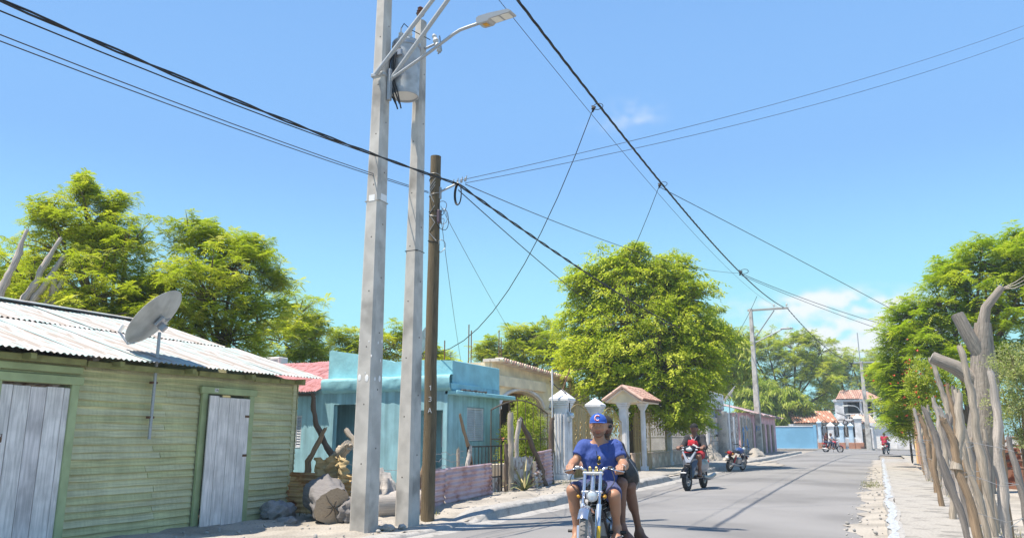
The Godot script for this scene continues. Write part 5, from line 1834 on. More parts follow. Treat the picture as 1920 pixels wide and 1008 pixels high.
	for k in 2:
		var st := MB.new()
		st.tube([[Vector3(0.08, 7.5, 0), Vector3(0.08, 7.3, 0.0)][k], [Vector3(1.5, 9.4, 0), Vector3(1.9, 8.1, 0.1)][k]], 0.04, 6)
		part("strut" if k == 0 else "lamp_arm", st, M.steel if k == 0 else M.galv, up2)
	for q in [Vector3(1.5, 9.66, 0), Vector3(2.3, 9.66, 0)]:
		insulator(up2, q, M.porcelain, 1.2)
	var lh := MB.new()
	lh.box(Vector3(2.2, 8.14, 0.1), Vector3(0.75, 0.1, 0.24), 0.03)
	part("lamp_head", lh, M.lamp_body, up2)
	var bm := MB.new()
	var pts := []
	for i in 12:
		pts.append(Vector3(0.02 + 0.1 * cos(i * 0.6), 1.8 + 0.12 * sin(i * 0.6), 0.205))
	bm.tube(pts, 0.018, 5)
	bm.box(Vector3(-0.1, 1.8, 0.204), Vector3(0.035, 0.42, 0.012))
	part("paint_mark", bm, M.blue_graffiti, up2)
	# rubble by the parked motorcycle
	for k in 14:
		var r := rnd.randf_range(0.08, 0.2)
		one("rubble", lump(Vector3(rnd.randf_range(-7.2, -5.9), 0.14, rnd.randf_range(-36.2, -40.5)), Vector3(r, r * 0.6, r * 0.9), Basis(Vector3.UP, k), 40.0 + k, 0.5, 10, 7), M.sand if k % 2 else M.old_block, "lump of pale rubble on the dirt behind the parked motorcycle", "rubble", "rubble behind the parked motorcycle")


func far_houses() -> void:
	var Z := -83.4
	var bw := thing("blue_wall", "plain bright blue wall at the end of the street", "wall", Vector3(-9.0, 0, Z))
	var b := MB.new()
	b.box(Vector3(0.1, 1.12, -0.12), Vector3(6.0, 2.24, 0.24), 0.02)
	b.box(Vector3(3.25, 1.2, -0.1), Vector3(0.3, 2.4, 0.3), 0.02)
	part("wall", b, M.blue_wall, bw)
	var cp := MB.new()
	cp.box(Vector3(0.1, 2.28, -0.12), Vector3(6.0, 0.08, 0.32), 0.01)
	part("coping", cp, M.white_wash, bw)
	# white and blue fence
	var ps := [[-5.3, 2.5, 0.3, 0], [-4.25, 2.15, 0.55, 1], [-3.3, 2.15, 0.4, 0], [-2.45, 2.15, 0.4, 0], [-1.75, 2.85, 0.62, 1]]
	for k in ps.size():
		var q: Array = ps[k]
		var pi := pillar(Vector3(q[0], 0.1, Z), q[2], q[1], ["leftmost white and blue pillar of the far fence, beside the blue wall", "white pillar with terracotta foot behind the far motorcycle", "white pillar in the middle of the far blue fence", "slim white pillar right of the far fence's middle", "tallest pale blue pillar with terracotta foot at the far fence"][k], false, M.pale_blue if q[3] == 0 else M.white_wash)
		pi.set_meta("group", "pillars of the far blue and white fence")
		var ft := MB.new()
		ft.box(Vector3(0, 0.3, 0.02), Vector3(q[2] + 0.16, 0.6, q[2] + 0.16), 0.02)
		part("foot", ft, M.terracotta, pi)
	for k in 4:
		var xa: float = ps[k][0] + ps[k][2] / 2
		var xb: float = ps[k + 1][0] - ps[k + 1][2] / 2
		var pn := thing("iron_fence", ["black iron fence panel beside the blue wall, far end of street", "pale blue fence panel with black oval ironwork behind the far riders", "pale blue fence panel with black ironwork, right of the far riders", "pale blue fence panel with black ironwork beside the tallest far pillar"][k], "fence", Vector3(xa, 0.1, Z), "panels of the far blue fence")
		var lw := MB.new()
		if k:
			lw.box(Vector3((xb - xa) / 2, 0.55, 0), Vector3(xb - xa, 1.1, 0.16), 0.01)
			part("low_wall", lw, M.pale_blue, pn)
			for i in 4:
				var bl := MB.new()
				bl.box(Vector3((xb - xa) * (i + 0.5) / 4.0, 0.62, 0.1), Vector3(0.09, 0.8, 0.06), 0.01)
				part("baluster", bl, M.white_wash, pn)
		var n := 5
		for i in n:
			var br := MB.new()
			var x := (xb - xa) * (i + 0.5) / n
			br.box(Vector3(x, 1.5 if k else 1.1, 0), Vector3(0.05, 1.2 if k else 2.0, 0.04))
			part("bar", br, M.iron_black, pn)
		var ov := MB.new()
		var pts := []
		for i in 19:
			var a := TAU * i / 18.0
			pts.append(Vector3((xb - xa) / 2 + cos(a) * (xb - xa) * 0.36, 1.75 + sin(a) * 0.6, 0.03))
		ov.tube(pts, 0.045, 6)
		var p2 := []
		for i in 13:
			var a := TAU * i / 12.0
			p2.append(Vector3((xb - xa) / 2 + cos(a) * 0.2, 2.5 + sin(a) * 0.22, 0.03))
		ov.tube(p2, 0.05, 6)
		part("oval", ov, M.iron_black, pn)
	# red tiled house behind the blue wall
	var rh := thing("tiled_house", "house with an orange tiled roof behind the far blue fence", "house", Vector3(-6.5, 0, -88.0))
	var rb := MB.new()
	rb.box(Vector3(0.6, 1.3, -3.0), Vector3(5.6, 2.6, 6.0))
	part("wall", rb, M.white_wash, rh)
	tile_slope(rh, Vector3(-2.4, 3.9, -2.5), Vector3(4.4, 0, 0), Vector3(0.9, -1.25, 2.9), M.terracotta, 16, 6)
	var dr := thing("lean_to_roof", "dark grey sheet roof sloping down beside the far white house", "roof", Vector3(-2.2, 0, -88.5))
	var db := MB.new()
	db.X = Transform3D(Basis(Vector3.BACK, -0.38), Vector3(0, 3.1, 0))
	db.box(Vector3(0, 0, 0), Vector3(3.4, 0.1, 2.6), 0.02)
	part("sheet", db, M.stone, dr)
	var dw := MB.new()
	dw.box(Vector3(0.2, 1.25, 0), Vector3(2.6, 2.5, 2.0))
	part("wall", dw, M.old_block, dr)
	# two storeys
	var h := thing("two_storey_house", "white two-storey house with tiled roof and balcony, far end", "house", Vector3(-2.0, 0, -92.0))
	var hb := MB.new()
	hb.box(Vector3(0.2, 1.5, -3.2), Vector3(4.6, 3.0, 6.0))
	hb.box(Vector3(-1.65, 4.1, -2.2), Vector3(0.9, 2.2, 4.4))
	hb.box(Vector3(0.3, 4.1, -3.6), Vector3(3.4, 2.2, 2.0))
	hb.box(Vector3(1.85, 4.1, -2.6), Vector3(0.2, 2.2, 3.2))
	part("wall", hb, M.white_wash, h)
	var hc := MB.new()
	for x in [0.5, 1.0, 1.8]:
		hc.box(Vector3(x, 4.05, -0.25), Vector3(0.22, 2.0, 0.22), 0.01)
	hc.box(Vector3(0.3, 5.12, -1.3), Vector3(5.1, 0.24, 2.8), 0.02)
	hc.box(Vector3(0.3, 3.02, -0.9), Vector3(4.4, 0.2, 1.8), 0.02)
	part("frame", hc, M.white_wash, h)
	for i in 13:
		var bl := MB.new()
		bl.X = Transform3D(Basis(), Vector3(-1.1 + i * 0.25, 3.12, -0.2))
		bl.lathe([Vector2(0.04, 0), Vector2(0.075, 0.15), Vector2(0.035, 0.35), Vector2(0.05, 0.5)], 8)
		part("baluster", bl, M.white_paint, h)
	var rl := MB.new()
	rl.box(Vector3(0.4, 3.66, -0.2), Vector3(3.2, 0.09, 0.16), 0.01)
	part("rail", rl, M.white_paint, h)
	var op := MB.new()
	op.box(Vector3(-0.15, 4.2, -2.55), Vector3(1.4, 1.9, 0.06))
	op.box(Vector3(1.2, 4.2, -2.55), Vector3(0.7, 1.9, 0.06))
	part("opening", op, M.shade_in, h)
	tile_slope(h, Vector3(-1.5, 6.25, -1.6), Vector3(2.3, 0, 0), Vector3(-0.4, -1.0, 1.75), M.tile, 12, 5)
	tile_slope(h, Vector3(0.8, 6.25, -1.6), Vector3(0.0, 0, -2.0), Vector3(2.1, -1.15, 0.0), M.tile, 10, 5)
	var hip := MB.new()
	hip.face3(Vector3(0.8, 6.27, -1.6), Vector3(0.4, 5.25, 0.15), Vector3(2.9, 5.1, 0.15), Vector3(0.3, 1, 0.5))
	hip.face3(Vector3(0.8, 6.27, -1.6), Vector3(2.9, 5.1, 0.15), Vector3(2.9, 5.1, -1.6), Vector3(1, 1, 0.0))
	hip.face3(Vector3(-1.5, 6.25, -1.6), Vector3(-1.9, 5.25, 0.15), Vector3(-2.2, 5.2, -2.6), Vector3(-1, 1, 0.0))
	part("roof_hip", hip, M.tile, h)
	tile_slope(h, Vector3(-0.6, 3.5, -0.2), Vector3(1.9, 0, 0), Vector3(0.6, -0.85, 1.6), M.tile_pale, 10, 4)
	tile_slope(h, Vector3(2.1, 3.4, -1.2), Vector3(0.9, 0, 0), Vector3(0.9, -0.9, 1.6), M.terracotta, 6, 4)
	var g := thing("garage", "white garage with a shutter door at the street's far end", "garage", Vector3(0.3, 0.1, -86.0))
	var gb := MB.new()
	gb.box(Vector3(-0.95, 1.05, 0), Vector3(0.3, 2.1, 0.3), 0.02)
	gb.box(Vector3(1.5, 1.2, -0.3), Vector3(0.6, 2.4, 0.6), 0.02)
	gb.box(Vector3(0.3, 2.35, 0), Vector3(3.0, 0.3, 0.4), 0.02)
	gb.box(Vector3(0.3, 1.2, -1.6), Vector3(2.9, 2.4, 0.2))
	gb.box(Vector3(-2.0, 0.95, -0.5), Vector3(0.5, 1.9, 0.3), 0.02)
	part("wall", gb, M.white_wash, g)
	for i in 13:
		var sl := MB.new()
		sl.box(Vector3(0.2, 0.09 + i * 0.165, -0.1), Vector3(2.1, 0.15, 0.03), 0.012)
		part("door_slat", sl, M.white_paint, g)
	var ww := MB.new()
	ww.box(Vector3(5.4, 1.0, -89.0), Vector3(7.0, 2.0, 0.2), 0.02)
	one("white_wall", ww, M.white_wash, "low white wall right of the far garage", "wall")
	var dg := thing("brown_gate", "narrow brown gate between the tallest far pillar and the pole", "gate", Vector3(-1.3, 0.1, -84.2))
	for i in 4:
		var sl := MB.new()
		sl.box(Vector3(-0.05 + i * 0.2, 0.95, 0), Vector3(0.18, 1.9, 0.05), 0.01)
		part("board", sl, M.iron_brown, dg)
	var up := thing("utility_pole", "farthest concrete pole in front of the white two-storey house", "utility pole", Vector3(-0.92, 0, -82.0))
	square_pole(up, 0.5, 0.26, 8.4, M.pole)
	var mast := MB.new()
	mast.tube([Vector3(-0.1, 8.2, 0), Vector3(-0.1, 11.2, 0)], 0.05, 6)
	part("mast", mast, M.galv, up)
	var xa := MB.new()
	xa.box(Vector3(0.6, 8.3, 0), Vector3(2.6, 0.12, 0.12), 0.01)
	part("crossarm", xa, M.galv, up)
	var sl2 := thing("street_light", "small curved street light before the far white balcony", "street light", Vector3(-1.0, 0, -82.2))
	var sb := MB.new()
	sb.tube([Vector3(-0.2, 3.2, 0.3), Vector3(-0.6, 4.0, 0.4), Vector3(-0.9, 4.15, 0.4), Vector3(-1.5, 4.2, 0.4)], 0.05, 6)
	part("arm", sb, M.galv, sl2)
	var sh := MB.new()
	sh.box(Vector3(-1.7, 4.18, 0.4), Vector3(0.5, 0.1, 0.2), 0.03)
	part("head", sh, M.lamp_glass, sl2)
	stick("thin_post", [Vector3(3.1, 0, -86), Vector3(3.0, 2.0, -86), Vector3(3.0, 4.2, -86)], [0.09, 0.09, 0.08], M.drift_d, "thin dark post in front of the far white wall", "post")


func right_side() -> void:
	var sg := "weathered sticks of the fence along the right pavement"
	# bottom x, z, middle x, y, z, top y, top x, radius
	var P := [[1.16, -10.1, 1.16, 1.07, -10.1, 1.97, 1.19, 0.058], [0.9, -9.75, 0.75, 0.85, -9.75, 1.44, 0.65, 0.055], [1.13, -10.8, 1.05, 1.37, -10.8, 2.33, 0.99, 0.056], [0.84, -10.2, 0.61, 1.01, -10.2, 1.58, 0.49, 0.045], [0.85, -15.1, 0.8, 0.71, -15.1, 1.5, 0.81, 0.05], [1.87, -24.7, 1.77, 2.17, -24.7, 3.41, 1.5, 0.09], [1.11, -24.0, 1.02, 1.09, -24.0, 2.0, 0.93, 0.065], [1.15, -12.3, 1.16, 0.82, -12.3, 1.24, 1.16, 0.042], [0.86, -12.9, 0.84, 0.65, -12.9, 1.39, 0.82, 0.05], [1.74, -24.6, 1.8, 1.52, -24.6, 2.61, 1.98, 0.08], [1.0, -18.7, 0.91, 1.13, -18.7, 1.73, 0.8, 0.06], [1.27, -29.7, 1.24, 1.05, -29.7, 1.93, 1.43, 0.065], [1.1, -18.0, 1.14, 1.13, -18.0, 2.03, 1.07, 0.065], [1.31, -16.7, 1.3, 0.85, -16.7, 2.22, 1.26, 0.055], [1.11, -22.9, 1.12, 0.83, -22.9, 2.05, 1.22, 0.05], [1.13, -11.4, 1.18, 0.73, -11.4, 1.18, 1.2, 0.038], [1.15, -27.0, 1.12, 1.0, -27.0, 1.8, 1.05, 0.06], [1.2, -20.9, 1.15, 1.0, -20.9, 1.9, 1.0, 0.055], [1.05, -13.9, 1.02, 0.9, -13.9, 1.7, 0.9, 0.05]]
	var lab := ["tall pale grey stake, rightmost and nearest of the right-hand fence", "brown forked stake leaning left, nearest of the right-hand fence", "tallest slender pale stake in front of the dead tree", "dark grey stake leaning left beside the pavement", "short brown split post standing on the pavement's edge", "thick bent post with a hooked top behind the stakes", "grey leaning stake near the black gate, far along the fence", "low thin stake between the brown and the pale stakes", "squat brown stake on the pavement's edge, beside the dark one", "thick forked post leaning right behind the brown stake", "grey stake leaning left, midway along the right-hand fence", "farthest crooked stake of the right-hand fence", "straight grey stake midway along the right-hand fence", "tall thin stake with a knob behind the brown forked one", "thin pale stake leaning right, far along the fence", "short thin stake below the tallest pale stake", "rounded grey stake near the orange wall", "grey stake leaning left behind the split post", "crooked grey stake behind the squat brown one"]
	for k in P.size():
		var q: Array = P[k]
		stick("fence_stake", [Vector3(q[0], -0.1, q[1]), Vector3(q[2], q[3], q[4]), Vector3((q[2] + q[6]) / 2 + 0.03, (q[3] + q[5]) / 2, q[4]), Vector3(q[6], q[5], q[4])], [q[7] * 0.86, q[7] * 0.82, q[7] * 0.76, q[7] * 0.58], [M.drift_c, M.drift_b, M.drift, M.drift_d2, M.drift_b, M.drift][k % 6], lab[k], "fence post", sg)
	stick("fence_stake", [Vector3(0.72, 0.9, -9.75), Vector3(0.8, 1.3, -9.8), Vector3(0.84, 1.72, -9.85)], [0.05, 0.045, 0.035], M.drift, "upright fork of the brown leaning stake, in front of the pavement", "fence post", sg)
	for k in 7:
		var z: float = [-9.4, -10.45, -11.0, -11.9, -12.6, -13.4, -14.4][k]
		var x: float = [1.3, 1.02, 1.28, 0.98, 1.16, 1.05, 1.2][k]
		var hh: float = [1.25, 1.2, 1.75, 1.45, 1.9, 1.3, 1.6][k]
		var ln: float = [-0.1, -0.16, 0.06, -0.2, -0.12, 0.1, -0.18][k]
		stick("fence_stake", [Vector3(x, -0.1, z), Vector3(x + ln * 0.4, hh * 0.5, z), Vector3(x + ln, hh, z)], [0.04, 0.036, 0.026], [M.drift_d2, M.drift, M.drift_b][k % 3], ["thin dark stake at the bottom right, in front of the tall pale grey one", "thin grey stake leaning left between the brown forked and dark leaning ones", "thin upright stake just right of the tallest slender pale one", "thin dark stake leaning left behind the low thin stake", "tall thin stake rising behind the squat brown one", "thin brown stake leaning right before the crooked grey one", "thin dark stake leaning left just before the split post"][k], "fence post", sg)
	for k in 9:
		var z := -11.6 - k * 1.95 - 0.4 * sin(k * 2.0)
		var x := 1.22 + 0.14 * sin(k * 2.7)
		var hh := 1.35 + 0.4 * sin(k * 1.9) * cos(k * 0.7)
		stick("fence_stake", [Vector3(x, -0.1, z), Vector3(x + 0.05 * sin(k * 3.1), hh * 0.5, z), Vector3(x + 0.16 * sin(k * 4.3), hh, z + 0.05)], [0.036, 0.034, 0.022], [M.drift, M.drift_d2, M.drift_b][k % 3], ["thin stake between the tall pale stake and the squat brown one", "thin stake just beyond the squat brown one on the right pavement", "thin stake next to the short split post on the right", "thin stake in front of the dead tree's lowest limb", "thin stake at the foot of the dead tree, street side", "thin stake just beyond the dead tree's foot", "thin stake below the flowering shrub, nearest of three there", "thin stake below the flowering shrub, middle of three there", "thin stake below the flowering shrub, farthest of three there"][k], "fence post", sg)
	for k in 3:
		var b := MB.new()
		var pts := []
		for i in 41:
			var t := i / 40.0
			pts.append(Vector3(1.0 + 0.18 * sin(i * 1.3), [0.45, 0.8, 1.15][k] + 0.05 * sin(i * 2.1 + k), lerpf(-8.5, -28.0, t)))
		b.tube(pts, 0.003, 4, false)
		one("barbed_wire", b, M.wire, ["lowest wire strung along the right-hand stakes", "middle wire strung along the right-hand stakes", "top wire strung along the right-hand stakes"][k], "wire")
	# the dead tree
	var t := thing("dead_tree", "bare grey dead tree trunk with sawn limbs behind the stakes", "tree", Vector3(1.95, 0, -20.05))
	var tr := MB.new()
	tr.tube([Vector3(-0.15, -0.1, 0), Vector3(0.02, 0.8, 0), Vector3(0.25, 2.05, 0), Vector3(0.3, 2.75, 0), Vector3(0.35, 3.3, 0), Vector3(0.42, 3.75, 0)], [0.4, 0.3, 0.26, 0.25, 0.2, 0.17], 16, true, 0.2, 2.0)
	part("trunk", tr, M.bark_grey, t)
	for k in 4:
		var lb := MB.new()
		var q: Array = [[Vector3(0.4, 3.7, 0), Vector3(0.5, 4.1, 0.02), Vector3(0.86, 4.53, 0.05), 0.13, 0.08], [Vector3(0.28, 3.0, 0), Vector3(0.1, 3.45, 0.1), Vector3(-0.08, 3.98, 0.12), 0.17, 0.14], [Vector3(0.2, 2.4, 0), Vector3(-0.25, 2.78, 0.1), Vector3(-0.7, 3.02, 0.12), 0.17, 0.13], [Vector3(0.05, 0.9, 0), Vector3(-0.25, 1.1, 0.2), Vector3(-0.3, 0.9, 0.35), 0.2, 0.12]][k]
		lb.tube([q[0], q[1], q[2]], [q[3], (q[3] + q[4]) / 2, q[4]], 12, true, 0.16, k * 2.0)
		part("limb", lb, M.bark_grey, t)
		if k < 3:
			var cu := MB.new()
			var d: Vector3 = (q[2] - q[1]).normalized()
			cu.tube([q[2] + d * 0.004, q[2] + d * 0.012], q[4] * 0.8, 12)
			part("saw_cut", cu, M.log_pale, t)
	for k in 3:
		var tw := MB.new()
		tw.tube([Vector3(0.84, 4.5, 0.04), Vector3(1.1, 4.5 + 0.05 * k, 0.1 * k), Vector3(1.35, 4.6 + 0.08 * k, 0.15 * k)], [0.014, 0.01, 0.005], 5)
		part("twig", tw, M.drift_c, t)
	# black gate and orange wall
	var g := thing("iron_gate", "black barred gate standing open on the right pavement", "gate", Vector3(1.2, 0.14, -38.6), "", -0.05)
	for i in 15:
		var br := MB.new()
		br.box(Vector3(0, 0.98, -i * 0.2), Vector3(0.03, 1.9 + 0.12 * (i % 2), 0.03))
		part("bar", br, M.iron_black, g)
	var rl := MB.new()
	for y in [0.08, 0.8, 1.8]:
		rl.box(Vector3(0, y, -1.4), Vector3(0.035, 0.05, 2.85))
	part("rail", rl, M.iron_black, g)
	var kp := MB.new()
	kp.box(Vector3(-0.02, 0.44, -1.4), Vector3(0.012, 0.68, 2.75))
	part("kick_plate", kp, M.iron_black, g)
	var ow := thing("orange_wall", "orange and ochre wall beside the black gate on the right", "wall", Vector3(1.45, 0.1, -30.5))
	var ob := MB.new()
	ob.box(Vector3(0.1, 0.95, -3.9), Vector3(0.22, 1.9, 7.6), 0.02)
	part("wall", ob, M.orange_wall, ow)
	var oc := MB.new()
	oc.box(Vector3(0.08, 1.2, -7.9), Vector3(0.3, 2.4, 0.35), 0.02)
	part("gate_post", oc, M.ochre, ow)
	var cn := MB.new()
	cn.X = Transform3D(Basis(Vector3.BACK, 0.12), Vector3(0.15, 2.45, -8.0))
	cn.box(Vector3(0, 0, 0), Vector3(1.3, 0.08, 1.2), 0.01)
	part("canopy", cn, M.cream, ow)
	# scrap boards and zinc across the yard
	for k in 9:
		var z := thing("yard_board", ["bluish zinc sheet leaning in the right-hand yard", "brown board leaning left in the right-hand yard", "grey board standing behind the dead tree", "rusty sheet low behind the dead tree", "grey sheet at the photo's right edge", "dark board beside the bluish zinc sheet", "narrow pale board in the right-hand yard", "brown stick-like board near the right edge", "wide grey zinc sheet closing the right-hand yard"][k], "board", Vector3([3.55, 3.1, 2.55, 2.5, 4.5, 3.8, 3.3, 4.1, 5.4][k], 0.0, [-22.5, -22.6, -22.4, -22.0, -22.8, -22.9, -22.6, -22.4, -23.2][k]), "scrap boards fencing the right-hand yard", [0.1, 0.0, 0.2, 0.0, -0.1, 0.0, 0.1, 0.2, 0.0][k])
		var b := MB.new()
		var wd: float = [0.5, 0.2, 0.25, 1.0, 0.9, 0.3, 0.12, 0.14, 1.4][k]
		var hh: float = [1.5, 1.9, 1.4, 1.0, 2.2, 1.9, 2.0, 2.2, 2.0][k]
		b.X = Transform3D(Basis(Vector3.BACK, [0.16, -0.12, 0.1, 0.0, -0.05, 0.2, -0.1, 0.14, 0.02][k]), Vector3.ZERO)
		b.box(Vector3(0, hh / 2, 0), Vector3(wd, hh, 0.035), 0.006)
		part("board", b, [M.zinc_blue, M.drift_b_flat, M.board_grey, M.rusty_sheet, M.zinc_grey, M.board_brown, M.board_grey, M.board_brown, M.zinc_grey][k], z)
	for k in 5:
		stick("yard_stick", [Vector3(2.2 + k * 0.1, 0.5 + k * 0.16, -21.2), Vector3(2.8, 0.55 + k * 0.17, -21.4), Vector3(3.4, 0.5 + k * 0.15, -21.6)], [0.03, 0.03, 0.02], M.rusty_bar, ["lowest", "second lowest", "middle", "second highest", "topmost"][k] + " rusty bar across the gap beside the dead tree", "bar", "rusty bars beside the dead tree")


# ---- trees
func leaf_blade(b: MB, o: Vector3, d: Vector3, side: Vector3, L: float, W: float) -> void:
	var nn := d.cross(side).normalized()
	var m := o + d * L * 0.45 - nn * L * 0.05
	b.quad(o, m + side * W, o + d * L, m - side * W)


func spray(kind: String, v: int) -> MB:
	var b := MB.new()
	var r := RandomNumberGenerator.new()
	r.seed = kind.hash() + v
	if kind == "tuft":  # compound leaves radiating from a twig's end and drooping
		for i in 9:
			var a := TAU * i / 9.0 + r.randf() * 0.5
			var up := r.randf_range(-0.35, 0.75)
			var d := Vector3(cos(a) * cos(up), sin(up), sin(a) * cos(up))
			var L := r.randf_range(0.2, 0.3)
			var sd := Vector3(-sin(a), 0, cos(a))
			for k in 5:
				var t := 0.25 + k * 0.19
				var o := d * L * t + Vector3.DOWN * 0.1 * t * t
				for s in [-1, 1]:
					leaf_blade(b, o, (sd * s * 0.9 + d * 0.55 + Vector3.DOWN * 0.35).normalized(), (d - sd * s * 0.4).normalized(), 0.1, 0.017)
	elif kind == "fig":  # flat layered sprays of small leaves
		for i in 22:
			var t := r.randf_range(-0.1, 1.0)
			var o := Vector3(r.randf_range(-0.16, 0.16) * (1.1 - t), -0.16 * t * t + r.randf_range(-0.04, 0.04), 0.36 * t)
			var a := r.randf_range(-1.2, 1.2)
			leaf_blade(b, o, Vector3(sin(a), r.randf_range(-0.9, -0.1), cos(a)).normalized(), Vector3(cos(a), r.randf_range(-0.4, 0.4), -sin(a)).normalized(), r.randf_range(0.07, 0.105), 0.024)
	elif kind == "droop":  # long narrow hanging leaves
		for i in 18:
			var a := r.randf() * TAU
			var d := Vector3(cos(a) * 0.55, -r.randf_range(0.3, 1.1), sin(a) * 0.55).normalized()
			leaf_blade(b, Vector3(r.randf_range(-0.15, 0.15), r.randf_range(-0.1, 0.15), r.randf_range(-0.15, 0.15)), d, Vector3(-sin(a), 0, cos(a)), r.randf_range(0.2, 0.36), 0.03)
	else:
		for i in 16:
			var d := Vector3(r.randf_range(-1, 1), r.randf_range(-0.6, 1), r.randf_range(-1, 1)).normalized()
			leaf_blade(b, d * r.randf_range(0.02, 0.16), (d + Vector3(r.randf_range(-0.6, 0.6), 0, r.randf_range(-0.6, 0.6))).normalized(), d.cross(Vector3(r.randf(), 1, r.randf())).normalized(), r.randf_range(0.05, 0.09), 0.018)
	return b


func leaf_material(key: String, trans: float) -> StandardMaterial3D:
	var m := plain(key, 1, 1, 1, 0.55)
	m.vertex_color_use_as_albedo = true
	m.cull_mode = BaseMaterial3D.CULL_DISABLED
	m.metallic_specular = 0.35
	m.backlight_enabled = true
	m.backlight = Color(0.85 * trans, trans, 0.35 * trans).linear_to_srgb()
	return m


func tree(called: String, kind: String, label: String, base: Vector3, lobes: Array, trunk: float, dens: float) -> Node3D:
	var r := RandomNumberGenerator.new()
	r.seed = label.hash()
	var root := thing(called, label, "shrub" if kind == "small" else "tree", base)
	var far := clampf(base.length() / 24.0, 0.75, 2.3)  # leaf size follows what can be told apart there
	var tones: Array = {"tuft": [Color(0.460, 0.500, 0.060), Color(0.320, 0.400, 0.055), Color(0.620, 0.610, 0.100)], "fig": [Color(0.500, 0.560, 0.050), Color(0.350, 0.420, 0.040), Color(0.680, 0.690, 0.090)], "droop": [Color(0.420, 0.490, 0.080), Color(0.300, 0.390, 0.060), Color(0.580, 0.610, 0.140)], "small": [Color(0.400, 0.460, 0.070), Color(0.270, 0.350, 0.060), Color(0.560, 0.570, 0.110)]}[kind]
	if called == "right_tree":
		tones = [Color(0.430, 0.520, 0.045), Color(0.290, 0.400, 0.045), Color(0.600, 0.630, 0.080)]
	if called == "grey_bush":
		tones = [Color(0.400, 0.430, 0.200), Color(0.300, 0.340, 0.160), Color(0.500, 0.500, 0.280)]
	var mb := MB.new()
	var mid := Vector3.ZERO
	var low := 99.0
	for l in lobes:
		mid += Vector3(l[0], l[1], l[2]) / lobes.size()
		low = minf(low, l[1] - l[3] * 0.4)
	var fork := Vector3(lerpf(base.x, mid.x, 0.3), clampf(low, 0.4, 4.0) if kind != "small" else 0.3, lerpf(base.z, mid.z, 0.3)) - base
	mb.tube([Vector3(0, -0.2, 0), fork * 0.5 + Vector3(0.08, 0, 0.05), fork], [trunk * 1.2, trunk, trunk * 0.9], 12, true, 0.15, base.x)
	var at: Array[Transform3D] = []
	var cols: Array[Color] = []
	for l in lobes:
		var c := Vector3(l[0], l[1], l[2]) - base
		var R: float = l[3]
		var bend := fork.lerp(c, 0.5) + Vector3(r.randf_range(-0.3, 0.3), 0.25, r.randf_range(-0.3, 0.3)) * R
		var r0 := trunk * 0.42 * clampf(R / 1.5, 0.4, 1.1)
		mb.tube([fork, bend, c], [r0, r0 * 0.7, r0 * 0.4], 7, false, 0.1)
		var nsub := int(clampf((32.0 if kind == "fig" else 21.0) * dens * (0.5 + 0.5 * R * R / (far * far * 0.35)), 12, 220))
		var s := R * 0.24 + 0.08
		for i in nsub:
			var d := Vector3(r.randfn(), r.randfn() * 0.95 + 0.1, r.randfn()).normalized()
			var q := c + d * R * (r.randf_range(0.5, 1.0) if i % 4 else r.randf_range(0.95, 1.22)) * (1.0 + 0.25 * nz(d.x * 3.0 + c.x, d.y * 3.0 + c.y, d.z * 3.0))
			if i % 2 == 0:
				var st := c + d * R * 0.1
				mb.tube([st, st.lerp(q, 0.55) + Vector3.UP * R * 0.06, q], [r0 * 0.3 + 0.006, r0 * 0.18 + 0.005, 0.004 * far], 4, false)
			var tone := r.randf()
			var ns := int((5 if kind == "tuft" else 9) * (0.55 if i % 4 == 0 else 1.0))
			for k in ns:
				var o := Vector3(r.randfn(), r.randfn() * 0.6, r.randfn()) * s * 0.62
				if kind == "fig":
					o.y *= 0.5
				if i % 4 == 0:
					o *= 0.55
				var out := Vector3(d.x + r.randf_range(-0.7, 0.7), 0.0, d.z + r.randf_range(-0.7, 0.7))
				if out.length() < 0.01:
					out = Vector3.RIGHT
				out = out.normalized()
				var tilt := r.randf_range(-0.5, 0.35) if kind == "fig" else r.randf_range(-0.3, 0.3)
				var B := Basis(Vector3.UP.cross(out), Vector3.UP, out) * Basis(Vector3.RIGHT, -tilt) * Basis(Vector3.BACK, r.randf_range(-0.4, 0.4))
				if kind != "fig":
					B = B * Basis(Vector3.UP, r.randf() * TAU)
				at.append(Transform3D(B.scaled(Vector3.ONE * far * r.randf_range(0.55, 1.25) * (0.9 if kind == "tuft" else 1.0)), q + o))
				var j := r.randf()
				var col: Color = tones[0].lerp(tones[1], clampf(tone * 0.7 + j * 0.5 - 0.2, 0, 1))
				if (tone > 0.6 and j > 0.4) or j > 0.9:
					col = (tones[0] as Color).lerp(tones[2], j)
				cols.append(col)
	part("trunk", mb, M.bark, root)
	for v in 2:
		var mm := MultiMesh.new()
		mm.transform_format = MultiMesh.TRANSFORM_3D
		mm.use_colors = true
		mm.mesh = spray(kind, v).mesh()
		var n := 0
		for i in at.size():
			if i % 2 == v:
				n += 1
		mm.instance_count = n
		n = 0
		for i in at.size():
			if i % 2 == v:
				mm.set_instance_transform(n, at[i])
				mm.set_instance_color(n, cols[i])
				n += 1
		var cr := MultiMeshInstance3D.new()
		cr.name = "crown"
		cr.multimesh = mm
		cr.material_override = M.leaf
		stuff(cr)
		root.add_child(cr, true)
	return root


func flowers(root: Node3D, n: int, c: Vector3, s: Vector3, m: Material, size: float) -> void:
	var f := MB.new()
	var r := RandomNumberGenerator.new()
	r.seed = n
	for i in n:
		var o := c + Vector3(r.randfn(), r.randfn(), r.randfn()) * s
		for k in 5:
			var a := TAU * k / 5.0
			var d := Vector3(cos(a), 0.4, sin(a)).normalized().rotated(Vector3.RIGHT, r.randf_range(-1, 1))
			leaf_blade(f, o, d, d.cross(Vector3.UP).normalized(), size, size * 0.4)
	stuff(part("blossoms", f, m, root))


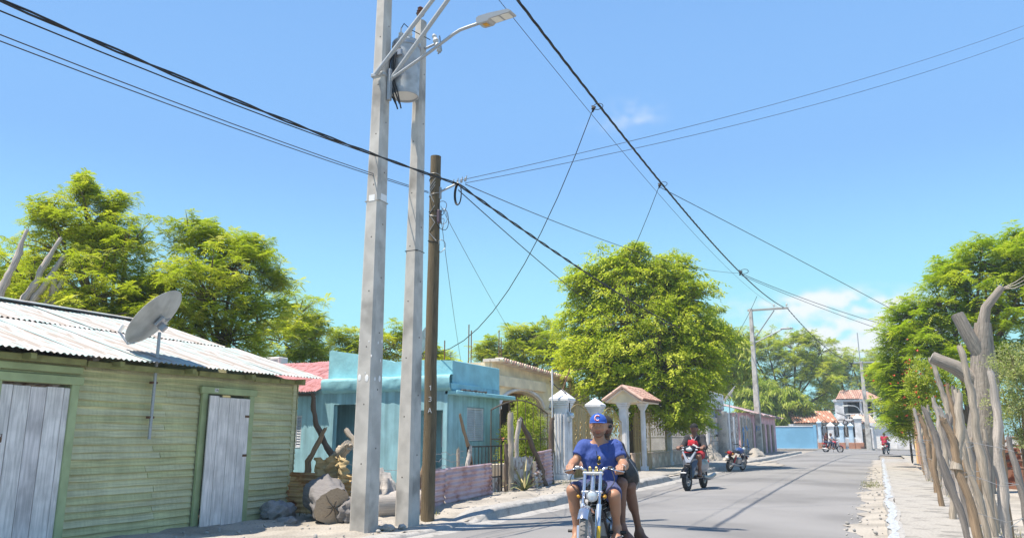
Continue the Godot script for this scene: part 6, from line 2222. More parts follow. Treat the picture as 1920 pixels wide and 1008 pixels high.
func trees() -> void:
	leaf_material("leaf", 1.0)
	tree("tuft_tree", "tuft", "tall airy green tree behind the green house roof, at the left", Vector3(-15.82, 0, -12.24), [[-16.34, 6.13, -11.53, 0.93], [-17.43, 5.51, -11.72, 1.08], [-15.40, 5.45, -11.80, 0.80], [-17.31, 4.58, -10.98, 0.85], [-15.42, 4.21, -11.10, 1.09], [-15.54, 4.72, -12.59, 0.53], [-15.01, 3.83, -11.97, 0.67], [-16.52, 7.00, -11.28, 0.30], [-16.83, 6.26, -10.80, 0.40], [-16.07, 6.59, -11.90, 0.36], [-14.93, 3.68, -10.92, 0.85]], 0.28, 1.00)
	tree("tuft_tree", "tuft", "dark green tree at the photo's left edge behind bare branches", Vector3(-19.72, 0, -11.83), [[-19.85, 5.18, -11.61, 0.88], [-19.64, 4.53, -11.97, 0.88], [-20.09, 4.58, -11.20, 0.98]], 0.25, 0.90)
	tree("tuft_tree", "tuft", "broad yellow-green tree behind the satellite dish", Vector3(-13.65, 0, -13.21), [[-14.25, 5.76, -12.57, 0.56], [-14.03, 5.76, -13.25, 0.60], [-13.32, 5.14, -13.12, 0.81], [-14.59, 4.57, -12.17, 0.62], [-13.21, 5.63, -13.65, 0.36], [-13.32, 4.26, -12.41, 1.05], [-12.93, 4.03, -13.51, 0.70], [-13.72, 3.63, -11.96, 0.76], [-12.96, 5.05, -14.16, 0.42], [-13.10, 3.35, -12.92, 0.78]], 0.26, 1.05)
	tree("tuft_tree", "tuft", "rounded green tree behind the red roof", Vector3(-17.47, 0, -20.59), [[-17.65, 5.33, -20.44, 0.85], [-17.20, 4.43, -20.81, 0.76], [-17.60, 4.33, -19.68, 0.90], [-17.37, 3.52, -20.67, 0.76], [-18.08, 3.32, -20.06, 0.83]], 0.22, 1.00)
	tree("low_tree", "tuft", "low green trees seen over the turquoise parapet", Vector3(-18.17, 0, -25.12), [[-18.95, 4.93, -24.53, 0.59], [-18.47, 5.03, -25.64, 0.64], [-17.34, 4.77, -25.70, 0.75], [-18.60, 4.31, -24.80, 0.78], [-16.36, 4.57, -26.33, 0.60], [-15.71, 4.15, -26.72, 0.52]], 0.20, 1.00)
	tree("tuft_tree", "tuft", "green tree behind the yellow house's porch", Vector3(-17.04, 0, -38.39), [[-17.15, 6.36, -38.34, 1.23], [-18.21, 5.78, -37.85, 1.03], [-16.46, 6.63, -39.73, 1.06], [-19.13, 5.63, -37.39, 0.68], [-15.13, 5.77, -39.18, 1.22], [-17.16, 4.91, -38.34, 1.62]], 0.25, 1.00)
	tree("fig_tree", "fig", "big drooping yellow-green tree over the little gate roof", Vector3(-9.04, 0, -30.70), [[-8.72, 7.80, -30.79, 1.18], [-10.20, 7.37, -30.96, 1.10], [-7.47, 7.18, -31.12, 1.07], [-10.88, 6.07, -30.41, 0.98], [-8.67, 5.65, -29.97, 1.76], [-6.82, 5.66, -30.86, 1.25], [-11.12, 4.69, -30.01, 0.89], [-9.31, 3.91, -29.36, 1.62], [-7.52, 3.88, -29.87, 1.71], [-6.44, 4.12, -30.73, 1.12], [-8.85, 2.76, -29.50, 1.21], [-6.97, 2.64, -30.00, 1.29], [-6.38, 3.26, -31.05, 0.57], [-10.21, 3.65, -29.69, 0.87], [-8.91, 8.77, -30.74, 0.56], [-10.64, 7.74, -30.18, 0.78], [-7.50, 8.27, -31.42, 0.82], [-9.67, 8.29, -30.50, 0.82], [-6.54, 6.81, -31.33, 1.01], [-5.59, 5.01, -31.51, 0.70], [-6.78, 2.34, -30.45, 0.72]], 0.32, 1.25)
	tree("feathery_tree", "droop", "feathery hanging tree right behind the big drooping tree", Vector3(-11.23, 0, -60.97), [[-11.17, 9.61, -60.99, 1.64], [-10.31, 7.28, -61.14, 1.54], [-9.89, 6.23, -61.21, 1.07], [-11.39, 5.44, -60.94, 1.39], [-11.83, 8.57, -60.86, 1.56], [-9.27, 8.07, -61.30, 0.62]], 0.25, 0.85)
	tree("tuft_tree", "tuft", "dark round tree behind the far concrete pole", Vector3(-8.85, 0, -95.59), [[-8.10, 11.27, -95.66, 2.45], [-11.06, 11.38, -95.36, 2.48], [-5.28, 10.95, -96.86, 2.44], [-13.41, 12.43, -95.06, 1.79], [-9.53, 7.89, -95.53, 3.20], [-6.00, 8.41, -95.81, 2.59], [-13.61, 9.24, -95.03, 1.89], [-7.40, 12.82, -95.71, 0.93], [-12.57, 6.71, -95.17, 2.34], [-5.03, 6.25, -95.87, 1.71], [-11.55, 4.22, -95.30, 1.74], [-9.27, 3.28, -95.55, 1.26], [-6.62, 4.16, -95.77, 1.48]], 0.35, 0.80)
	tree("mango_tree", "droop", "long-leaved drooping tree beside the pink house", Vector3(-11.02, 0, -89.32), [[-10.75, 5.18, -89.36, 1.97], [-8.33, 4.46, -89.61, 1.62], [-12.47, 4.34, -89.13, 1.64], [-7.34, 3.14, -89.70, 0.86], [-10.03, 3.56, -89.44, 1.41], [-13.15, 6.98, -89.03, 1.33]], 0.30, 0.90)
	tree("tuft_tree", "tuft", "pale green trees behind the white two-storey house", Vector3(-2.76, 0, -124.97), [[-2.59, 11.20, -124.97, 2.65], [0.24, 10.78, -126.00, 2.64], [-4.72, 12.07, -124.91, 2.23], [1.78, 11.98, -126.99, 2.51], [-4.58, 9.29, -124.92, 1.85], [1.32, 7.20, -124.99, 2.52], [-1.83, 7.66, -124.99, 2.55], [-5.88, 6.96, -124.86, 1.77], [3.10, 4.14, -124.96, 1.78], [-6.47, 10.75, -127.84, 2.13], [-4.73, 5.11, -128.91, 1.97], [2.97, 9.58, -126.97, 2.92], [0.99, 11.22, -127.00, 2.66], [4.68, 5.69, -126.91, 2.88], [-7.33, 5.55, -128.79, 1.83]], 0.40, 0.90)
	tree("right_tree", "tuft", "large bright green tree filling the photo's right side", Vector3(2.99, 0, -32.86), [[4.04, 7.65, -32.75, 0.96], [5.13, 7.83, -33.11, 1.02], [3.15, 7.35, -32.85, 0.75], [2.67, 6.16, -32.89, 1.03], [4.03, 6.04, -32.75, 1.37], [5.29, 6.04, -33.38, 1.47], [1.47, 5.84, -32.97, 0.86], [1.09, 4.83, -32.98, 0.80], [1.95, 4.54, -32.54, 1.11], [3.33, 4.30, -32.83, 1.28], [4.71, 3.91, -33.47, 1.28], [0.63, 3.85, -33.29, 0.69], [1.09, 2.82, -33.28, 0.76], [0.81, 1.82, -33.49, 0.49], [5.84, 7.62, -32.48, 1.07]], 0.34, 1.15)
	tree("right_tree", "tuft", "tree beyond the black gate on the right", Vector3(3.17, 0, -57.91), [[1.32, 4.70, -57.98, 1.07], [0.71, 3.30, -58.00, 0.87], [1.76, 2.59, -57.97, 0.92], [2.50, 3.79, -57.95, 1.12], [0.42, 5.45, -58.00, 0.74]], 0.25, 0.90)
	var fs := tree("flowering_shrub", "small", "shrub with red-orange flowers behind the right-hand stakes", Vector3(1.40, 0, -26.96), [[1.60, 3.15, -26.95, 0.46], [1.89, 2.50, -26.93, 0.51], [1.30, 2.35, -26.97, 0.46], [2.29, 2.96, -26.90, 0.42], [1.67, 1.70, -26.95, 0.51], [1.13, 2.84, -26.98, 0.28]], 0.10, 1.00)
	tree("grey_bush", "small", "dull grey-green bush at the photo's right edge", Vector3(2.56, 0, -18.83), [[2.68, 2.63, -18.81, 0.41], [2.84, 2.08, -18.79, 0.51], [2.45, 1.88, -18.84, 0.35], [3.04, 2.62, -18.76, 0.51], [2.68, 1.45, -18.81, 0.36]], 0.10, 1.00)
	flowers(fs, 60, Vector3(0.0, 2.6, 0.3), Vector3(0.55, 0.6, 0.4), plain("blossom_red", 0.55, 0.07, 0.03, 0.6), 0.07)
	var gs := tree("garden_shrub", "small", "leafy garden shrub with orange-pink flowers before the yellow house", Vector3(-8.4, 0, -18.6), [[-8.4, 1.85, -18.7, 0.28], [-8.4, 1.3, -18.2, 0.35], [-8.4, 1.3, -19.1, 0.4], [-8.4, 0.85, -18.6, 0.42], [-8.2, 0.85, -17.4, 0.28], [-8.4, 0.8, -19.5, 0.35], [-8.4, 1.55, -18.5, 0.3]], 0.05, 1.3)
	flowers(gs, 16, Vector3(0.25, 0.95, 0.1), Vector3(0.2, 0.3, 0.8), plain("blossom_pink", 0.7, 0.2, 0.12, 0.6), 0.06)


# ---- bodies: tapered capsules joined by a smooth minimum, meshed as surface nets
# bone: [a, b, radius a, radius b, colour, clip point, clip normal]; a clip cuts off what lies beyond the plane
func skin_net(mb: MB, bones: Array, cell: float, k: float, ruffle := 0.0, default_col := Color.WHITE) -> void:
	var lo := Vector3.ONE * 1e9
	var hi := Vector3.ONE * -1e9
	for b in bones:
		for e in 2:
			var q: Vector3 = b[e]
			var r: float = b[2 + e] + k * 0.5 + cell * 2.5 + ruffle
			lo = lo.min(q - Vector3.ONE * r)
			hi = hi.max(q + Vector3.ONE * r)
	var nx := int((hi.x - lo.x) / cell) + 2
	var ny := int((hi.y - lo.y) / cell) + 2
	var nzz := int((hi.z - lo.z) / cell) + 2
	var f := PackedFloat32Array()
	f.resize(nx * ny * nzz)
	f.fill(1.0)
	var who := PackedByteArray()
	who.resize(f.size())
	var near := PackedFloat32Array()
	near.resize(f.size())
	near.fill(1.0)
	for n in bones.size():
		var b: Array = bones[n]
		var A: Vector3 = b[0]
		var Bv: Vector3 = b[1]
		var ra: float = b[2]
		var rb: float = b[3]
		var ab := Bv - A
		var ll := maxf(ab.length_squared(), 1e-9)
		var clipped: bool = b.size() > 6
		var cp: Vector3 = b[5] if clipped else Vector3.ZERO
		var cn: Vector3 = b[6] if clipped else Vector3.ZERO
		var pad := maxf(ra, rb) + k + cell * 2.0
		var i0 := maxi(0, int((minf(A.x, Bv.x) - pad - lo.x) / cell))
		var i1 := mini(nx - 1, int((maxf(A.x, Bv.x) + pad - lo.x) / cell) + 1)
		var j0 := maxi(0, int((minf(A.y, Bv.y) - pad - lo.y) / cell))
		var j1 := mini(ny - 1, int((maxf(A.y, Bv.y) + pad - lo.y) / cell) + 1)
		var k0 := maxi(0, int((minf(A.z, Bv.z) - pad - lo.z) / cell))
		var k1 := mini(nzz - 1, int((maxf(A.z, Bv.z) + pad - lo.z) / cell) + 1)
		for kk in range(k0, k1 + 1):
			for jj in range(j0, j1 + 1):
				var at := (kk * ny + jj) * nx + i0
				for ii in range(i0, i1 + 1):
					var p := lo + Vector3(ii, jj, kk) * cell
					var t := clampf((p - A).dot(ab) / ll, 0.0, 1.0)
					var d := p.distance_to(A + ab * t) - lerpf(ra, rb, t)
					if clipped:
						d = maxf(d, (p - cp).dot(cn))
					if d < near[at]:
						near[at] = d
						who[at] = n
					var e := f[at]
					var h := maxf(k - absf(d - e), 0.0)
					f[at] = minf(d, e) - h * h * 0.25 / k
					at += 1
	if ruffle > 0:
		for kk in nzz:
			for jj in ny:
				for ii in nx:
					var at := (kk * ny + jj) * nx + ii
					if absf(f[at]) < 0.05:
						var p := lo + Vector3(ii, jj, kk) * cell
						f[at] += ruffle * (wobble.get_noise_3d(p.x * 9.0, p.y * 5.0, p.z * 9.0) + 0.6 * wobble.get_noise_3d(p.x * 30.0, p.y * 14.0, p.z * 30.0))
	var slot := {}
	var sx := 1
	var sy := nx
	var sz := nx * ny
	var lim := cell * 1.8
	for kk in nzz - 1:
		for jj in ny - 1:
			var base := (kk * ny + jj) * nx
			for ii in nx - 1:
				var at := base + ii
				if absf(f[at]) > lim:
					continue
				var v := [f[at], f[at + sx], f[at + sy], f[at + sx + sy], f[at + sz], f[at + sx + sz], f[at + sy + sz], f[at + sx + sy + sz]]
				var neg := 0
				for q in v:
					if q < 0:
						neg += 1
				if neg == 0 or neg == 8:
					continue
				var sum := Vector3.ZERO
				var cnt := 0
				for e in [[0, 1], [2, 3], [4, 5], [6, 7], [0, 2], [1, 3], [4, 6], [5, 7], [0, 4], [1, 5], [2, 6], [3, 7]]:
					var a: float = v[e[0]]
					var b2: float = v[e[1]]
					if (a < 0) != (b2 < 0):
						var t := a / (a - b2)
						var p0 := Vector3(e[0] & 1, (e[0] >> 1) & 1, e[0] >> 2)
						var p1 := Vector3(e[1] & 1, (e[1] >> 1) & 1, e[1] >> 2)
						sum += p0.lerp(p1, t)
						cnt += 1
				var g := Vector3(v[1] + v[3] + v[5] + v[7] - v[0] - v[2] - v[4] - v[6], v[2] + v[3] + v[6] + v[7] - v[0] - v[1] - v[4] - v[5], v[4] + v[5] + v[6] + v[7] - v[0] - v[1] - v[2] - v[3])
				var bb: Array = bones[who[at]]
				mb.col = bb[4] if bb.size() > 4 and bb[4] is Color else default_col
				slot[at] = mb.p(lo + (Vector3(ii, jj, kk) + sum / cnt) * cell, g)
	mb.col = Color.WHITE
	for at in slot:
		for ax in 3:
			var st: int = [sx, sy, sz][ax]
			var o1: int = [sy, sz, sx][ax]
			var o2: int = [sz, sx, sy][ax]
			var a := f[at]
			var b2 := f[at + st]
			if (a < 0) == (b2 < 0):
				continue
			if not (slot.has(at - o1) and slot.has(at - o2) and slot.has(at - o1 - o2)):
				continue
			var q0: int = slot[at]
			var q1: int = slot[at - o1]
			var q2: int = slot[at - o1 - o2]
			var q3: int = slot[at - o2]
			if a < 0:
				mb.tri(q0, q1, q2)
				mb.tri(q0, q2, q3)
			else:
				mb.tri(q0, q2, q1)
				mb.tri(q0, q3, q2)


func head_net(mb: MB, X: Transform3D, skin: Color, s: float, cell: float, beard: Color) -> void:  # X: origin at the head's centre, +z the way the face looks
	var dark := skin.darkened(0.35)
	var lip := Color(skin.r * 0.8, skin.g * 0.55, skin.b * 0.55)
	var L := [
		[Vector3(0, 0.03, -0.03), Vector3(0, 0.032, 0.02), 0.084, 0.082], [Vector3(-0.02, 0.0, -0.02), Vector3(0.02, 0.0, -0.02), 0.078, 0.078],
		[Vector3(-0.026, -0.02, 0.04), Vector3(0.026, -0.02, 0.04), 0.048, 0.048], [Vector3(-0.03, -0.07, 0.03), Vector3(0.03, -0.07, 0.03), 0.036, 0.036, beard], [Vector3(-0.012, -0.098, 0.06), Vector3(0.012, -0.098, 0.06), 0.024, 0.024, beard],
		[Vector3(-0.058, -0.055, -0.005), Vector3(-0.02, -0.09, 0.045), 0.022, 0.024, beard], [Vector3(0.058, -0.055, -0.005), Vector3(0.02, -0.09, 0.045), 0.022, 0.024, beard],
		[Vector3(-0.045, -0.018, 0.066), Vector3(-0.03, -0.025, 0.074), 0.02, 0.018], [Vector3(0.045, -0.018, 0.066), Vector3(0.03, -0.025, 0.074), 0.02, 0.018],
		[Vector3(-0.045, 0.032, 0.076), Vector3(-0.016, 0.03, 0.086), 0.0115, 0.012, dark], [Vector3(0.045, 0.032, 0.076), Vector3(0.016, 0.03, 0.086), 0.0115, 0.012, dark],
		[Vector3(0, 0.02, 0.088), Vector3(0, -0.024, 0.104), 0.0095, 0.0135], [Vector3(-0.013, -0.027, 0.094), Vector3(0.013, -0.027, 0.094), 0.0095, 0.0095],
		[Vector3(-0.017, -0.054, 0.085), Vector3(0.017, -0.054, 0.085), 0.009, 0.009, lip], [Vector3(-0.014, -0.064, 0.084), Vector3(0.014, -0.064, 0.084), 0.009, 0.009, lip],
		[Vector3(-0.081, 0.012, -0.008), Vector3(-0.082, -0.02, 0.0), 0.016, 0.011], [Vector3(0.081, 0.012, -0.008), Vector3(0.082, -0.02, 0.0), 0.016, 0.011],
		[Vector3(-0.033, 0.01, 0.0795), Vector3(-0.031, 0.01, 0.0795), 0.0105, 0.0105, Color(0.3, 0.26, 0.24)], [Vector3(0.033, 0.01, 0.0795), Vector3(0.031, 0.01, 0.0795), 0.0105, 0.0105, Color(0.3, 0.26, 0.24)],
		[Vector3(-0.032, 0.01, 0.0885), Vector3(-0.032, 0.01, 0.0885), 0.0045, 0.0045, Color(0.01, 0.008, 0.007)], [Vector3(0.032, 0.01, 0.0885), Vector3(0.032, 0.01, 0.0885), 0.0045, 0.0045, Color(0.01, 0.008, 0.007)],
		[Vector3(0, -0.06, -0.03), Vector3(0, -0.16, -0.05), 0.056, 0.06]]
	var out := []
	for b in L:
		var c: Array = [X * (b[0] * s), X * (b[1] * s), b[2] * s, b[3] * s, b[4] if b.size() > 4 else skin]
		out.append(c)
	skin_net(mb, out, cell, 0.016 * s, 0.0, skin)


func fist_net(mb: MB, wrist: Vector3, grip: Vector3, axis: Vector3, skin: Color, cell: float, thumb_side: float, bar := 0.017) -> void:  # four fingers and a thumb closed round a bar
	var a := axis.normalized()
	var fw := (grip - wrist)
	fw = (fw - a * fw.dot(a)).normalized()
	var up := a.cross(fw)
	if up.y < 0:
		up = -up
	var L := []
	var g := func(x, y, z): return grip + a * x + up * y + fw * z
	var rb := bar + 0.011
	L.append([wrist, g.call(0.0, rb + 0.002, -0.05), 0.026, 0.024])
	for i in 4:
		var x := (i - 1.5) * 0.0205
		var w: float = [0.0105, 0.0108, 0.0104, 0.009][i if thumb_side < 0 else 3 - i]
		var ln: float = [0.95, 1.0, 0.96, 0.8][i if thumb_side < 0 else 3 - i]
		L.append([g.call(x * 0.8, rb, -0.055), g.call(x, rb + 0.006, -0.006), 0.017, 0.0125])
		var p1: Vector3 = g.call(x, rb + 0.006, -0.006)
		var p2: Vector3 = g.call(x, rb * 0.55, rb * 1.15 * ln)
		var p3: Vector3 = g.call(x, -rb * 0.75, rb * 0.95 * ln)
		var p4: Vector3 = g.call(x, -rb * 1.15, -rb * 0.1)
		L.append([p1, p2, w * 1.12, w])
		L.append([p2, p3, w, w * 0.93])
		L.append([p3, p4, w * 0.93, w * 0.8])
	L.append([g.call(thumb_side * 0.02, rb * 0.4, -0.055), g.call(thumb_side * 0.046, -rb * 0.5, -0.022), 0.019, 0.0125])
	L.append([g.call(thumb_side * 0.046, -rb * 0.5, -0.022), g.call(thumb_side * 0.04, -rb * 1.1, 0.014), 0.0125, 0.0105])
	L.append([g.call(thumb_side * 0.04, -rb * 1.1, 0.014), g.call(thumb_side * 0.026, -rb * 0.75, 0.032), 0.0105, 0.008])
	skin_net(mb, L, cell, 0.006, 0.0, skin)


func foot_bones(ankle: Vector3, dir: Vector3, skin: Color, s := 1.0) -> Array:
	var d := dir.normalized()
	var sd := d.cross(Vector3.UP).normalized()
	var h := ankle - Vector3.UP * 0.055 * s
	var out := [[ankle, h - d * 0.03 * s, 0.036 * s, 0.034 * s, skin], [ankle + d * 0.02, h + d * 0.12 * s, 0.034 * s, 0.024 * s, skin], [h - d * 0.03 * s, h + d * 0.1 * s, 0.03 * s, 0.026 * s, skin]]
	for i in 5:
		var o := sd * (i - 2) * 0.017 * s
		out.append([h + d * 0.1 * s + o - Vector3.UP * 0.008, h + d * (0.165 - 0.012 * absf(i - 1)) * s + o * 1.15 - Vector3.UP * 0.014, 0.014 * s, 0.0095 * s, skin])
	return out


# J: hip, chest, neck, head, shoulder/elbow/wrist/grip, knee/ankle/toe; each pair [right, left] seen from the rider
func body(root: Node3D, J: Dictionary, skin: Color, cell: float, opts := {}) -> void:
	var s: float = opts.get("size", 1.0)
	var hip: Vector3 = J.hip
	var chest: Vector3 = J.chest
	var side: Vector3 = (J.shoulder[1] - J.shoulder[0]).normalized()
	var hside: Vector3 = J.get("hip_side", side)
	var B := [[hip - hside * 0.07 * s, hip + hside * 0.07 * s, 0.115 * s, 0.115 * s], [hip - side * 0.05 * s, chest - side * 0.07 * s, 0.105 * s, 0.105 * s], [hip + side * 0.05 * s, chest + side * 0.07 * s, 0.105 * s, 0.105 * s], [J.shoulder[0], J.shoulder[1], 0.062 * s, 0.062 * s], [chest, J.neck, 0.1 * s, 0.06 * s], [J.neck, J.head - Vector3.UP * 0.06 * s, 0.056 * s, 0.052 * s]]
	var deltoid := [[], []]
	for e in 2:
		var S: Vector3 = J.shoulder[e]
		var E: Vector3 = J.elbow[e]
		var W: Vector3 = J.wrist[e]
		var K: Vector3 = J.knee[e]
		var A: Vector3 = J.ankle[e]
		var H := hip + hside * (0.085 * (1 if e else -1)) * s
		B.append([S, E, 0.054 * s, 0.042 * s])
		B.append([S.lerp(E, 0.15), S.lerp(E, 0.4), 0.058 * s, 0.054 * s])
		B.append([E, W, 0.041 * s, 0.028 * s])
		B.append([E.lerp(W, 0.15), E.lerp(W, 0.4), 0.044 * s, 0.04 * s])
		B.append([H, K, 0.088 * s, 0.058 * s])
		B.append([K, A, 0.055 * s, 0.037 * s])
		var fwd: Vector3 = J.get("shin_front", Vector3(0, 0, 1))
		B.append([K.lerp(A, 0.2) - fwd * 0.02 * s, K.lerp(A, 0.45) - fwd * 0.022 * s, 0.054 * s, 0.05 * s])
		B.append([K + fwd * 0.02 * s, K + fwd * 0.015 * s - Vector3.UP * 0.03, 0.046 * s, 0.04 * s])
		B.append_array(foot_bones(A, J.toe[e], skin, s))
	var mb := MB.new()
	skin_net(mb, B, cell, 0.045 * s, 0.0, skin)
	var face: Vector3 = J.get("face", Vector3(0, -0.02, 1))
	var hx := Transform3D(Basis.looking_at(-face.normalized(), Vector3.UP), J.head)
	head_net(mb, hx, skin, s * opts.get("head", 1.0), maxf(cell * 0.27, 0.0032), opts.get("beard", skin.darkened(0.2)))
	for e in 2:
		if J.has("grip"):
			fist_net(mb, J.wrist[e], J.grip[e], side, skin, maxf(cell * 0.4, 0.0045), -1.0 if e else 1.0)
	part("body", mb, M.skin, root)
	if opts.has("shirt"):
		var c: Material = opts.shirt
		var t := 0.018 * s
		var nb: Vector3 = J.neck
		var L := [[hip - hside * 0.06 * s, hip + hside * 0.06 * s, 0.118 * s + t, 0.118 * s + t, null, hip - Vector3.UP * 0.06, Vector3.DOWN], [hip - side * 0.05 * s, chest - side * 0.075 * s, 0.108 * s + t, 0.108 * s + t], [hip + side * 0.05 * s, chest + side * 0.075 * s, 0.108 * s + t, 0.108 * s + t], [J.shoulder[0], J.shoulder[1], 0.066 * s + t * 0.5, 0.066 * s + t * 0.5, null, nb - Vector3.UP * 0.0, (Vector3.UP * 0.9 + face * 0.35).normalized()]]
		for e in 2:
			var S: Vector3 = J.shoulder[e]
			var E: Vector3 = J.elbow[e]
			var reach: float = opts.get("sleeve", 0.62)
			if reach > 1.0:
				L.append([S, E, 0.06 * s + t, 0.052 * s + t * 0.6])
				L.append([E, J.wrist[e], 0.05 * s + t * 0.6, 0.04 * s, null, E.lerp(J.wrist[e], reach - 1.0), (J.wrist[e] - E).normalized()])
			else:
				L.append([S, E, 0.06 * s + t, 0.062 * s + t, null, S.lerp(E, reach), (E - S).normalized()])
		var sm := MB.new()
		skin_net(sm, L, cell * 0.85, 0.05 * s, 0.008 * s)
		part("shirt", sm, c, root)
	if opts.has("shorts"):
		var L := [[hip - hside * 0.07 * s, hip + hside * 0.07 * s, 0.128 * s, 0.128 * s, null, hip + Vector3.UP * 0.07, Vector3.UP]]
		for e in 2:
			var K: Vector3 = J.knee[e]
			var H := hip + hside * (0.09 * (1 if e else -1)) * s
			var reach: float = opts.get("leg", 0.85)
			if reach > 1.0:
				L.append([H, K, 0.105 * s, 0.075 * s])
				L.append([K, J.ankle[e], 0.075 * s, 0.062 * s, null, K.lerp(J.ankle[e], reach - 1.0), (J.ankle[e] - K).normalized()])
			else:
				L.append([H, K, 0.108 * s, 0.092 * s, null, H.lerp(K, reach), (K - H).normalized()])
		var sm := MB.new()
		skin_net(sm, L, cell * 0.9, 0.04 * s, 0.009 * s)
		part("shorts", sm, opts.shorts, root)
	if opts.has("cap"):
		var cx := hx * Transform3D(Basis.from_scale(Vector3.ONE * s * opts.get("head", 1.0)), Vector3.ZERO)
		var cm := MB.new()
		cm.dome(Vector3(0, 0.045, -0.006), Vector3(0.095, 0.092, 0.107), 28, 10, -0.12, PI / 2)
		cm.dome(Vector3(0, 0.137, -0.006), Vector3(0.008, 0.005, 0.008), 10, 4)
		part("cap", cm, opts.cap, root, cx)
		if opts.get("brim", true):
			var br := MB.new()
			for l in 2:
				br.grid(16, 5, func(u, v):
					var x := lerpf(-0.082, 0.082, u)
					var zz = 0.066 + 0.03 * sqrt(maxf(0.0, 1.0 - pow(x / 0.1, 2))) + v * 0.072 * sqrt(maxf(0.0, 1.0 - pow(x / 0.09, 2)))
					return Vector3(x if l == 0 else -x, 0.042 + 0.005 * l - 0.9 * x * x - 0.006 * v + 0.004, zz))
			br.tube([Vector3(-0.08, 0.04, 0.088), Vector3(-0.045, 0.043, 0.148), Vector3(0, 0.045, 0.168), Vector3(0.045, 0.043, 0.148), Vector3(0.08, 0.04, 0.088)], 0.0035, 6)
			part("brim", br, opts.get("brim_mat", opts.cap), root, cx)
	if opts.has("hair"):
		var hm := MB.new()
		hm.dome(Vector3(0, 0.036, -0.016), Vector3(0.092, 0.087, 0.1), 24, 10, -0.3, PI / 2)
		part("hair", hm, opts.hair, root, hx * Transform3D(Basis.from_scale(Vector3.ONE * s), Vector3.ZERO))


func slipper(root: Node3D, ankle: Vector3, dir: Vector3, m: Material, strap := "band", s := 1.0) -> void:
	var d := dir.normalized()
	var sd := d.cross(Vector3.UP).normalized()
	var X := Transform3D(Basis(sd, d.cross(-sd).normalized() * 1.0, d), ankle - Vector3.UP * 0.098 * s)
	X.basis = Basis(sd, (-sd).cross(d).normalized() * -1.0 if (-sd).cross(d).y > 0 else (-sd).cross(d).normalized(), d)
	if X.basis.y.y < 0:
		X.basis.y = -X.basis.y
	var b := MB.new()
	b.X = X
	var pts := PackedVector2Array()
	for i in 20:
		var a := TAU * i / 20.0
		pts.append(Vector2(cos(a) * (0.042 + 0.008 * sin(a)) * s, (0.06 + sin(a) * 0.14) * s))
	b.X = X * Transform3D(Basis(Vector3.RIGHT, PI / 2), Vector3.ZERO)
	b.prism(pts, -0.012, 0.012)
	b.X = X
	if strap == "band":
		b.grid(12, 4, func(u, v):
			var a = PI * u
			return Vector3(cos(a) * 0.05 * s, 0.005 + sin(a) * 0.062 * s, (0.03 + 0.085 * v) * s))
		b.grid(12, 4, func(u, v):
			var a = PI * (1.0 - u)
			return Vector3(cos(a) * 0.053 * s, 0.005 + sin(a) * 0.066 * s, (0.03 + 0.085 * v) * s))
	else:
		b.tube([Vector3(-0.04, 0.01, 0.04) * s, Vector3(-0.025, 0.05, 0.08) * s, Vector3(0, 0.03, 0.14) * s], 0.007, 6)
		b.tube([Vector3(0.04, 0.01, 0.04) * s, Vector3(0.025, 0.05, 0.08) * s, Vector3(0, 0.03, 0.14) * s], 0.007, 6)
	part("sandal", b, m, root)


func wheel(root: Node3D, at: Vector3, r: float, w: float, tyre: Material, rim: Material, spokes := 18, turn := 0.0, name_ := "wheel") -> Node3D:
	var h := Node3D.new()
	h.name = name_
	root.add_child(h, true)
	h.transform = Transform3D(Basis(Vector3.UP, turn) * Basis(Vector3.BACK, PI / 2), at)
	var t := MB.new()
	var prof := []
	for i in 13:
		var a := TAU * i / 12.0
		prof.append(Vector2(r - w * 0.62 - cos(a + PI) * w * 0.62, sin(a + PI) * w * 0.5))
	t.lathe(prof, 40)
	part("tyre", t, tyre, h)
	var tr := MB.new()
	for i in 44:
		var a := TAU * i / 44.0
		tr.box(Vector3(cos(a) * (r - 0.001), 0, sin(a) * (r - 0.001)), Vector3(0.008, w * 0.62, 0.016), 0.0, Basis(Vector3.UP, -a) * Basis(Vector3.RIGHT, 0.35 if i % 2 else -0.35))
	part("tread", tr, tyre, h)
	var q := MB.new()
	var ri := r - w * 1.2
	q.lathe([Vector2(ri - 0.02, -w * 0.3), Vector2(ri, -w * 0.36), Vector2(ri + 0.012, -w * 0.36), Vector2(ri + 0.012, w * 0.36), Vector2(ri, w * 0.36), Vector2(ri - 0.02, w * 0.3), Vector2(ri - 0.02, -w * 0.3)], 36)
	q.lathe([Vector2(0, -w * 0.6), Vector2(0.035, -w * 0.6), Vector2(0.035, w * 0.6), Vector2(0, w * 0.6)], 16)
	if spokes < 9:
		for i in spokes:
			var a := TAU * i / spokes
			q.box(Vector3(cos(a), 0, sin(a)) * (ri * 0.5), Vector3(ri, w * 0.3, 0.03), 0.004, Basis(Vector3.UP, -a))
	part("rim", q, rim, h)
	if spokes >= 9:
		for i in spokes:
			var a := TAU * i / spokes
			var sp := MB.new()
			sp.tube([Vector3(cos(a + 0.3) * 0.03, w * 0.35 * (1 if i % 2 else -1), sin(a + 0.3) * 0.03), Vector3(cos(a) * ri, 0, sin(a) * ri)], 0.0022, 4)
			part("spoke", sp, M.chrome, h)
	return h


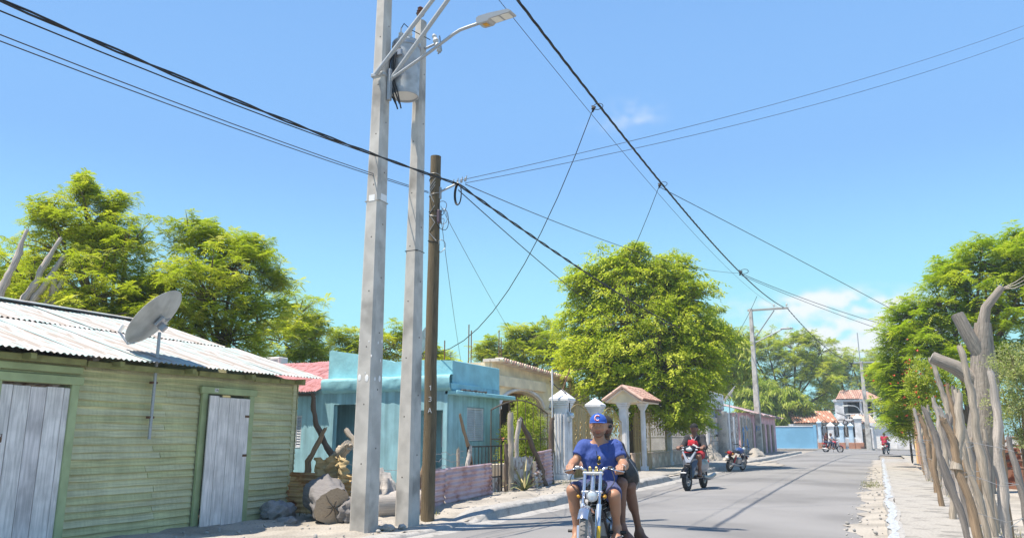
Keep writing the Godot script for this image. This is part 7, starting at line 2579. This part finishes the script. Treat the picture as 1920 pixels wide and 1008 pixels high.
func pipe(root: Node3D, called: String, pts: Array, rad, m: Material, sides := 8) -> void:
	var b := MB.new()
	var fine := []
	var fr := []
	for i in pts.size() - 1:  # rounded through the points
		var p0: Vector3 = pts[maxi(i - 1, 0)]
		var p3: Vector3 = pts[mini(i + 2, pts.size() - 1)]
		for k in 5:
			var t := k / 5.0
			fine.append((pts[i] as Vector3).cubic_interpolate(pts[i + 1], p0, p3, t))
			fr.append(rad if not rad is Array else lerpf(rad[i], rad[i + 1], t))
	fine.append(pts[-1])
	fr.append(rad if not rad is Array else rad[-1])
	b.tube(fine, fr, sides)
	part(called, b, m, root)


# ---- the near motorcycle with its two riders
func near_riders() -> void:
	var at := Vector3(-2.77, 0.0, -8.14)
	var k := thing("motorcycle", "chrome chopper-style motorcycle ridden by the man in the blue shirt", "motorcycle", at, "", 0.17)
	k.scale = Vector3.ONE * 0.95
	var fa := Vector3(-0.02, 0.3, 0.8)
	wheel(k, fa, 0.3, 0.085, M.tyre_dusty, M.chrome, 24, 0.03, "front_wheel")
	wheel(k, Vector3(0, 0.29, -0.55), 0.29, 0.1, M.tyre_dusty, M.chrome, 24, 0.0, "rear_wheel")
	for s in [-1, 1]:
		pipe(k, "fork_tube", [Vector3(s * 0.085, 0.58, 0.63), Vector3(s * 0.085, 0.95, 0.44)], 0.019, M.chrome, 12)
		pipe(k, "fork_slider", [Vector3(s * 0.085, 0.28, 0.79), Vector3(s * 0.085, 0.62, 0.61)], [0.024, 0.029], M.fork_silver, 12)
		var nut := MB.new()
		nut.X = Transform3D(Basis(Vector3.RIGHT, 0.45), Vector3(s * 0.085, 0.955, 0.437))
		nut.lathe([Vector2(0.022, -0.02), Vector2(0.025, 0.0), Vector2(0.012, 0.02), Vector2(0, 0.022)], 10)
		part("fork_cap", nut, M.brass, k)
		pipe(k, "fork_guard", [Vector3(s * 0.1, 0.24, 0.85), Vector3(s * 0.105, 0.42, 0.77)], [0.018, 0.022], M.yellow_paint if s > 0 else M.fork_silver, 8)
	var tc := MB.new()
	for y in [0.93, 0.74]:
		tc.box(Vector3(0, y, 0.435 + (0.93 - y) * 0.5), Vector3(0.23, 0.035, 0.07), 0.01)
	tc.tube([Vector3(0, 0.7, 0.54), Vector3(0, 0.96, 0.4)], 0.026, 10)
	part("triple_clamp", tc, M.chrome, k)
	for s in [-1, 1]:
		var cl := MB.new()
		cl.box(Vector3(s * 0.035, 0.97, 0.42), Vector3(0.03, 0.06, 0.04), 0.006)
		part("bar_clamp", cl, M.brass, k)
	pipe(k, "handlebar", [Vector3(-0.33, 0.945, 0.3), Vector3(-0.22, 0.975, 0.36), Vector3(-0.13, 0.985, 0.4), Vector3(-0.06, 0.93, 0.425), Vector3(0.06, 0.93, 0.425), Vector3(0.13, 0.985, 0.4), Vector3(0.22, 0.975, 0.36), Vector3(0.33, 0.945, 0.3)], 0.0135, M.chrome, 10)
	for s in [-1, 1]:
		pipe(k, "grip", [Vector3(s * 0.21, 0.976, 0.362), Vector3(s * 0.34, 0.942, 0.295)], 0.0175, M.rubber, 10)
		pipe(k, "lever", [Vector3(s * 0.17, 0.985, 0.4), Vector3(s * 0.22, 0.97, 0.44), Vector3(s * 0.33, 0.945, 0.375)], 0.007, M.chrome, 6)
		var pc := MB.new()
		pc.box(Vector3(s * 0.18, 0.985, 0.385), Vector3(0.05, 0.04, 0.05), 0.008)
		part("switch_block", pc, M.steel if s < 0 else M.black, k)
		pipe(k, "control_cable", [Vector3(s * 0.19, 0.98, 0.41), Vector3(s * 0.24, 0.85, 0.52), Vector3(s * 0.13, 0.72, 0.58), Vector3(s * 0.05, 0.55, 0.4)], 0.005, M.cable, 5)
	var hl := MB.new()
	hl.X = Transform3D(Basis(Vector3.RIGHT, PI / 2), Vector3(0.015, 0.71, 0.6))
	hl.lathe([Vector2(0.0, -0.09), Vector2(0.035, -0.085), Vector2(0.052, -0.04), Vector2(0.06, 0.02), Vector2(0.064, 0.03), Vector2(0.06, 0.04), Vector2(0.054, 0.04)], 24)
	part("headlight", hl, M.chrome, k)
	var gl := MB.new()
	gl.X = hl.X
	gl.lathe([Vector2(0.055, 0.034), Vector2(0.035, 0.05), Vector2(0.0, 0.056)], 24)
	part("headlight_glass", gl, M.glass_lamp, k)
	for s in [-1, 1]:
		var ind := MB.new()
		ind.dome(Vector3(s * 0.14, 0.7, 0.56), Vector3(0.022, 0.02, 0.03), 10, 6)
		part("indicator", ind, M.amber, k)
	for l in 2:
		var fd := MB.new()
		fd.grid(24, 8, func(s, t):
			var a := lerpf(0.75, 2.3, s)
			var x = lerpf(-0.052, 0.052, t if l == 0 else 1.0 - t)
			var rr = 0.33 - 9.0 * x * x * 0.9 - 0.003 * l
			return fa + Vector3(x, sin(a) * rr, cos(a) * rr))
		part("front_fender", fd, M.chrome, k)
	for s in [-1, 1]:
		pipe(k, "fender_stay", [Vector3(s * 0.07, 0.3, 0.8), Vector3(s * 0.066, 0.58, 0.72)], 0.006, M.chrome, 6)
		pipe(k, "frame_tube", [Vector3(0, 0.78, 0.44), Vector3(s * 0.1, 0.45, 0.36), Vector3(s * 0.13, 0.2, 0.2), Vector3(s * 0.13, 0.18, -0.25), Vector3(s * 0.1, 0.3, -0.55)], 0.017, M.gloss_black, 8)
		pipe(k, "shock", [Vector3(s * 0.14, 0.3, -0.52), Vector3(s * 0.14, 0.62, -0.42)], 0.028, M.chrome, 8)
		pipe(k, "foot_peg", [Vector3(s * 0.1, 0.31, 0.26), Vector3(s * 0.32, 0.31, 0.26)], 0.016, M.black, 8)
	var en := MB.new()
	en.box(Vector3(0, 0.33, 0.02), Vector3(0.26, 0.22, 0.32), 0.04)
	part("engine", en, M.steel, k)
	for i in 8:
		var fn := MB.new()
		fn.box(Vector3(0, 0.45 + i * 0.024, 0.14 + i * 0.006), Vector3(0.19 - 0.005 * i, 0.009, 0.2), 0.003)
		part("cooling_fin", fn, M.black if i % 2 else M.steel, k)
	for s in [-1, 1]:
		var cv := MB.new()
		cv.X = Transform3D(Basis(Vector3.BACK, -s * PI / 2), Vector3(s * 0.13, 0.33, 0.05))
		cv.lathe([Vector2(0.115, 0), Vector2(0.11, 0.035), Vector2(0.085, 0.05), Vector2(0.03, 0.055), Vector2(0, 0.052)], 24)
		part("engine_cover", cv, M.fork_silver, k)
	pipe(k, "exhaust", [Vector3(-0.06, 0.5, 0.24), Vector3(-0.13, 0.4, 0.36), Vector3(-0.16, 0.26, 0.2), Vector3(-0.17, 0.24, -0.3), Vector3(-0.17, 0.27, -0.8)], [0.024, 0.024, 0.026, 0.04, 0.045], M.chrome, 12)
	pipe(k, "brake_pedal", [Vector3(0.14, 0.27, 0.15), Vector3(0.22, 0.27, 0.36), Vector3(0.3, 0.29, 0.4)], 0.009, M.steel, 6)
	pipe(k, "kick_stand", [Vector3(0.13, 0.22, 0.05), Vector3(0.2, 0.1, -0.2)], 0.012, M.steel, 6)
	var tk := lump(Vector3(0, 0.74, 0.17), Vector3(0.14, 0.12, 0.25), Basis(), 2.0, 0.05)
	part("fuel_tank", tk, M.gloss_black, k)
	var se := MB.new()
	se.box(Vector3(0, 0.65, -0.34), Vector3(0.27, 0.1, 0.68), 0.04)
	part("seat", se, M.leather, k)
	for l in 2:
		var rf := MB.new()
		rf.grid(16, 6, func(s, t):
			var a := lerpf(0.6, 3.0, s)
			var x := lerpf(-0.08, 0.08, t if l == 0 else 1.0 - t)
			var rr := 0.36 - 6.0 * x * x
			return Vector3(x, 0.29 + sin(a) * rr, -0.55 + cos(a) * rr))
		part("rear_fender", rf, M.gloss_black, k)
	pipe(k, "wiring", [Vector3(0.1, 0.75, 0.35), Vector3(0.16, 0.62, 0.32), Vector3(0.1, 0.5, 0.3), Vector3(0.15, 0.42, 0.22)], 0.008, M.cable, 5)
	# the man riding
	var r := thing("person", "man in blue cap, blue T-shirt and shorts riding the near motorcycle", "person", at, "", 0.17)
	var sk := Color(0.39, 0.2, 0.125)
	var J := {"hip": Vector3(0, 0.71, -0.1), "chest": Vector3(0, 1.02, -0.05), "neck": Vector3(0, 1.2, -0.04), "head": Vector3(0.0, 1.365, 0.0), "shoulder": [Vector3(-0.165, 1.145, -0.04), Vector3(0.165, 1.145, -0.04)], "elbow": [Vector3(-0.265, 0.97, 0.06), Vector3(0.27, 0.955, 0.05)], "wrist": [Vector3(-0.28, 0.94, 0.225), Vector3(0.28, 0.935, 0.225)], "grip": [Vector3(-0.262, 0.91, 0.31), Vector3(0.262, 0.91, 0.31)], "knee": [Vector3(-0.24, 0.7, 0.29), Vector3(0.2, 0.66, 0.33)], "ankle": [Vector3(-0.21, 0.29, 0.24), Vector3(0.2, 0.33, 0.2)], "toe": [Vector3(-0.12, -0.3, 1), Vector3(0.1, -0.2, 1)], "face": Vector3(0.06, -0.06, 1), "shin_front": Vector3(0, 0.2, 1)}
	body(r, J, sk, 0.012, {"shirt": clothes("shirt_blue", 0.045, 0.085, 0.31), "shorts": clothes("shorts_blue", 0.07, 0.085, 0.2), "sleeve": 0.6, "leg": 0.9, "cap": clothes("cap_blue", 0.02, 0.09, 0.42), "beard": Color(0.22, 0.11, 0.07), "size": 0.97, "head": 1.03})
	for e in 2:
		slipper(r, J.ankle[e], J.toe[e], clothes("slide_%d" % e, 0.06, 0.16, 0.6) if e == 0 else clothes("slide_dark", 0.03, 0.06, 0.4))
	var hx := Transform3D(Basis.looking_at(-Vector3(0.06, -0.06, 1).normalized(), Vector3.UP), J.head)
	for l in 2:  # the letter on the cap
		var lt := MB.new()
		var pts := []
		for i in 17:
			var a := lerpf(0.75, TAU - 0.75, i / 16.0)
			var x := cos(a) * 0.025
			var y := sin(a) * 0.027
			pts.append(Vector3(x, 0.088 + y, 0.106 * sqrt(maxf(0.0, 1.0 - pow((0.043 + y) / 0.094, 2) - pow(x / 0.097, 2))) - 0.004 + l * 0.0065))
		lt.tube(pts, 0.0095 - 0.0035 * l, 8)
		part("cap_letter", lt, M.white_paint if l == 0 else M.red_paint, r, hx)
	var sg := MB.new()
	for q in [Vector3(0.012, 1.035, 0.128), Vector3(0.018, 0.99, 0.13)]:
		sg.dome(q, Vector3(0.02, 0.026, 0.012), 12, 6)
	sg.tube([Vector3(-0.01, 1.1, 0.105), Vector3(0.0, 1.04, 0.125), Vector3(-0.005, 0.98, 0.125)], 0.004, 5)
	part("sunglasses", sg, M.gloss_black, r)
	var ln := MB.new()
	ln.dome(Vector3(0.028, 1.028, 0.138), Vector3(0.013, 0.02, 0.008), 12, 6)
	part("sunglass_lens", ln, M.yellow_paint, r)
	var sw := MB.new()
	sw.tube([Vector3(0.0, 0.975, 0.132), Vector3(0.012, 0.962, 0.134), Vector3(0.04, 0.975, 0.133)], [0.003, 0.006, 0.002], 6)
	part("chest_mark", sw, M.yellow_paint, r)
	var wt := MB.new()
	wt.X = Transform3D(Basis(Vector3.RIGHT, PI / 2), J.wrist[1] + Vector3(0, 0, -0.01))
	wt.lathe([Vector2(0.033, -0.012), Vector2(0.036, 0.0), Vector2(0.033, 0.012)], 16)
	part("watch", wt, M.dish_white, r)
	# the passenger
	var p := thing("person", "passenger in black cap and sunglasses behind the man in blue", "person", at + Vector3(-0.04, 0, 0.05), "", 0.17)
	var sk2 := Color(0.2, 0.1, 0.065)
	var J2 := {"hip": Vector3(0.06, 0.78, -0.46), "chest": Vector3(0.05, 1.03, -0.44), "neck": Vector3(0.05, 1.2, -0.42), "head": Vector3(0.075, 1.36, -0.38), "shoulder": [Vector3(-0.12, 1.15, -0.42), Vector3(0.2, 1.13, -0.42)], "elbow": [Vector3(-0.2, 0.95, -0.35), Vector3(0.27, 0.92, -0.32)], "wrist": [Vector3(-0.12, 0.88, -0.2), Vector3(0.26, 0.88, -0.12)], "knee": [Vector3(0.27, 0.76, -0.12), Vector3(0.34, 0.72, -0.28)], "ankle": [Vector3(0.26, 0.3, -0.16), Vector3(0.41, 0.24, -0.42)], "toe": [Vector3(0.75, -0.3, 0.6), Vector3(0.75, -0.3, 0.55)], "face": Vector3(0.35, -0.08, 1), "hip_side": Vector3(0.8, 0, -0.6), "shin_front": Vector3(0.8, 0, 0.4)}
	body(p, J2, sk2, 0.014, {"shirt": clothes("shirt_black", 0.018, 0.018, 0.022), "shorts": clothes("shorts_dark", 0.03, 0.035, 0.06), "sleeve": 0.6, "leg": 0.75, "cap": clothes("cap_black", 0.015, 0.014, 0.016), "brim": false, "beard": Color(0.09, 0.045, 0.03), "size": 0.94})
	slipper(p, J2.ankle[0], J2.toe[0], clothes("sandal_brown", 0.09, 0.045, 0.03), "band", 0.94)
	slipper(p, J2.ankle[1], J2.toe[1], M.sandal_brown, "thong", 0.94)
	var gx := Transform3D(Basis.looking_at(-Vector3(0.35, -0.08, 1).normalized(), Vector3.UP), J2.head)
	var gs := MB.new()
	for s in [-1, 1]:
		gs.dome(Vector3(s * 0.034, 0.012, 0.087), Vector3(0.027, 0.02, 0.01), 12, 6)
		gs.tube([Vector3(s * 0.058, 0.018, 0.08), Vector3(s * 0.082, 0.016, 0.0)], 0.004, 5)
	part("sunglasses", gs, M.gloss_black, p, gx)
	var bg := thing("shoulder_bag", "black bag with pale piping hanging at the passenger's left side", "bag", at + Vector3(0.22, 0.86, -0.34))
	var bb := lump(Vector3.ZERO, Vector3(0.1, 0.17, 0.16), Basis(Vector3.BACK, 0.25), 9.0, 0.2)
	part("bag_body", bb, M.leather, bg)
	pipe(bg, "piping", [Vector3(-0.06, -0.16, 0.12), Vector3(0.1, -0.17, 0.04), Vector3(0.12, -0.02, 0.02), Vector3(0.03, 0.15, 0.06)], 0.005, M.steel, 6)
	pipe(bg, "strap", [Vector3(0.02, 0.16, 0.02), Vector3(-0.08, 0.3, -0.02), Vector3(-0.16, 0.32, -0.06)], 0.012, M.leather, 6)


func seated(h := 0.0, knee_out := 0.0) -> Dictionary:  # a rider's joints; forward is +z
	return {"hip": Vector3(0, 0.82 + h, -0.18), "chest": Vector3(0, 1.1 + h, -0.13), "neck": Vector3(0, 1.26 + h, -0.11), "head": Vector3(0, 1.42 + h, -0.07), "shoulder": [Vector3(-0.18, 1.21 + h, -0.11), Vector3(0.18, 1.21 + h, -0.11)], "elbow": [Vector3(-0.27, 1.0 + h, 0.02), Vector3(0.27, 1.0 + h, 0.02)], "wrist": [Vector3(-0.28, 0.98 + h * 0.5, 0.22), Vector3(0.28, 0.98 + h * 0.5, 0.22)], "grip": [Vector3(-0.29, 0.955 + h * 0.5, 0.31), Vector3(0.29, 0.955 + h * 0.5, 0.31)], "knee": [Vector3(-0.2 - knee_out, 0.76, 0.22), Vector3(0.2 + knee_out, 0.76, 0.22)], "ankle": [Vector3(-0.19, 0.38, 0.12), Vector3(0.19, 0.38, 0.12)], "toe": [Vector3(-0.15, -0.05, 1), Vector3(0.15, -0.05, 1)], "face": Vector3(0, -0.05, 1)}


func scooter() -> void:
	var at := Vector3(-4.08, 0.02, -19.1)
	var turn := -0.1
	var k := thing("scooter", "silver and black scooter coming down the road", "scooter", at, "", turn)
	wheel(k, Vector3(0, 0.25, 0.64), 0.25, 0.1, M.rubber, M.steel, 5, -0.05, "front_wheel")
	wheel(k, Vector3(0, 0.25, -0.6), 0.25, 0.11, M.rubber, M.steel, 5, 0.0, "rear_wheel")
	var sil: Material = plain("scooter_silver", 0.27, 0.3, 0.35, 0.3, 0.5)
	var dk: Material = M.gloss_black
	for l in 2:
		var ap := MB.new()  # leg shield, narrow at the bottom, flared at the knees
		ap.grid(14, 12, func(s, t):
			var y := lerpf(0.3, 0.86, t)
			var w := lerpf(0.1, 0.21, pow(t, 0.8)) - (0.05 * maxf(0.0, t - 0.8) * 5.0)
			var x := lerpf(-w, w, s if l == 0 else 1.0 - s)
			return Vector3(x, y, 0.52 - 0.25 * t + 0.05 * sin(PI * t) - 2.2 * x * x - 0.02 * l))
		part("leg_shield", ap, plain("graphite", 0.1, 0.11, 0.13, 0.25, 0.3), k)
	var vv := MB.new()
	vv.prism(PackedVector2Array([Vector2(-0.17, 0.84), Vector2(-0.14, 0.85), Vector2(0.0, 0.62), Vector2(0.14, 0.85), Vector2(0.17, 0.84), Vector2(0.05, 0.57), Vector2(-0.05, 0.57)]), -0.02, 0.03)
	part("shield_trim", vv, sil, k, Transform3D(Basis(Vector3.RIGHT, -0.42), Vector3(0, 0.01, 0.0) + Vector3(0, 0.1, 0.72)))
	var ft := MB.new()
	ft.box(Vector3(0, 0.45, 0.52), Vector3(0.17, 0.34, 0.1), 0.03)
	part("front_cover", ft, dk, k)
	for l in 2:
		var fd := MB.new()
		fd.grid(14, 6, func(s, t):
			var a := lerpf(0.2, 2.2, s)
			var x := lerpf(-0.075, 0.075, t if l == 0 else 1.0 - t)
			var rr := 0.3 - 5.0 * x * x
			return Vector3(x, 0.25 + sin(a) * rr, 0.64 + cos(a) * rr))
		part("front_fender", fd, dk, k)
	var lip := MB.new()
	lip.box(Vector3(0, 0.42, 0.87), Vector3(0.13, 0.025, 0.05), 0.008)
	part("fender_lip", lip, M.white_paint, k)
	for s in [-1, 1]:
		pipe(k, "fork", [Vector3(s * 0.075, 0.25, 0.64), Vector3(s * 0.06, 0.5, 0.54)], 0.024, dk)
		pipe(k, "handlebar", [Vector3(0, 0.96, 0.27), Vector3(s * 0.18, 0.985, 0.27), Vector3(s * 0.34, 0.955, 0.2)], 0.014, M.steel)
		pipe(k, "grip", [Vector3(s * 0.23, 0.98, 0.255), Vector3(s * 0.35, 0.952, 0.195)], 0.018, M.rubber)
		var bl := MB.new()
		bl.dome(Vector3(s * 0.16, 0.93, 0.33), Vector3(0.04, 0.025, 0.035), 10, 6)
		part("indicator", bl, M.glass_lamp, k)
	part("handlebar_cowl", lump(Vector3(0, 0.95, 0.3), Vector3(0.17, 0.085, 0.1), Basis(), 4.0, 0.06), dk, k)
	var gl := MB.new()
	gl.dome(Vector3(0, 0.94, 0.375), Vector3(0.085, 0.05, 0.04), 16, 8)
	part("headlight", gl, M.glass_lamp, k)
	var fb := MB.new()
	fb.box(Vector3(0, 0.3, 0.1), Vector3(0.3, 0.08, 0.5), 0.02)
	part("floorboard", fb, dk, k)
	part("rear_body", lump(Vector3(0, 0.56, -0.42), Vector3(0.17, 0.2, 0.46), Basis(), 8.0, 0.08), sil, k)
	var se := MB.new()
	se.box(Vector3(0, 0.735, -0.4), Vector3(0.27, 0.1, 0.72), 0.045)
	part("seat", se, M.leather, k)
	pipe(k, "exhaust", [Vector3(0.14, 0.3, -0.2), Vector3(0.18, 0.26, -0.5), Vector3(0.2, 0.32, -0.9)], [0.03, 0.055, 0.05], M.steel, 10)
	var tl := MB.new()
	tl.box(Vector3(0, 0.62, -0.87), Vector3(0.18, 0.07, 0.04), 0.015)
	part("tail_light", tl, M.red_lens, k)
	var r := thing("person", "scooter rider in dark grey top, red shorts and dark cap", "person", at, "", turn)
	var J := seated(0.0)
	J.ankle = [Vector3(-0.12, 0.42, 0.16), Vector3(0.16, 0.42, 0.14)]
	J.knee = [Vector3(-0.17, 0.78, 0.26), Vector3(0.19, 0.77, 0.27)]
	body(r, J, Color(0.2, 0.1, 0.065), 0.019, {"shirt": clothes("charcoal", 0.035, 0.036, 0.042), "sleeve": 1.35, "shorts": clothes("shorts_red", 0.45, 0.015, 0.03), "leg": 0.9, "cap": clothes("cap_grey", 0.014, 0.014, 0.015)})
	for e in 2:
		slipper(r, J.ankle[e], J.toe[e], M.black)
	var cl := lump(Vector3(-0.02, 1.03, 0.02), Vector3(0.13, 0.14, 0.07), Basis(Vector3.BACK, 0.6), 12.0, 0.3)
	part("red_pouch", cl, M.shorts_red, r)
	var nk := MB.new()
	nk.tube([Vector3(-0.07, 1.24, 0.0), Vector3(-0.03, 1.16, 0.03), Vector3(0.03, 1.16, 0.03), Vector3(0.07, 1.24, 0.0)], 0.007, 6)
	part("necklace", nk, M.white_paint, r)
	var ew := MB.new()
	ew.box(Vector3(0.04, 1.0, 0.09), Vector3(0.12, 0.09, 0.015), 0.006, Basis(Vector3.BACK, -0.5))
	part("pouch_print", ew, M.dish_white, r)


func small_bike(label: String, at: Vector3, turn: float, paint: Material, lean := 0.0, blue_tank: Material = null) -> Node3D:
	var k := thing("motorcycle", label, "motorcycle", at, "", turn)
	k.rotation = Vector3(0, turn, 0)
	k.basis = Basis(Vector3.UP, turn) * Basis(Vector3.BACK, lean)
	wheel(k, Vector3(0, 0.29, 0.62), 0.29, 0.075, M.rubber, M.steel, 6, 0.0, "front_wheel")
	wheel(k, Vector3(0, 0.29, -0.58), 0.29, 0.1, M.rubber, M.steel, 6, 0.0, "rear_wheel")
	for s in [-1, 1]:
		pipe(k, "fork", [Vector3(s * 0.08, 0.29, 0.62), Vector3(s * 0.075, 0.86, 0.38)], 0.024, M.steel)
		pipe(k, "handlebar", [Vector3(0, 0.93, 0.34), Vector3(s * 0.16, 1.0, 0.34), Vector3(s * 0.34, 0.99, 0.24)], 0.014, M.black)
		pipe(k, "mirror_stalk", [Vector3(s * 0.2, 1.0, 0.33), Vector3(s * 0.26, 1.14, 0.33)], 0.006, M.black)
		pipe(k, "shock", [Vector3(s * 0.13, 0.32, -0.52), Vector3(s * 0.13, 0.66, -0.4)], 0.03, M.red_paint)
		pipe(k, "frame_tube", [Vector3(0, 0.8, 0.36), Vector3(s * 0.1, 0.4, 0.26), Vector3(s * 0.11, 0.24, -0.1), Vector3(s * 0.1, 0.32, -0.56)], 0.018, M.black)
		var ind := MB.new()
		ind.dome(Vector3(s * 0.15, 0.72, -0.78), Vector3(0.03, 0.025, 0.03), 8, 6)
		part("indicator", ind, M.amber, k)
	var en := MB.new()
	en.box(Vector3(0, 0.4, 0.06), Vector3(0.24, 0.26, 0.34), 0.04)
	part("engine", en, M.steel, k)
	part("fuel_tank", lump(Vector3(0, 0.8, 0.12), Vector3(0.15, 0.13, 0.26), Basis(), 3.0, 0.06), blue_tank if blue_tank else paint, k)
	var se := MB.new()
	se.box(Vector3(0, 0.78, -0.38), Vector3(0.24, 0.09, 0.66), 0.04)
	part("seat", se, M.leather, k)
	part("tail_cowl", lump(Vector3(0, 0.72, -0.62), Vector3(0.13, 0.09, 0.22), Basis(), 5.0, 0.06), paint, k)
	var tl := MB.new()
	tl.box(Vector3(0, 0.74, -0.85), Vector3(0.16, 0.09, 0.05), 0.02)
	part("tail_light", tl, M.red_lens, k)
	var rf := MB.new()
	rf.grid(12, 4, func(s, t):
		var a := lerpf(1.2, 2.8, s)
		var x := lerpf(0.07, -0.07, t)
		return Vector3(x, 0.29 + sin(a) * 0.35, -0.58 + cos(a) * 0.35))
	part("rear_fender", rf, M.black, k)
	var ff := MB.new()
	ff.grid(12, 4, func(s, t):
		var a := lerpf(0.5, 2.3, s)
		var x := lerpf(-0.055, 0.055, t)
		return Vector3(x, 0.29 + sin(a) * 0.33, 0.62 + cos(a) * 0.33))
	part("front_fender", ff, paint, k)
	pipe(k, "exhaust", [Vector3(-0.06, 0.46, 0.22), Vector3(-0.14, 0.26, 0.2), Vector3(-0.16, 0.26, -0.2), Vector3(-0.18, 0.34, -0.75)], [0.022, 0.025, 0.035, 0.05], M.steel, 10)
	var hl := MB.new()
	hl.dome(Vector3(0, 0.86, 0.46), Vector3(0.09, 0.09, 0.07), 14, 8)
	part("headlight", hl, M.glass_lamp, k)
	var pl := MB.new()
	pl.box(Vector3(0, 0.58, -0.93), Vector3(0.13, 0.07, 0.01), 0.002, Basis(Vector3.RIGHT, 0.3))
	part("number_plate", pl, M.white_paint, k)
	pipe(k, "side_stand", [Vector3(0.1, 0.26, 0.0), Vector3(0.25, 0.03, -0.06)], 0.012, M.black)
	return k


func other_riders() -> void:
	scooter()
	small_bike("parked motorcycle with red tail and blue tank leaning by the rubble", Vector3(-4.88, 0.03, -29.75), 2.87, plain("dark_red", 0.16, 0.01, 0.015, 0.3), 0.2, plain("tank_blue", 0.03, 0.07, 0.22, 0.3)).scale = Vector3.ONE * 0.92
	var a := Vector3(-3.5, 0.0, -68.8)
	var t := 1.15
	small_bike("far red motorcycle carrying two riders, before the far blue fence", a, t, M.red_paint)
	var d := thing("person", "far rider in white shirt at the front of the two on the red motorcycle", "person", a, "", t)
	body(d, seated(0.02), Color(0.18, 0.09, 0.06), 0.035, {"shirt": clothes("shirt_white", 0.68, 0.68, 0.7), "shorts": clothes("jeans", 0.06, 0.08, 0.14), "leg": 1.8, "hair": M.black})
	var b := thing("person", "far passenger in black and red behind the white-shirted rider", "person", a + Vector3(-0.36 * sin(t), 0.03, -0.36 * cos(t)), "", t)
	var J := seated(0.05)
	J.erase("grip")
	J.wrist = [Vector3(-0.2, 0.95, 0.12), Vector3(0.2, 0.95, 0.12)]
	body(b, J, Color(0.16, 0.08, 0.05), 0.035, {"shirt": clothes("shirt_maroon", 0.1, 0.015, 0.02), "shorts": M.jeans, "leg": 1.8, "hair": M.black})
	var c := Vector3(0.36, 0.0, -64.4)
	small_bike("far motorcycle riding away beside the right pavement", c, PI - 0.25, M.red_paint, 0.05)
	var e := thing("person", "far rider in red shirt seen from behind on the right", "person", c, "", PI - 0.25)
	body(e, seated(0.02), Color(0.14, 0.07, 0.05), 0.035, {"shirt": clothes("shirt_red", 0.42, 0.02, 0.06), "shorts": M.jeans, "leg": 1.8, "hair": M.black})


func _ready() -> void:
	rnd.seed = 7
	wobble.seed = 3
	wobble.frequency = 1.0
	wobble.fractal_octaves = 2
	view()
	materials()
	setting()
	green_house()
	blue_house()
	yellow_house()
	middle_houses()
	far_houses()
	trees()
	poles()
	near_fence()
	log_pile()
	right_side()
	near_riders()
	other_riders()
	cables()
